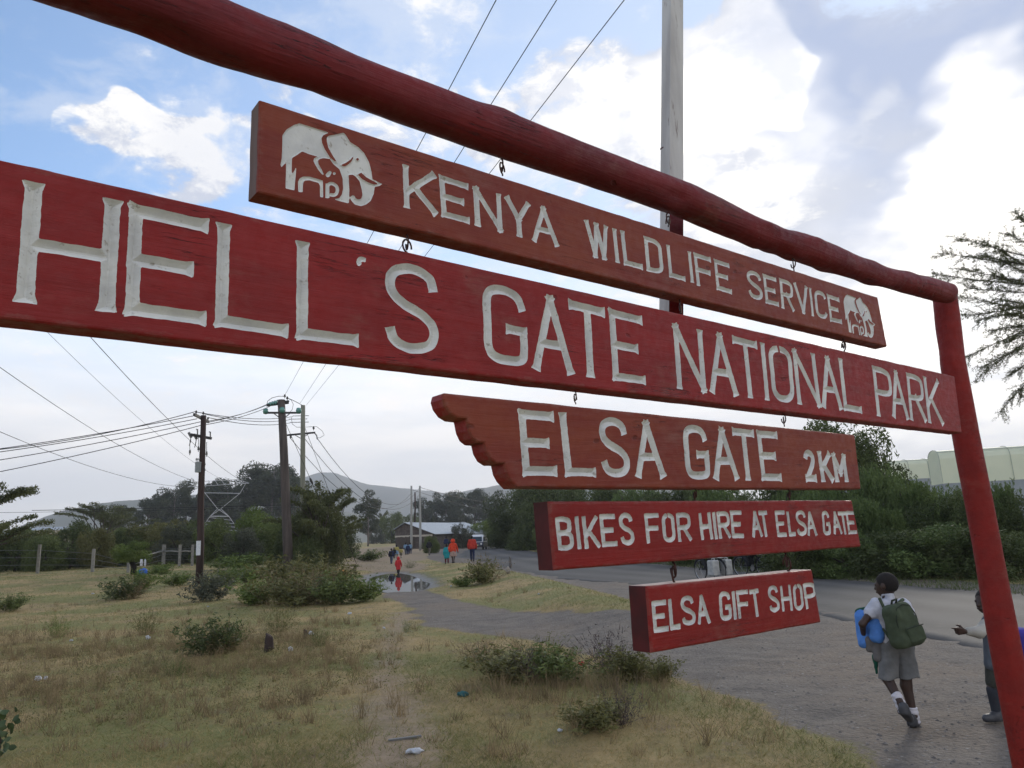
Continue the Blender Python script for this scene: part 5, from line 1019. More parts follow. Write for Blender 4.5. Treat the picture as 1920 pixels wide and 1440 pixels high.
# ------------------------------------------------------------------ pylon
pyb = Vector((at(411, 1000, PY).x, PY, h1(at(411, 1000, PY).x, PY))); pyl = empty('pylon', pyb, 'pale lattice pylon with wide arms in front of the gum trees', 'pylon')
def PP(x, y, dY): return tuple(at(x, y, PY + dY) - pyb)
mb = MB(); ar_ = MB(); gal = mat('pale_lattice_steel', (.46, .47, .48), rough=.7)
for s_ in (-1, 1):
    w_ = 1.0 * s_
    for l_ in ([(362, 1012), (394, 968), (408, 954), (384, 924), (371, 907)], [(460, 1012), (429, 968), (414, 954), (450, 925), (461, 906)], [(394, 968), (414, 954)], [(429, 968), (408, 954)]):
        for a, c in zip(l_[:-1], l_[1:]): mb.bar(PP(*a, w_), PP(*c, w_), .055, 4)
    for l_ in ([(352, 913), (467, 906)], [(375, 903), (446, 899)], [(352, 913), (375, 903)], [(467, 906), (446, 899)]): ar_.bar(PP(*l_[0], w_ * .6), PP(*l_[1], w_ * .6), .055, 4)
    for i in range(9):
        x0, x1 = 355 + i * 12, 361 + i * 12; ar_.bar(PP(x0 + 6, 913 - (x0 - 346) * .06, w_ * .6), PP(min(max(x0, 375), 446), 902 - (x0 - 375) * .056, w_ * .6), .05, 4)
    for t in np.linspace(.05, .95, 7):
        def L_(a, c, t): return (a[0] + (c[0] - a[0]) * t, a[1] + (c[1] - a[1]) * t)
        mb.bar(PP(*L_((408, 954), (384, 924), t), w_), PP(*L_((408, 954), (384, 924), min(1, t + .14)), -w_), .05, 4); mb.bar(PP(*L_((414, 954), (450, 925), t), w_), PP(*L_((414, 954), (450, 925), min(1, t + .14)), -w_), .05, 4)
        mb.bar(PP(*L_((384, 924), (450, 925), t * .0), w_), PP(*L_((384, 924), (411, 945), t), w_), .04, 4) if t < .2 else None
        mb.bar(PP(*L_((394, 968), (362, 1012), t), w_), PP(*L_((429, 968), (460, 1012), min(1, t + .12)), w_), .045, 4)
mb.bar(PP(384, 924, 0), PP(450, 925, 0), .06, 4); mb.bar(PP(394, 968, 0), PP(429, 968, 0), .09, 4); mb.build('lattice_tower', gal, pyl); ar_.build('cross_arm', gal, pyl)
# ------------------------------------------------------------------ fence on the left
fb = gp(173, 1074); fen = empty('wire_fence', fb, 'concrete post fence with a few wooden rails in front of the bushy trees', 'fence'); FM = mat('pale_concrete_post', (.235, .225, .20), (.17, .165, .15), 8, .9); fw_ = []
for x, yt, yb, r in ((-60, 1022, 1078, .06), (70, 1022, 1076, .075), (173, 1030, 1073, .075), (240, 1052, 1074, .07), (306, 1022, 1061, .11), (336, 1022, 1062, .08), (360, 1022, 1061, .08), (401, 1021, 1050, .07), (440, 1025, 1052, .06)):
    b_ = gp(x, yb); k_ = (b_ - CAM).dot(Fw) / F_PX; t_ = b_ + Vector((0, 0, (yb - yt) * k_)); fw_.append((b_, t_)); MB().box((b_ + t_) / 2 - fb + Vector((0, 0, -.1)), (r * 2, r * 2, (t_ - b_).length + .2), rz=.3).build('post', FM, fen)
for i, j, f in ((3, 4, .70), (4, 5, .68), (5, 6, .68)):
    a, c = fw_[i][0].lerp(fw_[i][1], 1.0 if i == 3 else f) - fb, fw_[j][0].lerp(fw_[j][1], f) - fb; MB().tube([a + Vector((-.4 if i == 3 else 0, -.08, 0)), (a + c) / 2 + Vector((0, -.08, .03)), c + Vector((0, -.08, 0))], .05, 6).build('rail', FM, fen)
for f in (.3, .55, .8):
    mb = MB()
    for (b_, t_), (b2, t2) in zip(fw_[:-1], fw_[1:]): mb.bar(b_.lerp(t_, f) - fb, b2.lerp(t2, f) - fb, .008, 4)
    mb.build('strand', STEEL, fen)
# ------------------------------------------------------------------ houses
STONE = mat('dark_stone_wall', (.115, .095, .085), (.065, .055, .050), 3, .9, (9, .8, .05), c3=(.16, .14, .12)); TIN = mat('pale_tin_roof', (.36, .39, .42), (.29, .32, .35), 2, .5, metal=.15, stretch=(6, .3, 1)); PLANK = mat('grey_plank', (.105, .088, .076), (.065, .055, .050), 5, .9, stretch=(5, 5, .4)); CREAM = mat('cream_wall', (.42, .38, .32), rough=.9); DARKW = mat('dark_window', (.015, .016, .02), rough=.2)
def gable_house(label, prof, Y0, back, roof_m, wall_m, beam=None, wins=(), name='house'):
    """prof: gable outline in pixels at depth Y0 (left base, left eave, apex, right eave, right base); back: vector the building runs along"""
    g = [at(x, y, Y0) for x, y in prof]; z = min(h1(g[0].x, g[0].y), h1(g[4].x, g[4].y)) - .1; g[0].z = g[4].z = z; o = empty(name, g[0], label, 'house', 'houses beyond the field'); b_ = Vector(back); L = [p - g[0] for p in g]
    MB().prism(L, b_, 1).build('wall', wall_m, o)
    for i, j in ((1, 2), (2, 3)):
        e, a = (L[i], L[j]) if i == 1 else (L[j], L[i]); sl = (e - a) * 1.08; n_ = Vector((0, 0, .06)); ex = -b_.normalized() * .35
        mb = MB(); A = [a + ex + n_, a + sl + ex + n_, a + sl + b_ - ex + n_, a + b_ - ex + n_]; mb.prism(A, (0, 0, 1), .07); mb.build('roof', roof_m, o)
    if beam: a, c = at(*beam[0], Y0) - g[0], at(*beam[1], Y0) - g[0]; MB().box((a + c) / 2 + Vector((0, -.08, 0)), ((c - a).length, .12, .28)).build('beam', CREAM, o)
    for x, y, w_, h_ in wins: f = MB().box(at(x, y, Y0) - g[0] + Vector((0, -.03, 0)), (w_, .05, h_)).build('window', DARKW, o)
    return o
gable_house('dark stone house with tin gable roof and pale beam, behind the pair of poles', [(742, 1034), (741, 993), (760, 981), (813, 1001), (814, 1032)], 112, (4.6, 14, 0), TIN, STONE, ((741, 1005), (811, 1005)))
gable_house('second tin roofed house right behind the stone gable', [(800, 1030), (799, 992), (797, 982), (858, 1001), (857, 1028)], 128, (6.0, 9, 0), TIN, STONE)
gable_house('long low pale roofed building near the far gum trees', [(853, 1008), (853, 993), (866, 986), (880, 992), (880, 1008)], 165, (9.5, 30, 0), TIN, CREAM)
gable_house('pale roofed building half hidden behind the left edge trees', [(30, 1010), (30, 996), (45, 990), (60, 995), (60, 1010)], 150, (4.5, 6, 0), TIN, CREAM)
a, c = at(744, 1015, 109), at(862, 1012, 120); pf = empty('plank_fence', a * 1, 'grey upright plank fence in front of the stone house', 'fence'); pf.location.z = h1(a.x, a.y); n_ = 54
r_ = random.Random(3); za = at(744, 1007, 109).z - pf.location.z
for i in range(n_):
    q_ = a.lerp(c, i / (n_ - 1)); MB().box((q_.x - a.x, q_.y - a.y, za / 2 - .1), (.205, .04, za * r_.uniform(.92, 1.04) + .2), rz=.8).build('plank', PLANK, pf)
# greenhouses
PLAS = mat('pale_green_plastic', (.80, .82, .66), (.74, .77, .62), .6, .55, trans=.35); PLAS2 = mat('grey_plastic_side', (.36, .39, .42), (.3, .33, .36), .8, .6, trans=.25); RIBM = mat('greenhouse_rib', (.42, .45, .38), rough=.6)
def greenhouse(label, x0, ytop, yeave, ybase, Y0, x1, Y1_):
    p0 = at(x0, ybase, Y0); z0_ = at(x0, ybase, Y0).z; zt_, ze = at(x0, ytop, Y0).z, at(x0, yeave, Y0).z; zg = h1(p0.x, p0.y) - .2; o = empty('greenhouse', (p0.x, p0.y, zg), label, 'greenhouse', 'greenhouses behind the hedge')
    e = at(x1, ybase, Y1_); ax_d = Vector((e.x - p0.x, e.y - p0.y, 0)); wd = Vector((-ax_d.y, ax_d.x, 0)).normalized(); wd = wd if wd.y > 0 else -wd; Wd = 2.6; n_ = 14
    prof = [(Wd * (1 - math.cos(math.pi * i / n_)) / 2, (z0_ - zg) + (zt_ - z0_) * math.sin(math.pi * i / n_) ** .22) for i in range(n_ + 1)]
    ring_ = [wd * u + Vector((0, 0, z)) for u, z in prof]; m_ = 9; v = [p + ax_d * (j / (m_ - 1)) for j in range(m_) for p in ring_]; K = n_ + 1
    f = [(j * K + i, j * K + i + 1, (j + 1) * K + i + 1, (j + 1) * K + i) for j in range(m_ - 1) for i in range(n_)] + [tuple(range(K)), tuple(reversed(range((m_ - 1) * K, m_ * K)))]
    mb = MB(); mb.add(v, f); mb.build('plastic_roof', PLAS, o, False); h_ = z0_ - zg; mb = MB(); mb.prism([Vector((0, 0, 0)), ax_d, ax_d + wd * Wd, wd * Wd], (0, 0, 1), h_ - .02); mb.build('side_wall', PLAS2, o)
    for j in range(m_): MB().tube([p * 1.0 + ax_d * (j / (m_ - 1)) + Vector((0, 0, .03)) - wd * .03 for p in ring_], .022, 5).build('rib', RIBM, o)
    zz = [p for p in ring_][3]; MB().bar(zz + Vector((0, 0, .05)) - wd * .06, zz + ax_d + Vector((0, 0, .05)) - wd * .06, .03).build('rail', RIBM, o)
greenhouse('large pale green plastic greenhouse behind the red post', 1768, 842, 880, 906, 46, 2350, 42)
greenhouse('lower pale greenhouse half hidden by the tall dark tree', 1560, 868, 890, 905, 66, 1860, 64)
# ------------------------------------------------------------------ vehicles far down the road
VW = mat('white_car_paint', (.62, .63, .65), rough=.3, spec=.5, coat=.3); VN = mat('navy_car_paint', (.035, .042, .085), rough=.35, coat=.3); TYRE = mat('tyre_rubber', (.02, .02, .02), rough=.85); RIM = mat('wheel_rim', (.3, .3, .3), rough=.4, metal=.6); LAMP = mat('headlight_glass', (.65, .65, .62), rough=.15); GLS = mat('vehicle_glass', (.03, .04, .05), rough=.08, spec=.6)
def minibus(loc, rz, sc):
    o = empty('minibus', loc, 'white minibus with dark lower half coming down the road', 'minibus', rz=rz); o.scale = (sc,) * 3
    lo = MB(); pr = [Vector((-.86, -2.2, .32)), Vector((-.86, 2.2, .32)), Vector((-.86, 2.25, 1.02)), Vector((-.86, -2.28, 1.02)), Vector((-.86, -2.30, .6))]; lo.prism(pr, (1, 0, 0), 1.72); lo.build('lower_body', VN, o, bevel=.05)
    up = MB(); pr = [Vector((-.84, -2.22, 1.02)), Vector((-.84, 2.22, 1.02)), Vector((-.80, 2.12, 1.95)), Vector((-.80, -1.35, 1.98)), Vector((-.82, -1.62, 1.80))]; up.prism(pr, (1, 0, 0), 1.66); up.build('upper_body', VW, o, bevel=.06)
    w_ = MB(); w_.add([(-.72, -2.14, 1.10), (.72, -2.14, 1.10), (.66, -1.68, 1.74), (-.66, -1.68, 1.74), (-.72, -2.10, 1.08), (.72, -2.10, 1.08), (.66, -1.64, 1.72), (-.66, -1.64, 1.72)], [(0, 1, 2, 3), (7, 6, 5, 4), (0, 4, 5, 1), (2, 6, 7, 3), (0, 3, 7, 4), (1, 5, 6, 2)]); w_.build('windscreen', GLS, o)
    for v_ in o.children:
        if v_.name.startswith('windscreen'): v_.location.y = -.06
    for s_ in (-1, 1):
        for y_ in (-1.2, -.1, 1.1): MB().box((s_ * .835, y_, 1.42), (.03, .95, .5)).build('side_window', GLS, o)
        MB().lathe((s_ * .62, -2.30, .78), [(.02, -.03), (.13, -.02), (.12, .05), (.02, .06)], 10, (0, -1, 0)).build('headlight', LAMP, o); MB().box((s_ * 1.0, -1.75, 1.3), (.16, .08, .26)).build('mirror', VN, o, bevel=.02)
        for y_ in (-1.35, 1.35):
            t_ = MB().lathe((s_ * .74, y_, .33), [(.2, -.1), (.31, -.1), (.33, -.05), (.33, .05), (.31, .1), (.2, .1)], 16, (1, 0, 0)).build('wheel', TYRE, o); MB().lathe((s_ * .74, y_, .33), [(.02, -.09), (.2, -.08), (.2, .08), (.02, .09)], 12, (1, 0, 0)).build('rim', RIM, t_)
    MB().box((0, -2.31, .45), (1.74, .12, .2)).build('bumper', DKMETAL, o, bevel=.03); MB().box((0, -2.32, .62), (.42, .02, .11)).build('number_plate', mat('plate', (.55, .5, .2)), o); MB().box((0, -1.0, 2.02), (1.3, .5, .08)).build('roof_board', VW, o, bevel=.02)
b_ = gp(899, 1031); k_ = (b_ - CAM).dot(Fw) / F_PX; minibus(b_ + Vector((0, 0, .04)), -.10, 28 * k_ / 2.06)
b_ = gp(881, 1021); k_ = (b_ - CAM).dot(Fw) / F_PX; o = empty('truck', b_, 'small white box truck behind the man in red, farther than the minibus', 'truck', rz=-.1); o.scale = (15 * k_ / 2.6,) * 3
MB().box((0, 1.2, 1.55), (1.9, 3.2, 1.9)).build('cargo_box', VW, o, bevel=.03); MB().box((0, -1.1, 1.0), (1.7, 1.4, 1.2)).build('cab', VW, o, bevel=.12); MB().box((0, -1.80, 1.25), (1.4, .06, .45)).build('windscreen', GLS, o)
for s_ in (-1, 1):
    for y_ in (-1.0, 1.9): MB().lathe((s_ * .75, y_, .36), [(.05, -.1), (.34, -.1), (.36, 0), (.34, .1), (.05, .1)], 12, (1, 0, 0)).build('wheel', TYRE, o)
# ------------------------------------------------------------------ small things on the ground
def lump(name, px, py, w_, h_, m_, label, cat, seed=0, group=None, dep=.8, rough=.35, res=None, sq=False):
    p = gp(px, py); k_ = (p - CAM).dot(Fw) / F_PX; a, c = w_ * k_ / 2 * (.75 if group else 1), h_ * k_ / 2 * (.75 if group else 1)
    def fn(P_): q_ = P_ / np.array([a, a * dep, c]) - np.array([0, 0, .85]); return ((np.maximum(np.hypot(q_[..., 0], q_[..., 1]) + .15 * q_[..., 2] - .9, np.abs(q_[..., 2]) - .85 + .3 * q_[..., 0]) if sq else np.linalg.norm(q_, axis=-1) - 1) + rough * vnoise(q_ * 1.9, seed) + rough * .5 * np.abs(vnoise(q_ * 4.5, seed + 1))) * min(a, c)
    o = nets(name, fn, (-a * 1.5, -a * 1.5, -c * .6), (a * 1.5, a * 1.5, c * 2.7), res or max(a, c) / 9, m_); o.location = p; return setp(o, label, cat, group)
PLB = mat('white_plastic_bag', (.60, .62, .66), (.48, .50, .54), 12, .45, trans=.3)
for i, (x, y, w_, h_, lb) in enumerate(((70, 1277, 17, 13, 'crumpled white plastic bag in the weeds at the far left'), (85, 1275, 12, 10, 'smaller white bag touching the crumpled one at the far left'), (545, 1221, 12, 12, 'white plastic scrap right of the larger stump'), (583, 1192, 12, 12, 'white plastic bag beside the small stump'), (906, 1238, 14, 6, 'white paper scrap on the low dark shrub'),
    (1097, 1347, 8, 8, 'small white scrap caught in the foreground thorny shrub'), (1050, 1372, 12, 8, 'pale scrap in the grass left of the thorny shrub'), (655, 1152, 10, 6, 'white scrap at the edge of the weeds near the path'), (720, 1179, 7, 5, 'small pale scrap beside the footpath'), (133, 1203, 9, 6, 'pale scrap in the weeds of the left field'), (277, 1199, 11, 10, 'greyish plastic bag in the weeds left of the dark shrub'),
    (390, 1138, 6, 3, 'tiny white scrap below the transformer pole'), (174, 1114, 7, 3, 'tiny white scrap in the short grass at the left'), (846, 1100, 6, 4, 'white scrap on the bank above the puddle'), (1010, 1115, 5, 4, 'white scrap on the grassy bank by the road'))):
    lump('plastic_scrap', x, y, w_, h_, PLB, lb, 'litter', 20 + i, 'litter lying in the grass')
lump('cloth_scrap', 867, 1305, 20, 9, mat('blue_green_cloth', (.035, .11, .11), (.02, .07, .08), 20, .8), 'blue green rag in the foreground grass', 'litter', 61, rough=.7); lump('wrapper', 1090, 1248, 10, 9, mat('red_wrapper', (.45, .05, .035), rough=.5), 'small red wrapper between the shrubs by the lowest board', 'litter', 62)
lump('plastic_scrap', 778, 1412, 30, 10, PLB, 'torn pale plastic strip in the foreground, below the metal bar', 'litter', 63, rough=.55)
a, c = gp(728, 1390), gp(790, 1384); o = MB().box((0, 0, .012), ((c - a).length, .022, .018)).build('metal_bar', STEEL, bevel=.003); o.location = (a + c) / 2; o.rotation_euler.z = math.atan2(c.y - a.y, c.x - a.x); setp(o, 'thin grey metal bar lying in the foreground grass', 'bar')
STUMP = mat('dark_stump_wood', (.050, .035, .032), (.03, .022, .02), 5, .9, (14, .7, .02))
lump('tree_stump', 504, 1222, 18, 36, STUMP, 'dark upright stump at the edge of the weeds', 'stump', 64, dep=.9, rough=.14, sq=True); lump('tree_stump', 573, 1197, 9, 18, STUMP, 'smaller dark stump beside a white bag', 'stump', 65, dep=.9, rough=.14, sq=True)
lump('marker_post', 957, 1066, 6, 26, mat('grey_marker_stone', (.12, .11, .105), rough=.9), 'short grey roadside marker post on the asphalt edge', 'post', 66, dep=.9, rough=.08, sq=True); lump('marker_stone', 953, 1076, 9, 14, mat('pale_marker_stone', (.30, .27, .23), rough=.9), 'pale stone leaning at the foot of the marker post', 'stone', 67, rough=.25)
lump('orange_bag', 646, 1079, 11, 12, mat('orange_plastic', (.55, .22, .035), rough=.5), 'orange bag at the right end of the olive shrub', 'bag', 68, rough=.45)
b_ = gp(668, 1078); o = MB().tube([at(668, 1076, b_.y) - b_, at(664, 1066, b_.y) - b_, at(670, 1060, b_.y + .3) - b_, at(658, 1062, b_.y - .2) - b_], [.07, .06, .05, .02], 7).build('dead_branch', STUMP, None, True); o.location = b_; setp(o, 'dark twisted dead branch sticking up beside the orange bag', 'branch')
lump('bundle', 268, 1079, 15, 14, mat('blue_cloth', (.03, .12, .50), (.025, .09, .40), 9, .7), 'bright blue bundle beside the black trunk of the small tree', 'bundle', 69, rough=.2); lump('bundle', 262, 1079, 11, 13, mat('green_cloth', (.02, .15, .075), rough=.7), 'green bundle between the black trunk and the blue bundle', 'bundle', 70, rough=.2)
b_ = gp(268, 1082); k_ = (b_ - CAM).dot(Fw) / F_PX
for x, y, w_, lb in ((265, 1055, 6, 'white bag hanging in the small tree above the green bundle'), (272, 1055, 4, 'narrow white bag hanging in the small tree above the blue bundle')):
    c = at(x, y, b_.y + .4); a_ = w_ * k_ / 2; h_ = 7.5 * k_; o = nets('hanging_bag', lambda P_: (np.linalg.norm(P_ / np.array([a_, a_ * .6, h_]), axis=-1) - 1 + .25 * vnoise(P_ / a_ * 1.6, 5)) * a_ * .6, (-a_ * 1.4, -a_, -h_ * 1.4), (a_ * 1.4, a_, h_ * 1.4), a_ / 5, PLB); o.location = c; setp(o, lb, 'bag')
# broad-leaved plant in the lower left corner
b_ = gp(-4, 1425); o = empty('plant', b_, 'dark broad leaved plant cut by the lower left corner', 'plant'); CM = mat('broad_leaf_green', (.034, .060, .022), (.060, .085, .028), 14, .5)
k_ = (b_ - CAM).dot(Fw) / F_PX; r = random.Random(9); LF = MB()
for i in range(46):
    t = i / 46; p = Vector((r.uniform(-26, 22) * k_, r.uniform(-.07, .07), (10 + 78 * t) * k_)); up = Vector((r.uniform(-.8, .9), r.uniform(-.9, .3), r.uniform(-.5, .7))).normalized(); sd_ = up.cross(Vector((r.uniform(-.4, .4), -1, .3))).normalized(); n_ = up.cross(sd_); L_ = r.uniform(13, 19) * k_
    pts = [p + up * (L_ * (q - .5)) + n_ * (.12 * L_ * math.sin(q * 3)) for q in (0, .25, .55, .8, 1)]; w_ = [.05, .30, .36, .22, .02]; v = []
    for q, w in zip(pts, w_): v += [q - sd_ * w * L_ + n_ * .06 * L_, q, q + sd_ * w * L_ + n_ * .06 * L_]
    LF.add(v, [(3 * a, 3 * a + 1, 3 * a + 4, 3 * a + 3) for a in range(4)] + [(3 * a + 1, 3 * a + 2, 3 * a + 5, 3 * a + 4) for a in range(4)])
link('leaves', mesh('leaves', LF.v, LF.f, True), CM, o); MB().tube([(0, 0, -.03), (.01, .0, .12), (-.02, .01, 80 * k_)], [.010, .008, .004], 6).build('stem', BARK, o)
# stones and clods on the gravel: single bigger ones
r = np.random.RandomState(33); STM = mat('gravel_stone', (.22, .195, .17), (.09, .082, .078), 14, .9); n_ = 14000; X, Y = scatter(n_, 5.0, 34, r, 1.9); sg_, sp_, _ = fields(X, Y); k = (sg_ < -.1) & (sp_ > .3); X, Y = X[k], Y[k]; Z = H(X, Y)
ico = [(0, 0, 1), (.9, 0, .2), (.28, .85, .3), (-.72, .53, .2), (-.72, -.53, .25), (.28, -.85, .2)]; fc = [(0, 1, 2), (0, 2, 3), (0, 3, 4), (0, 4, 5), (0, 5, 1)]
S_ = (.006 + .026 * r.rand(len(X)) ** 5); V = []
for x, y, z, s_ in zip(X, Y, Z, S_):
    a = r.uniform(0, 6.28); ca, sa = math.cos(a), math.sin(a); pts = np.array(ico) * (1, r.uniform(.6, 1), r.uniform(.5, .8)) * s_; pts = np.stack([pts[:, 0] * ca - pts[:, 1] * sa + x, pts[:, 0] * sa + pts[:, 1] * ca + y, pts[:, 2] + z - s_ * .2], 1); V.append(pts[np.array(fc)].reshape(-1, 3))
me = tri_mesh('gravel', np.concatenate(V), sum(len(v) for v in V) // 3); setp(link('gravel', me, STM), kind='stuff')
# ------------------------------------------------------------------ people
SKIN = mat('dark_brown_skin', (.048, .026, .019), (.036, .020, .015), 9, .5, spec=.35); HAIR = mat('short_black_hair', (.012, .010, .010), (.022, .018, .017), 160, .9, (220, .8, .004)); EYEW = mat('eye_white', (.5, .48, .45), rough=.3); BLACKC = mat('black_cloth', (.016, .016, .018), (.025, .025, .028), 30, .9)
def cloth(name, c, rough=.9): return mat(name, c, tuple(q * .72 for q in c), 11, rough, (70, .35, .004))
def union(P, caps, k):
    d = None
    for c in caps:
        e = cap(P, *c); d = e if d is None else smin(d, e, k)
    return d
def near(P, c, rad, caps, k):          # a hand's field, worked out only close to it
    m_ = np.linalg.norm(P - c, axis=-1) < rad; d = np.full(P.shape[:-1], 9.0); d[m_] = union(P[m_], caps, k); return d
def hand(w, f, s, curl, r=.0085, point=False, sz=1.0):
    """capsules of a palm, four fingers and a thumb; w wrist, f forward, s thumb side, curl: how far the fingers close"""
    w, f, s = (np.array(q, float) for q in (w, f, s)); f /= np.linalg.norm(f); s /= np.linalg.norm(s); n_ = np.cross(f, s); o = []; r *= sz
    for i, t in enumerate((.024, .008, -.008, -.024)):
        t *= sz; a = w + f * .012 * sz + s * t * .6; kn = w + f * .062 * sz + s * t; o.append((a, kn, r * 1.25, r * 1.15)); L = (.058, .066, .060, .046)[i] * sz; c = 0.0 if (point and i == 0) else curl
        d1 = f * math.cos(c) + n_ * math.sin(c); d2 = f * math.cos(c * 2.1) + n_ * math.sin(c * 2.1); m_ = kn + d1 * L * .55; o += [(kn, m_, r, r * .92), (m_, m_ + d2 * L * .5, r * .92, r * .72)]
    b_ = w + f * .022 * sz + s * .020 * sz; m_ = b_ + (f * .6 + s * .75 + n_ * .3) * .034 * sz; o += [(b_, m_, r * 1.25, r * 1.05), (m_, m_ + (f * .95 + s * .1 + n_ * .4) * .026 * sz, r * 1.05, r * .8)]
    return o
def head_sdf(P, c, fwd, s=1.0):
    f = np.array(fwd, float); f /= np.linalg.norm(f); up = np.array([0, 0, 1.0]); rt = np.cross(f, up); rt /= np.linalg.norm(rt); up = np.cross(rt, f)
    q = np.stack([(P - c) @ rt, (P - c) @ f, (P - c) @ up], -1) / s; d = ell(q, (0, -.008, .018), (.072, .090, .088)); d = smin(d, ell(q, (0, .028, -.035), (.056, .062, .066)), .03)
    d = smin(d, cap(q, (0, .086, .002), (0, .100, -.022), .009, .014), .014); d = smin(d, cap(q, (-.02, .088, -.052), (.02, .088, -.052), .0085), .008)   # nose, lips
    for e in (-1, 1): d = smin(d, ell(q, (e * .074, -.005, -.002), (.010, .020, .030)), .008); d = np.maximum(d, -(np.linalg.norm(q - np.array([e * .030, .094, .012]), axis=-1) - .016)); d = smin(d, np.linalg.norm(q - np.array([e * .030, .078, .012]), axis=-1) - .0135, .002)
    return d * s
def hair_sdf(P, c, fwd, s=1.0):
    f = np.array(fwd, float); f /= np.linalg.norm(f); up = np.array([0, 0, 1.0]); rt = np.cross(f, up); rt /= np.linalg.norm(rt); up = np.cross(rt, f)
    q = np.stack([(P - c) @ rt, (P - c) @ f, (P - c) @ up], -1) / s; d = ell(q, (0, -.010, .020), (.0765, .0945, .093)); cut = (q[..., 1] * .80 - q[..., 2] * .62 - .018); low = -.048 - q[..., 2]
    return np.maximum(np.maximum(d, cut), low) * s
def eyes(c, fwd, s, parent):
    f = Vector(fwd).normalized(); rt = f.cross(Vector((0, 0, 1))).normalized(); up = rt.cross(f)
    for e in (-1, 1):
        p = Vector(c) + (rt * e * .030 + f * .0735 + up * .012) * s; w_ = MB(); w_.lathe(p, [(.001, -.0125 * s), (.009 * s, -.009 * s), (.0125 * s, 0), (.009 * s, .009 * s), (.004 * s, .0118 * s)], 12, f); w_.cur = 1; w_.lathe(p + f * .0112 * s, [(.0055 * s, -.002 * s), (.0055 * s, .001 * s), (.001, .0016 * s)], 10, f); w_.build('eye', [EYEW, BLACKC], parent, True)
def shoe(P, heel, toe, r=.036, flat=None):
    h_, t = np.array(heel, float), np.array(toe, float); d = smin(cap(P, h_, t, r, r * .85), cap(P, h_ + (0, 0, r * .9), h_ * .6 + t * .4 + np.array((0, 0, r * .5)), r * .95, r * .8), .02)
    f = (t - h_) / np.linalg.norm(t - h_); up = np.array([0, 0, 1.0]); up = up - f * (up @ f); up /= np.linalg.norm(up); return np.maximum(d, -((P - h_) @ up) - r * .72)
# --- the boy with the green backpack
f0 = gp(1716, 1362); BY = f0.y; bo = np.array(f0)
def J(x, y, dY=0.0): return np.array(at(x, y, BY + dY)) - bo
boy = empty('person', f0, 'walking schoolboy seen from behind in white shirt, grey shorts and white socks', 'person')
HC = J(1662, 1098, .02); HF = (-.62, .76, -.06)
Ls, Le, Lw = J(1641, 1138, .0), J(1617, 1170, -.05), J(1619, 1189, .06); Rs, Re, Rw = J(1697, 1138, .02), J(1717, 1172, .05), J(1704, 1188, .22)
LH, RH = J(1664, 1218, .02), J(1697, 1218, .02); LK, LA = J(1664, 1272, .0), J(1692, 1325, -.17); RK, RA = J(1699, 1285, .03), J(1714, 1343, .0)
bcaps = [(J(1664, 1110, .02), J(1666, 1130, .02), .036, .042), (J(1650, 1142, .01), J(1667, 1212, .02), .052, .056), (J(1686, 1142, .02), J(1697, 1212, .03), .052, .056), (J(1650, 1138, .01), J(1688, 1138, .02), .045, .045),
         (Ls, Le, .038, .028), (Le, Lw, .028, .020), (Rs, Re, .036, .028), (Re, Rw, .028, .020), (LH, LK, .064, .042), (LK, LA, .044, .026), (RH, RK, .064, .044), (RK, RA, .045, .026)]
bh1, bh2 = hand(Lw, J(1624, 1200, .14) - Lw, (.3, 0, 1), .75, sz=.85), hand(Rw, J(1694, 1196, .28) - Rw, (-.3, 0, 1), .75, sz=.85)
bcaps += [(LA, LA + np.array([.0, .05, -.05]), .024, .022), (RA, RA + np.array([.02, .06, -.055]), .026, .024)]
def fn(P):
    d = smin(smin(union(P, bcaps, .018), near(P, Lw, .2, bh1, .006), .01), near(P, Rw, .2, bh2, .006), .01); return smin(d, head_sdf(P, HC, HF, .98), .02)
lo, hi = (-.48, -.32, -.02), (.18, .42, 1.30)
nets('body', fn, lo, hi, .0075, SKIN, boy); nets('hair', lambda P: hair_sdf(P, HC, HF, .98), HC - .13, HC + .14, .007, HAIR, boy); eyes(HC, HF, .98, boy)
SHIRT = cloth('white_school_shirt', (.52, .53, .60)); GREYS = cloth('grey_school_shorts', (.150, .150, .150)); SOCK = cloth('white_sock', (.56, .54, .58)); SHOE = mat('dark_scuffed_shoe', (.035, .036, .042), (.065, .065, .07), 14, .55)
def fn(P):
    d = union(P, [(J(1649, 1140, .0), J(1668, 1214, .02), .066, .070), (J(1688, 1140, .02), J(1698, 1214, .03), .066, .070), (J(1644, 1134, .0), J(1694, 1134, .02), .050, .050), (Ls + (.01, 0, .01), Ls * .66 + Le * .34, .054, .056), (Rs, Rs * .35 + Re * .65, .052, .054)], .03)
    c = np.maximum(cap(P, J(1664, 1116, .02), J(1666, 1127, .02), .052, .058), -cap(P, J(1663, 1106, .02), J(1666, 1132, .02), .043)); d = np.minimum(d, c); n_ = Le - Ls; n_ = n_ / np.linalg.norm(n_)
    return d + .006 * vnoise(P * 22, 3) + .003 * vnoise(P * 55, 5)
nets('shirt', fn, (-.42, -.2, .62), (.12, .28, 1.16), .009, SHIRT, boy)
def fn(P):
    w_ = cap(P, J(1668, 1208, .02), J(1694, 1208, .03), .082); l_ = cap(P, J(1666, 1216, .02), J(1665, 1272, .0), .078, .074); r_ = cap(P, J(1694, 1216, .03), J(1704, 1274, .02), .078, .086)
    d = smin(smin(w_, l_, .03), smin(w_, r_, .03), .012); hem = J(1684, 1272, 0)[2] + .008 * np.sin(P[..., 0] * 40); d = d + .007 * vnoise(P * np.array([26, 26, 6]), 8) + .003 * vnoise(P * 50, 9)
    return np.maximum(d, hem - P[..., 2])
nets('shorts', fn, (-.34, -.2, .32), (.12, .26, .82), .008, GREYS, boy)
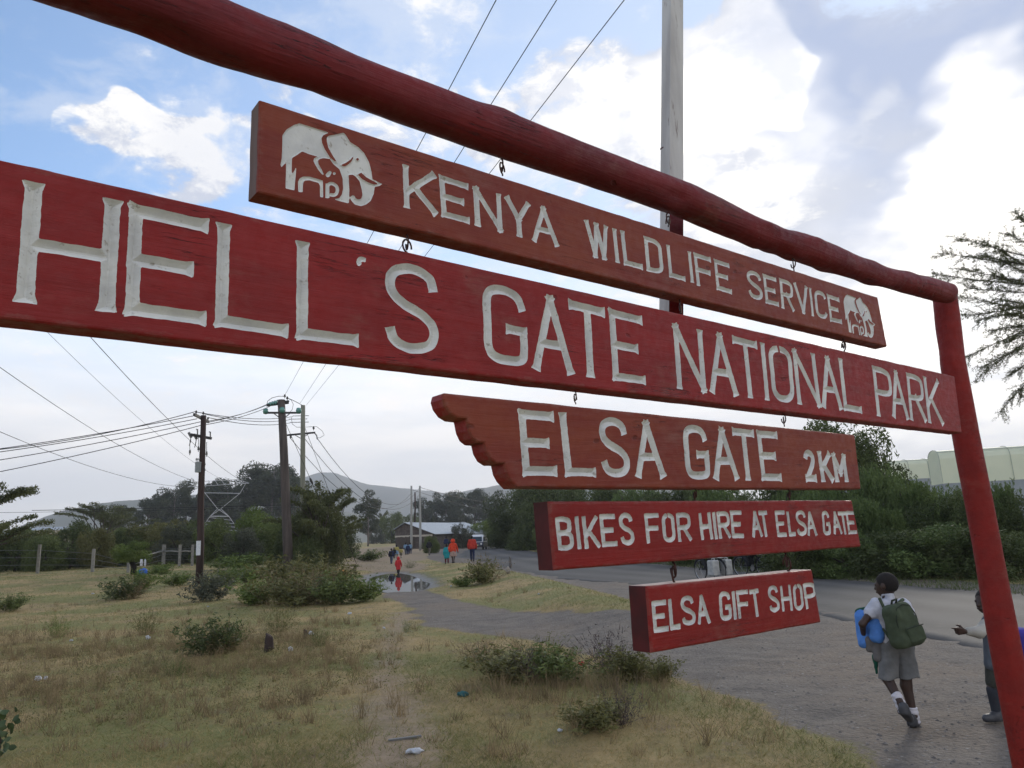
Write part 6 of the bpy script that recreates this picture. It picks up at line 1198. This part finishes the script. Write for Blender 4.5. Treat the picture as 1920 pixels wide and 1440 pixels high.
for nm, fn in (('sock', lambda P: np.maximum(cap(P, LK * .38 + LA * .62, LA + np.array([.02, .03, -.04]), .042, .041) + .003 * np.sin(P[..., 2] * 160) , (np.abs((P - (LK * .02 + LA * .98)) @ ((LA - LK) / np.linalg.norm(LA - LK))) - .105))),
               ('sock', lambda P: np.maximum(cap(P, RK * .25 + RA * .75, RA + np.array([.01, .02, -.04]), .041, .041) + .003 * np.sin(P[..., 2] * 160), P[..., 2] - J(1714, 1326)[2]))):
    nets(nm, fn, (-.30, -.35, -.01), (.12, .25, .45), .008, SOCK, boy)
nets('shoe', lambda P: shoe(P, LA + np.array([.0, -.02, -.035]), LA + np.array([.075, .07, -.105]), .040), (-.35, -.42, -.05), (.15, .2, .32), .007, SHOE, boy)
nets('shoe', lambda P: shoe(P, J(1710, 1356, -.03), J(1722, 1359, .14), .040), (-.2, -.2, -.05), (.2, .3, .2), .007, SHOE, boy)
# what he carries
PACK = cloth('olive_green_pack', (.060, .078, .046)); PACKD = cloth('dark_olive_trim', (.028, .036, .024))
bp_ = empty('backpack', f0, 'olive green school backpack on the back of the walking boy', 'backpack'); bc = J(1690, 1170, -.16); n_ = Vector((.30, -.92, .12)).normalized(); u_ = Vector((-.16, 0, 1)); u_ = (u_ - n_ * u_.dot(n_)).normalized(); r_ = u_.cross(n_).normalized(); r_ = -r_ if r_.x < 0 else r_
PM = np.array([r_, n_, u_]).T
def loc(P): return (P - bc) @ PM
def fn(P):
    q = loc(P); w_ = .125 + .016 * np.clip(-q[..., 2] / .17, -1, 1); d = rbox(q / np.stack([w_ / .125, np.ones_like(w_), np.ones_like(w_)], -1), (0, 0, 0), (.125, .085, .168), .062); d = smin(d, rbox(q, (0, .02, -.12), (.132, .075, .055), .045), .03)
    return d + .007 * vnoise(q * 17, 12) + .003 * vnoise(q * 45, 13)
nets('bag_body', fn, bc - .27, bc + .27, .008, PACK, bp_)
nets('front_pocket', lambda P: rbox(loc(P), (.02, .092, -.085), (.085, .022, .062), .018) + .004 * vnoise(P * 30, 14), bc - .25, bc + .25, .007, PACK, bp_)
def W_(x, y, z): return Vector(bc) + r_ * x + n_ * y + u_ * z
MB().tube([W_(-.07, .118, -.028), W_(.02, .122, -.026), W_(.105, .116, -.028)], .004, 6).build('zip', PACKD, bp_)
MB().tube([W_(-.108, .06, -.08), W_(-.106, .075, .05), W_(-.07, .078, .135), W_(0, .08, .155), W_(.07, .078, .135), W_(.106, .075, .05), W_(.108, .06, -.08)], .0045, 6).build('zip', PACKD, bp_)
MB().tube([W_(-.03, 0, .165), W_(-.03, .02, .195), W_(.02, .02, .197), W_(.02, 0, .165)], .009, 8).build('handle', PACKD, bp_, True)
for s_, sh in ((-1, Ls), (1, Rs)):
    MB().tube([W_(s_ * .06, -.06, .14), Vector(sh) + Vector((-s_ * .03, -.04, .065)), Vector(sh) + Vector((-s_ * .03, .05, .045)), Vector(sh) + Vector((-s_ * .02, .09, -.08)), W_(s_ * .13, -.02, -.13)], [.012, .014, .014, .010, .008], 8).build('strap', PACK, bp_, True)
BLUE = cloth('sky_blue_jacket', (.085, .235, .62), .7); DGREEN = cloth('dark_green_lining', (.008, .070, .045)); GREYK = cloth('grey_knit', (.125, .118, .118))
jk = empty('jacket', f0, 'sky blue jacket bundled under the arm of the walking boy', 'jacket')
def fn(P):
    d = union(P, [(J(1616, 1156, .09), J(1620, 1205, .08), .050, .040), (J(1640, 1158, .02), J(1644, 1192, .0), .055, .062), (J(1632, 1165, .10), J(1652, 1200, .04), .055, .045)], .025); q = P * np.array([1, 1, .45])
    return d + .012 * vnoise(q * 26, 15) + .006 * np.abs(vnoise(P * np.array([60, 60, 22]), 16)) - .003
nets('jacket_body', fn, (-.60, -.22, .50), (-.08, .34, 1.12), .008, BLUE, jk)
nets('lining', lambda P: union(P, [(J(1614, 1150, .12), J(1624, 1146, .12), .045, .038), (J(1612, 1150, .12), J(1611, 1166, .12), .036, .030)], .02) + .008 * vnoise(P * 26, 17), (-.60, -.1, .70), (-.2, .34, 1.12), .008, DGREEN, jk)
pu = empty('pullover', f0, 'grey pullover with green tail hanging below the blue jacket bundle', 'pullover')
nets('sleeve', lambda P: union(P, [(J(1628, 1200, .06), J(1630, 1216, .06), .042, .032), (J(1648, 1198, .03), J(1647, 1232, .03), .045, .044)], .02) + .008 * vnoise(P * np.array([36, 36, 12]), 18), (-.50, -.15, .42), (-.1, .3, .85), .008, GREYK, pu)
nets('tail', lambda P: cap(P, J(1641, 1232, .05), J(1644, 1262, .05), .026, .010) + .004 * vnoise(P * 40, 19), (-.45, -.1, .30), (-.15, .25, .7), .008, DGREEN, pu)
# --- the pointing boy behind the post
f1 = gp(1862, 1352); B2Y = f1.y; bo2 = np.array(f1)
def J2(x, y, dY=0.0): return np.array(at(x + 4, y, B2Y + dY)) - bo2
b2 = empty('person', f1, 'schoolboy half hidden by the red post, pointing left with one arm', 'person')
H2 = J2(1844, 1128, .0); F2 = (-.93, -.32, -.04); s2, e2, w2 = J2(1846, 1172, -.09), J2(1832, 1186, -.14), J2(1806, 1184, -.16)
c2 = [(J2(1854, 1142, .02), J2(1858, 1158, .03), .034, .040), (J2(1854, 1170, -.05), J2(1864, 1240, -.04), .052, .055), (J2(1866, 1170, .10), J2(1870, 1240, .08), .052, .055), (J2(1852, 1164, -.07), J2(1868, 1164, .13), .042, .042), (s2, e2, .036, .028), (e2, w2, .027, .019),
      (J2(1868, 1164, .15), J2(1880, 1205, .17), .036, .028), (J2(1880, 1205, .17), J2(1872, 1235, .12), .027, .019), (J2(1862, 1246, -.04), J2(1858, 1292, -.05), .058, .042), (J2(1858, 1292, -.05), J2(1864, 1336, -.03), .042, .027), (J2(1870, 1246, .08), J2(1876, 1292, .10), .058, .042), (J2(1876, 1292, .10), J2(1882, 1336, .14), .042, .027)]
h21, h22 = hand(w2, J2(1780, 1183, -.17) - w2, (0, -.25, 1), 1.35, point=True, sz=.95, r=.009), hand(J2(1872, 1235, .12), (-.2, 0, -1), (-1, 0, 0), .6, sz=.85)
nets('body', lambda P: smin(smin(smin(union(P, c2, .016), near(P, w2, .2, h21, .005), .008), near(P, J2(1872, 1235, .12), .2, h22, .006), .01), head_sdf(P, H2, F2, .95), .02), (-.44, -.34, -.01), (.20, .34, 1.16), .0065, SKIN, b2)
nets('hair', lambda P: hair_sdf(P, H2, F2, .95), H2 - .13, H2 + .13, .007, HAIR, b2); eyes(H2, F2, .95, b2)
CREAMS = cloth('cream_shirt', (.40, .38, .34)); VEST = cloth('grey_blue_vest', (.10, .115, .14)); OLV = cloth('dark_olive_shorts', (.045, .045, .036)); DSOCK = cloth('dark_grey_sock', (.035, .038, .048))
nets('shirt', lambda P: union(P, [(J2(1855, 1170, -.04), J2(1862, 1258, -.03), .060, .064), (J2(1866, 1170, .10), J2(1868, 1258, .08), .060, .064), (s2, e2, .050, .046), (e2, e2 * .25 + w2 * .75, .045, .036), (J2(1868, 1164, .15), J2(1878, 1200, .17), .048, .046)], .02) + .006 * vnoise(P * 24, 21), (-.32, -.34, .30), (.22, .34, 1.0), .009, CREAMS, b2)
def fn(P):
    d = union(P, [(J2(1852, 1170, -.07), J2(1858, 1244, -.06), .060, .068), (J2(1864, 1166, .08), J2(1866, 1246, .08), .064, .072), (J2(1850, 1164, -.08), J2(1866, 1162, .12), .048, .048)], .02); q = P - J2(1842, 1205, .06)
    return np.maximum(d + .005 * vnoise(P * np.array([30, 30, 8]), 22), -np.maximum(np.abs(q[..., 1]) - .030, np.abs(q[..., 0]) - .06))
nets('vest', fn, (-.25, -.3, .35), (.22, .34, 1.0), .0085, VEST, b2)
nets('shorts', lambda P: np.maximum(union(P, [(J2(1862, 1250, -.03), J2(1862, 1280, -.05), .074, .072), (J2(1868, 1250, .08), J2(1874, 1280, .10), .074, .072)], .02) + .005 * vnoise(P * 26, 23), J2(1862, 1286)[2] - P[..., 2]), (-.2, -.25, .2), (.25, .34, .62), .009, OLV, b2)
for a, c in ((J2(1858, 1294, -.05), J2(1864, 1336, -.03)), (J2(1876, 1294, .10), J2(1882, 1336, .14))): nets('sock', lambda P: cap(P, a, c, .050, .034), (-.2, -.25, -.02), (.28, .34, .42), .009, DSOCK, b2)
nets('shoe', lambda P: shoe(P, J2(1870, 1345, -.03), J2(1846, 1347, -.06), .040), (-.25, -.25, -.04), (.22, .2, .2), .007, SHOE, b2); nets('shoe', lambda P: shoe(P, J2(1888, 1345, .14), J2(1864, 1347, .12), .040), (-.25, -.1, -.04), (.3, .35, .2), .007, SHOE, b2)
PURP = cloth('purple_bag_cloth', (.060, .045, .30)); pb_ = empty('backpack', f1, 'purple blue school bag at the right edge, on the pointing boy', 'backpack')
nets('bag_body', lambda P: rbox(P, J2(1910, 1212, .06), (.085, .13, .155), .055) + .008 * vnoise(P * 20, 24), J2(1910, 1212, .06) - .26, J2(1910, 1212, .06) + .26, .010, PURP, pb_); nets('front_pocket', lambda P: rbox(P, J2(1932, 1226, .06), (.03, .09, .07), .025), J2(1932, 1226, .06) - .2, J2(1932, 1226, .06) + .2, .010, PURP, pb_)
# --- small figures farther off: body plus separate clothing, all at true size
SKINF = SKIN
def figure(px, py, hpx, face, label, top, bottom, coat=None, hood=False, stride=.22, child=True, bag=None, seed=0, arm=.10, cap_=None, group=None):
    """face: degrees the figure faces, 0 = away from the viewer, 180 = towards"""
    f = gp(px, py); h_ = (f - CAM).dot(Fw) / F_PX * hpx; s = h_ / (1.62 if child else 1.72); o = empty('person', f, label, 'person', group, -R(face)); hd = 1.22 if child else 1.0; o.scale = (s,) * 3
    HCt = (0, .02, 1.50 if child else 1.60); sh, hip = (1.28 if child else 1.40), (.84 if child else .90); A = lambda *q: np.array(q, float); st = stride
    lk = [(A(-.09, 0, hip), A(-.10, st * .45, hip * .52)), (A(.09, 0, hip), A(.10, -st * .25, hip * .52))]; an = [A(-.10, st * .75, .09), A(.10, -st * .95, .11)]
    ar = [(A(-.20, 0, sh - .02), A(-.26, -arm, sh - .30), A(-.25, -arm * .3 + .06, sh - .53)), (A(.20, 0, sh - .02), A(.26, arm, sh - .30), A(.25, arm * 1.6 + .06, sh - .53))]
    caps = [(A(0, .01, sh + .14), A(0, 0, sh + .02), .050, .058), (A(-.10, 0, sh - .06), A(-.08, 0, hip), .095, .095), (A(.10, 0, sh - .06), A(.08, 0, hip), .095, .095), (A(-.15, 0, sh - .02), A(.15, 0, sh - .02), .06, .06)]
    for (a, c), e in zip(lk, an): caps += [(a, c, .085, .058), (c, e, .058, .036), (e, e + A(0, .13, -.05), .036, .034)]
    for a, c, e in ar: caps += [(a, c, .048, .038), (c, e, .038, .028), (e, e + A(0, .03, -.12), .030, .016)]
    nets('body', lambda P: smin(union(P, caps, .03), head_sdf(P, np.array(HCt), (0, 1, 0), hd), .02), (-.42, -.42, -.02), (.42, .45, 1.80), .03, SKINF, o)
    if not hood: nets('hair', lambda P: hair_sdf(P, np.array(HCt), (0, 1, 0), hd * 1.02), np.array(HCt) - .16, np.array(HCt) + .16, .022, HAIR, o)
    hem = .42 if coat == 'long' else hip - .08
    def tf(P):
        d = union(P, [(A(-.09, 0, sh - .05), A(-.09, 0, hem + .1), .115, .14 if coat else .115), (A(.09, 0, sh - .05), A(.09, 0, hem + .1), .115, .14 if coat else .115), (A(-.15, 0, sh), A(.15, 0, sh), .075, .075)] + [(a, c, .068, .062) for a, c, e in ar] + ([(c, e, .062, .055) for a, c, e in ar] if coat else []), .04)
        if hood: d = smin(d, np.maximum(np.linalg.norm((P - np.array(HCt)) / A(1, 1.05, 1.12), axis=-1) - .125 * hd, .0 + (P[..., 1] - .07)), .05)
        return np.maximum(d + .014 * vnoise(P * 8, seed), hem - P[..., 2])
    nets('coat' if coat else 'shirt', tf, (-.46, -.42, .3), (.46, .42, 1.85), .028, top, o)
    if bottom is not None:
        if bottom[1] == 'skirt': nets('skirt', lambda P: np.maximum(union(P, [(A(-.06, 0, hip + .05), A(-.10, 0, .5), .11, .15), (A(.06, 0, hip + .05), A(.10, 0, .5), .11, .15)], .05), .46 - P[..., 2]), (-.4, -.35, .3), (.4, .35, 1.1), .03, bottom[0], o)
        else: nets('trousers', lambda P: np.maximum(union(P, [q for (a, c), e in zip(lk, an) for q in ((a, c, .105, .078), (c, e, .078, .062))], .02), .10 - P[..., 2]), (-.4, -.4, 0), (.4, .4, 1.1), .03, bottom[0], o)
    for e in an: nets('shoe', lambda P: np.maximum(cap(P, e + A(0, -.03, -.05), e + A(0, .15, -.055), .055, .045), -(P[..., 2] - e[2] + .095)), e - .22, e + .28, .025, BLACKC, o)
    if bag is not None:
        g_ = nets('backpack', lambda P: rbox(P, (0, -.20, sh - .20), (.15, .085, .20), .05), (-.25, -.4, sh - .5), (.25, 0, sh + .1), .028, bag, None); g_.parent = None; g_.matrix_world = Matrix.Translation(f) @ Matrix.Rotation(-R(face), 4, 'Z') @ Matrix.Scale(s, 4); setp(g_, 'small dark school bag on the nearest child of the distant group', 'backpack')
    return o
CR = cloth('red_coat', (.50, .035, .040)); CO = cloth('orange_red_coat', (.62, .060, .025)); CRA = cloth('brick_red_coat', (.48, .045, .030)); CT = cloth('turquoise_coat', (.025, .30, .33)); NV = cloth('navy_cloth', (.022, .030, .075)); YE = cloth('yellow_shirt', (.42, .36, .12)); LB = cloth('light_blue_shirt', (.20, .32, .46)); KH = cloth('khaki_trousers', (.15, .13, .10)); PK = cloth('pale_pink_dress', (.38, .26, .22)); DKR = cloth('dark_red_sock', (.12, .02, .025)); GR = cloth('grey_blue_cloth', (.10, .12, .16))
figure(747, 1077, 32, 8, 'small child in a red hooded coat beside the puddle', CR, (BLACKC, 't'), 'long', True, .20, seed=1)
figure(838, 1057, 36, -10, 'small child in a turquoise coat walking on the gravel verge', CT, (DKR, 't'), 'long', False, .16, seed=2)
figure(850, 1056, 44, 12, 'child in an orange red hooded coat beside the turquoise one', CO, (PK, 'skirt'), 'mid', True, .22, seed=3, arm=.16)
figure(886, 1053, 48, 5, 'adult in a brick red jacket walking behind the roadside bush', CRA, (NV, 't'), 'mid', False, .2, False, seed=4)
figure(837, 1032, 25, 0, 'person in a navy jacket ahead of the turquoise child', NV, (KH, 't'), 'mid', False, .2, seed=5)
figure(805, 1041, 28, 15, 'person in dark jacket and khaki trousers walking alone on the path', BLACKC, (KH, 't'), 'mid', False, .3, False, seed=6, arm=.16)
figure(734, 1057, 28, 5, 'child in navy with a school bag, nearest of the distant group', NV, (GR, 't'), 'mid', False, .24, bag=BLACKC, seed=7, group='schoolchildren far down the path')
figure(739, 1047, 20, 10, 'child in black at the left of the distant group', BLACKC, (BLACKC, 't'), 'mid', seed=8, group='schoolchildren far down the path')
figure(744, 1046, 24, -5, 'child in yellow shirt and blue skirt in the distant group', YE, (LB, 'skirt'), None, seed=9, group='schoolchildren far down the path')
figure(752, 1046, 19, 20, 'smaller child in a yellow shirt right of the blue skirt', YE, (KH, 'skirt'), None, seed=10, group='schoolchildren far down the path')
figure(761, 1040, 22, 0, 'child in light blue at the back of the distant group', LB, (GR, 't'), None, seed=11, group='schoolchildren far down the path')
figure(765, 1040, 20, 0, 'child in navy between the two light blue ones', NV, (NV, 't'), 'mid', seed=12, group='schoolchildren far down the path')
figure(769.5, 1039, 21, -8, 'child in light blue at the right end of the distant group', LB, (NV, 't'), None, seed=13, group='schoolchildren far down the path')
figure(938, 1026, 18, 175, 'person in navy and white on the right verge far down the road', NV, (NV, 't'), 'mid', False, .2, False, seed=14); figure(946, 1025, 16, 170, 'person in black on the right verge far down the road', BLACKC, (BLACKC, 't'), 'mid', False, .2, False, seed=15)
figure(923, 1015, 9, 180, 'tiny person in white far along the road left of the white pole', SHIRT, (NV, 't'), None, False, .2, False, seed=16)
# --- cyclists beyond the road, seen between the two lowest boards
CHROME = mat('bicycle_steel', (.35, .35, .36), rough=.3, metal=.8); JERRY = mat('dirty_white_jerrycan', (.42, .42, .40), (.30, .30, .29), 8, .5)
def ringp(c, r, n=22): return [Vector(c) + Vector((0, math.cos(6.2832 * i / n) * r, math.sin(6.2832 * i / n) * r)) for i in range(n + 1)]
def bicycle(f, rz, label):
    o = empty('bicycle', f, label, 'bicycle', 'bicycles on the far side of the road', rz)
    for y in (-.52, .52):
        w_ = MB().tube(ringp((0, y, .34), .33), .017, 7, cap=False).build('wheel', TYRE, o, True); rm_ = MB().tube(ringp((0, y, .34), .305), .009, 6, cap=False)
        for i in range(14): t = 6.2832 * i / 14; rm_.bar((.012 * (-1) ** i, y, .34), (0, y + math.cos(t) * .3, .34 + math.sin(t) * .3), .0025, 4)
        rm_.build('rim', CHROME, w_)
        MB().tube([(0, y + math.cos(t) * .37, .34 + math.sin(t) * .37) for t in np.linspace(.3, 2.9, 10)], .022, 6).build('mudguard', BLACKC, o, True)
    fr = MB(); S_, C_, H_, Hd = (0, -.18, .86), (0, -.05, .30), (0, .36, .82), (0, .40, .62)
    for a, c in ((S_, C_), (S_, H_), (C_, Hd), (H_, Hd), (Hd, (.05, .52, .34)), (Hd, (-.05, .52, .34)), (C_, (.05, -.52, .34)), (C_, (-.05, -.52, .34)), ((0, -.15, .78), (.05, -.52, .34)), ((0, -.15, .78), (-.05, -.52, .34))): fr.bar(a, c, .014, 7)
    fr.build('frame', BLACKC, o, True); MB().tube([(-.30, .26, .98), (-.22, .36, 1.0), (0, .36, .98), (.22, .36, 1.0), (.30, .26, .98)], .012, 7).build('handlebar', CHROME, o, True); MB().bar((0, .36, .98), (0, .36, .82), .012).build('stem', CHROME, o)
    MB().box((0, -.20, .90), (.16, .26, .05), taper=.8).build('saddle', BLACKC, o, bevel=.015); rk = MB(); rk.box((0, -.50, .74), (.16, .44, .02))
    for s_ in (-1, 1): rk.bar((s_ * .07, -.52, .34), (s_ * .07, -.55, .73), .006, 5)
    rk.build('rack', CHROME, o); cr_ = MB(); cr_.lathe((-.04, -.05, .30), [(.09, 0), (.09, .01)], 16, (1, 0, 0)); cr_.bar((.06, -.05, .30), (.06, .08, .20), .009); cr_.bar((-.08, -.05, .30), (-.08, -.18, .40), .009); cr_.box((.11, .08, .20), (.10, .06, .02)); cr_.box((-.13, -.18, .40), (.10, .06, .02)); cr_.build('crankset', CHROME, o); return o
def rider(f, rz, label, top, bottom):
    o = empty('person', f, label, 'person', None, rz); A = lambda *q: np.array(q, float); HCt = A(0, .16, 1.62)
    hp, kn, an = [A(-.10, -.16, .96), A(.10, -.16, .96)], [A(-.13, .22, .78), A(.13, .18, .60)], [A(-.13, .02, .45), A(.12, .06, .27)]
    caps = [(A(0, .12, 1.50), A(0, .06, 1.40), .05, .06), (A(-.11, .05, 1.36), A(-.09, -.16, .98), .09, .10), (A(.11, .05, 1.36), A(.09, -.16, .98), .09, .10), (A(-.16, .05, 1.38), A(.16, .05, 1.38), .06, .06)]
    for a, c, e in zip(hp, kn, an): caps += [(a, c, .085, .06), (c, e, .06, .038), (e, e + A(0, .13, -.05), .038, .034)]
    ar = [(A(s_ * .20, .06, 1.36), A(s_ * .27, .15, 1.14), A(s_ * .27, .27, 1.02)) for s_ in (-1, 1)]
    for a, c, e in ar: caps += [(a, c, .048, .038), (c, e, .038, .028), (e, e + A(0, .07, -.03), .030, .024)]
    nets('body', lambda P: smin(union(P, caps, .03), head_sdf(P, HCt, (0, 1, -.05)), .02), (-.42, -.42, .1), (.42, .5, 1.85), .026, SKIN, o); nets('hair', lambda P: hair_sdf(P, HCt, (0, 1, -.05), 1.02), HCt - .16, HCt + .16, .02, HAIR, o)
    nets('jacket', lambda P: union(P, [(A(-.10, .05, 1.34), A(-.09, -.15, .98), .115, .125), (A(.10, .05, 1.34), A(.09, -.15, .98), .115, .125), (A(-.15, .05, 1.38), A(.15, .05, 1.38), .075, .075)] + [(a, c, .068, .06) for a, c, e in ar] + [(c, e, .06, .05) for a, c, e in ar], .04) + .012 * vnoise(P * 9, 4), (-.46, -.45, .8), (.46, .45, 1.6), .026, top, o)
    nets('trousers', lambda P: union(P, [q for a, c, e in zip(hp, kn, an) for q in ((a, c, .105, .085), (c, e, .085, .07))], .02) + .01 * vnoise(P * 9, 5), (-.4, -.4, .1), (.4, .45, 1.15), .026, bottom, o)
    for e in an: nets('shoe', lambda P: cap(P, e + A(0, -.03, -.05), e + A(0, .16, -.06), .05, .04), e - .22, e + .28, .024, BLACKC, o)
    return o
f = gp(1333, 1090); bicycle(f, .35, 'bicycle with two jerrycans ridden away along the far road edge'); rider(f, .35, 'cyclist in dark clothes riding between two whitish jerrycans', NV, BLACKC)
rot = Matrix.Rotation(.35, 3, 'Z')
for s_, lb in ((-1, 'dirty white jerrycan on the left side of the loaded bicycle'), (1, 'dirty white jerrycan on the right side of the loaded bicycle')):
    o = empty('jerrycan', f + rot @ Vector((s_ * .24, -.56, .20)), lb, 'jerrycan', 'jerrycans on the loaded bicycle', .35)
    nets('can_body', lambda P: rbox(P, (0, 0, .24), (.125, .17, .24), .045) + .004 * vnoise(P * 14, 6), (-.2, -.25, -.05), (.2, .25, .55), .016, JERRY, o); MB().tube([(0, -.09, .47), (0, -.08, .53), (0, .05, .53), (0, .07, .47)], .016, 7).build('handle', JERRY, o, True); MB().lathe((0, .12, .50), [(.03, -.04), (.03, .02), (.01, .03)], 10).build('cap', BLACKC, o)
f = gp(1412, 1082); bicycle(f, .5, 'unloaded bicycle farther along the far road edge'); rider(f, .5, 'second cyclist in dark clothes right of the loaded bicycle', BLACKC, BLACKC)
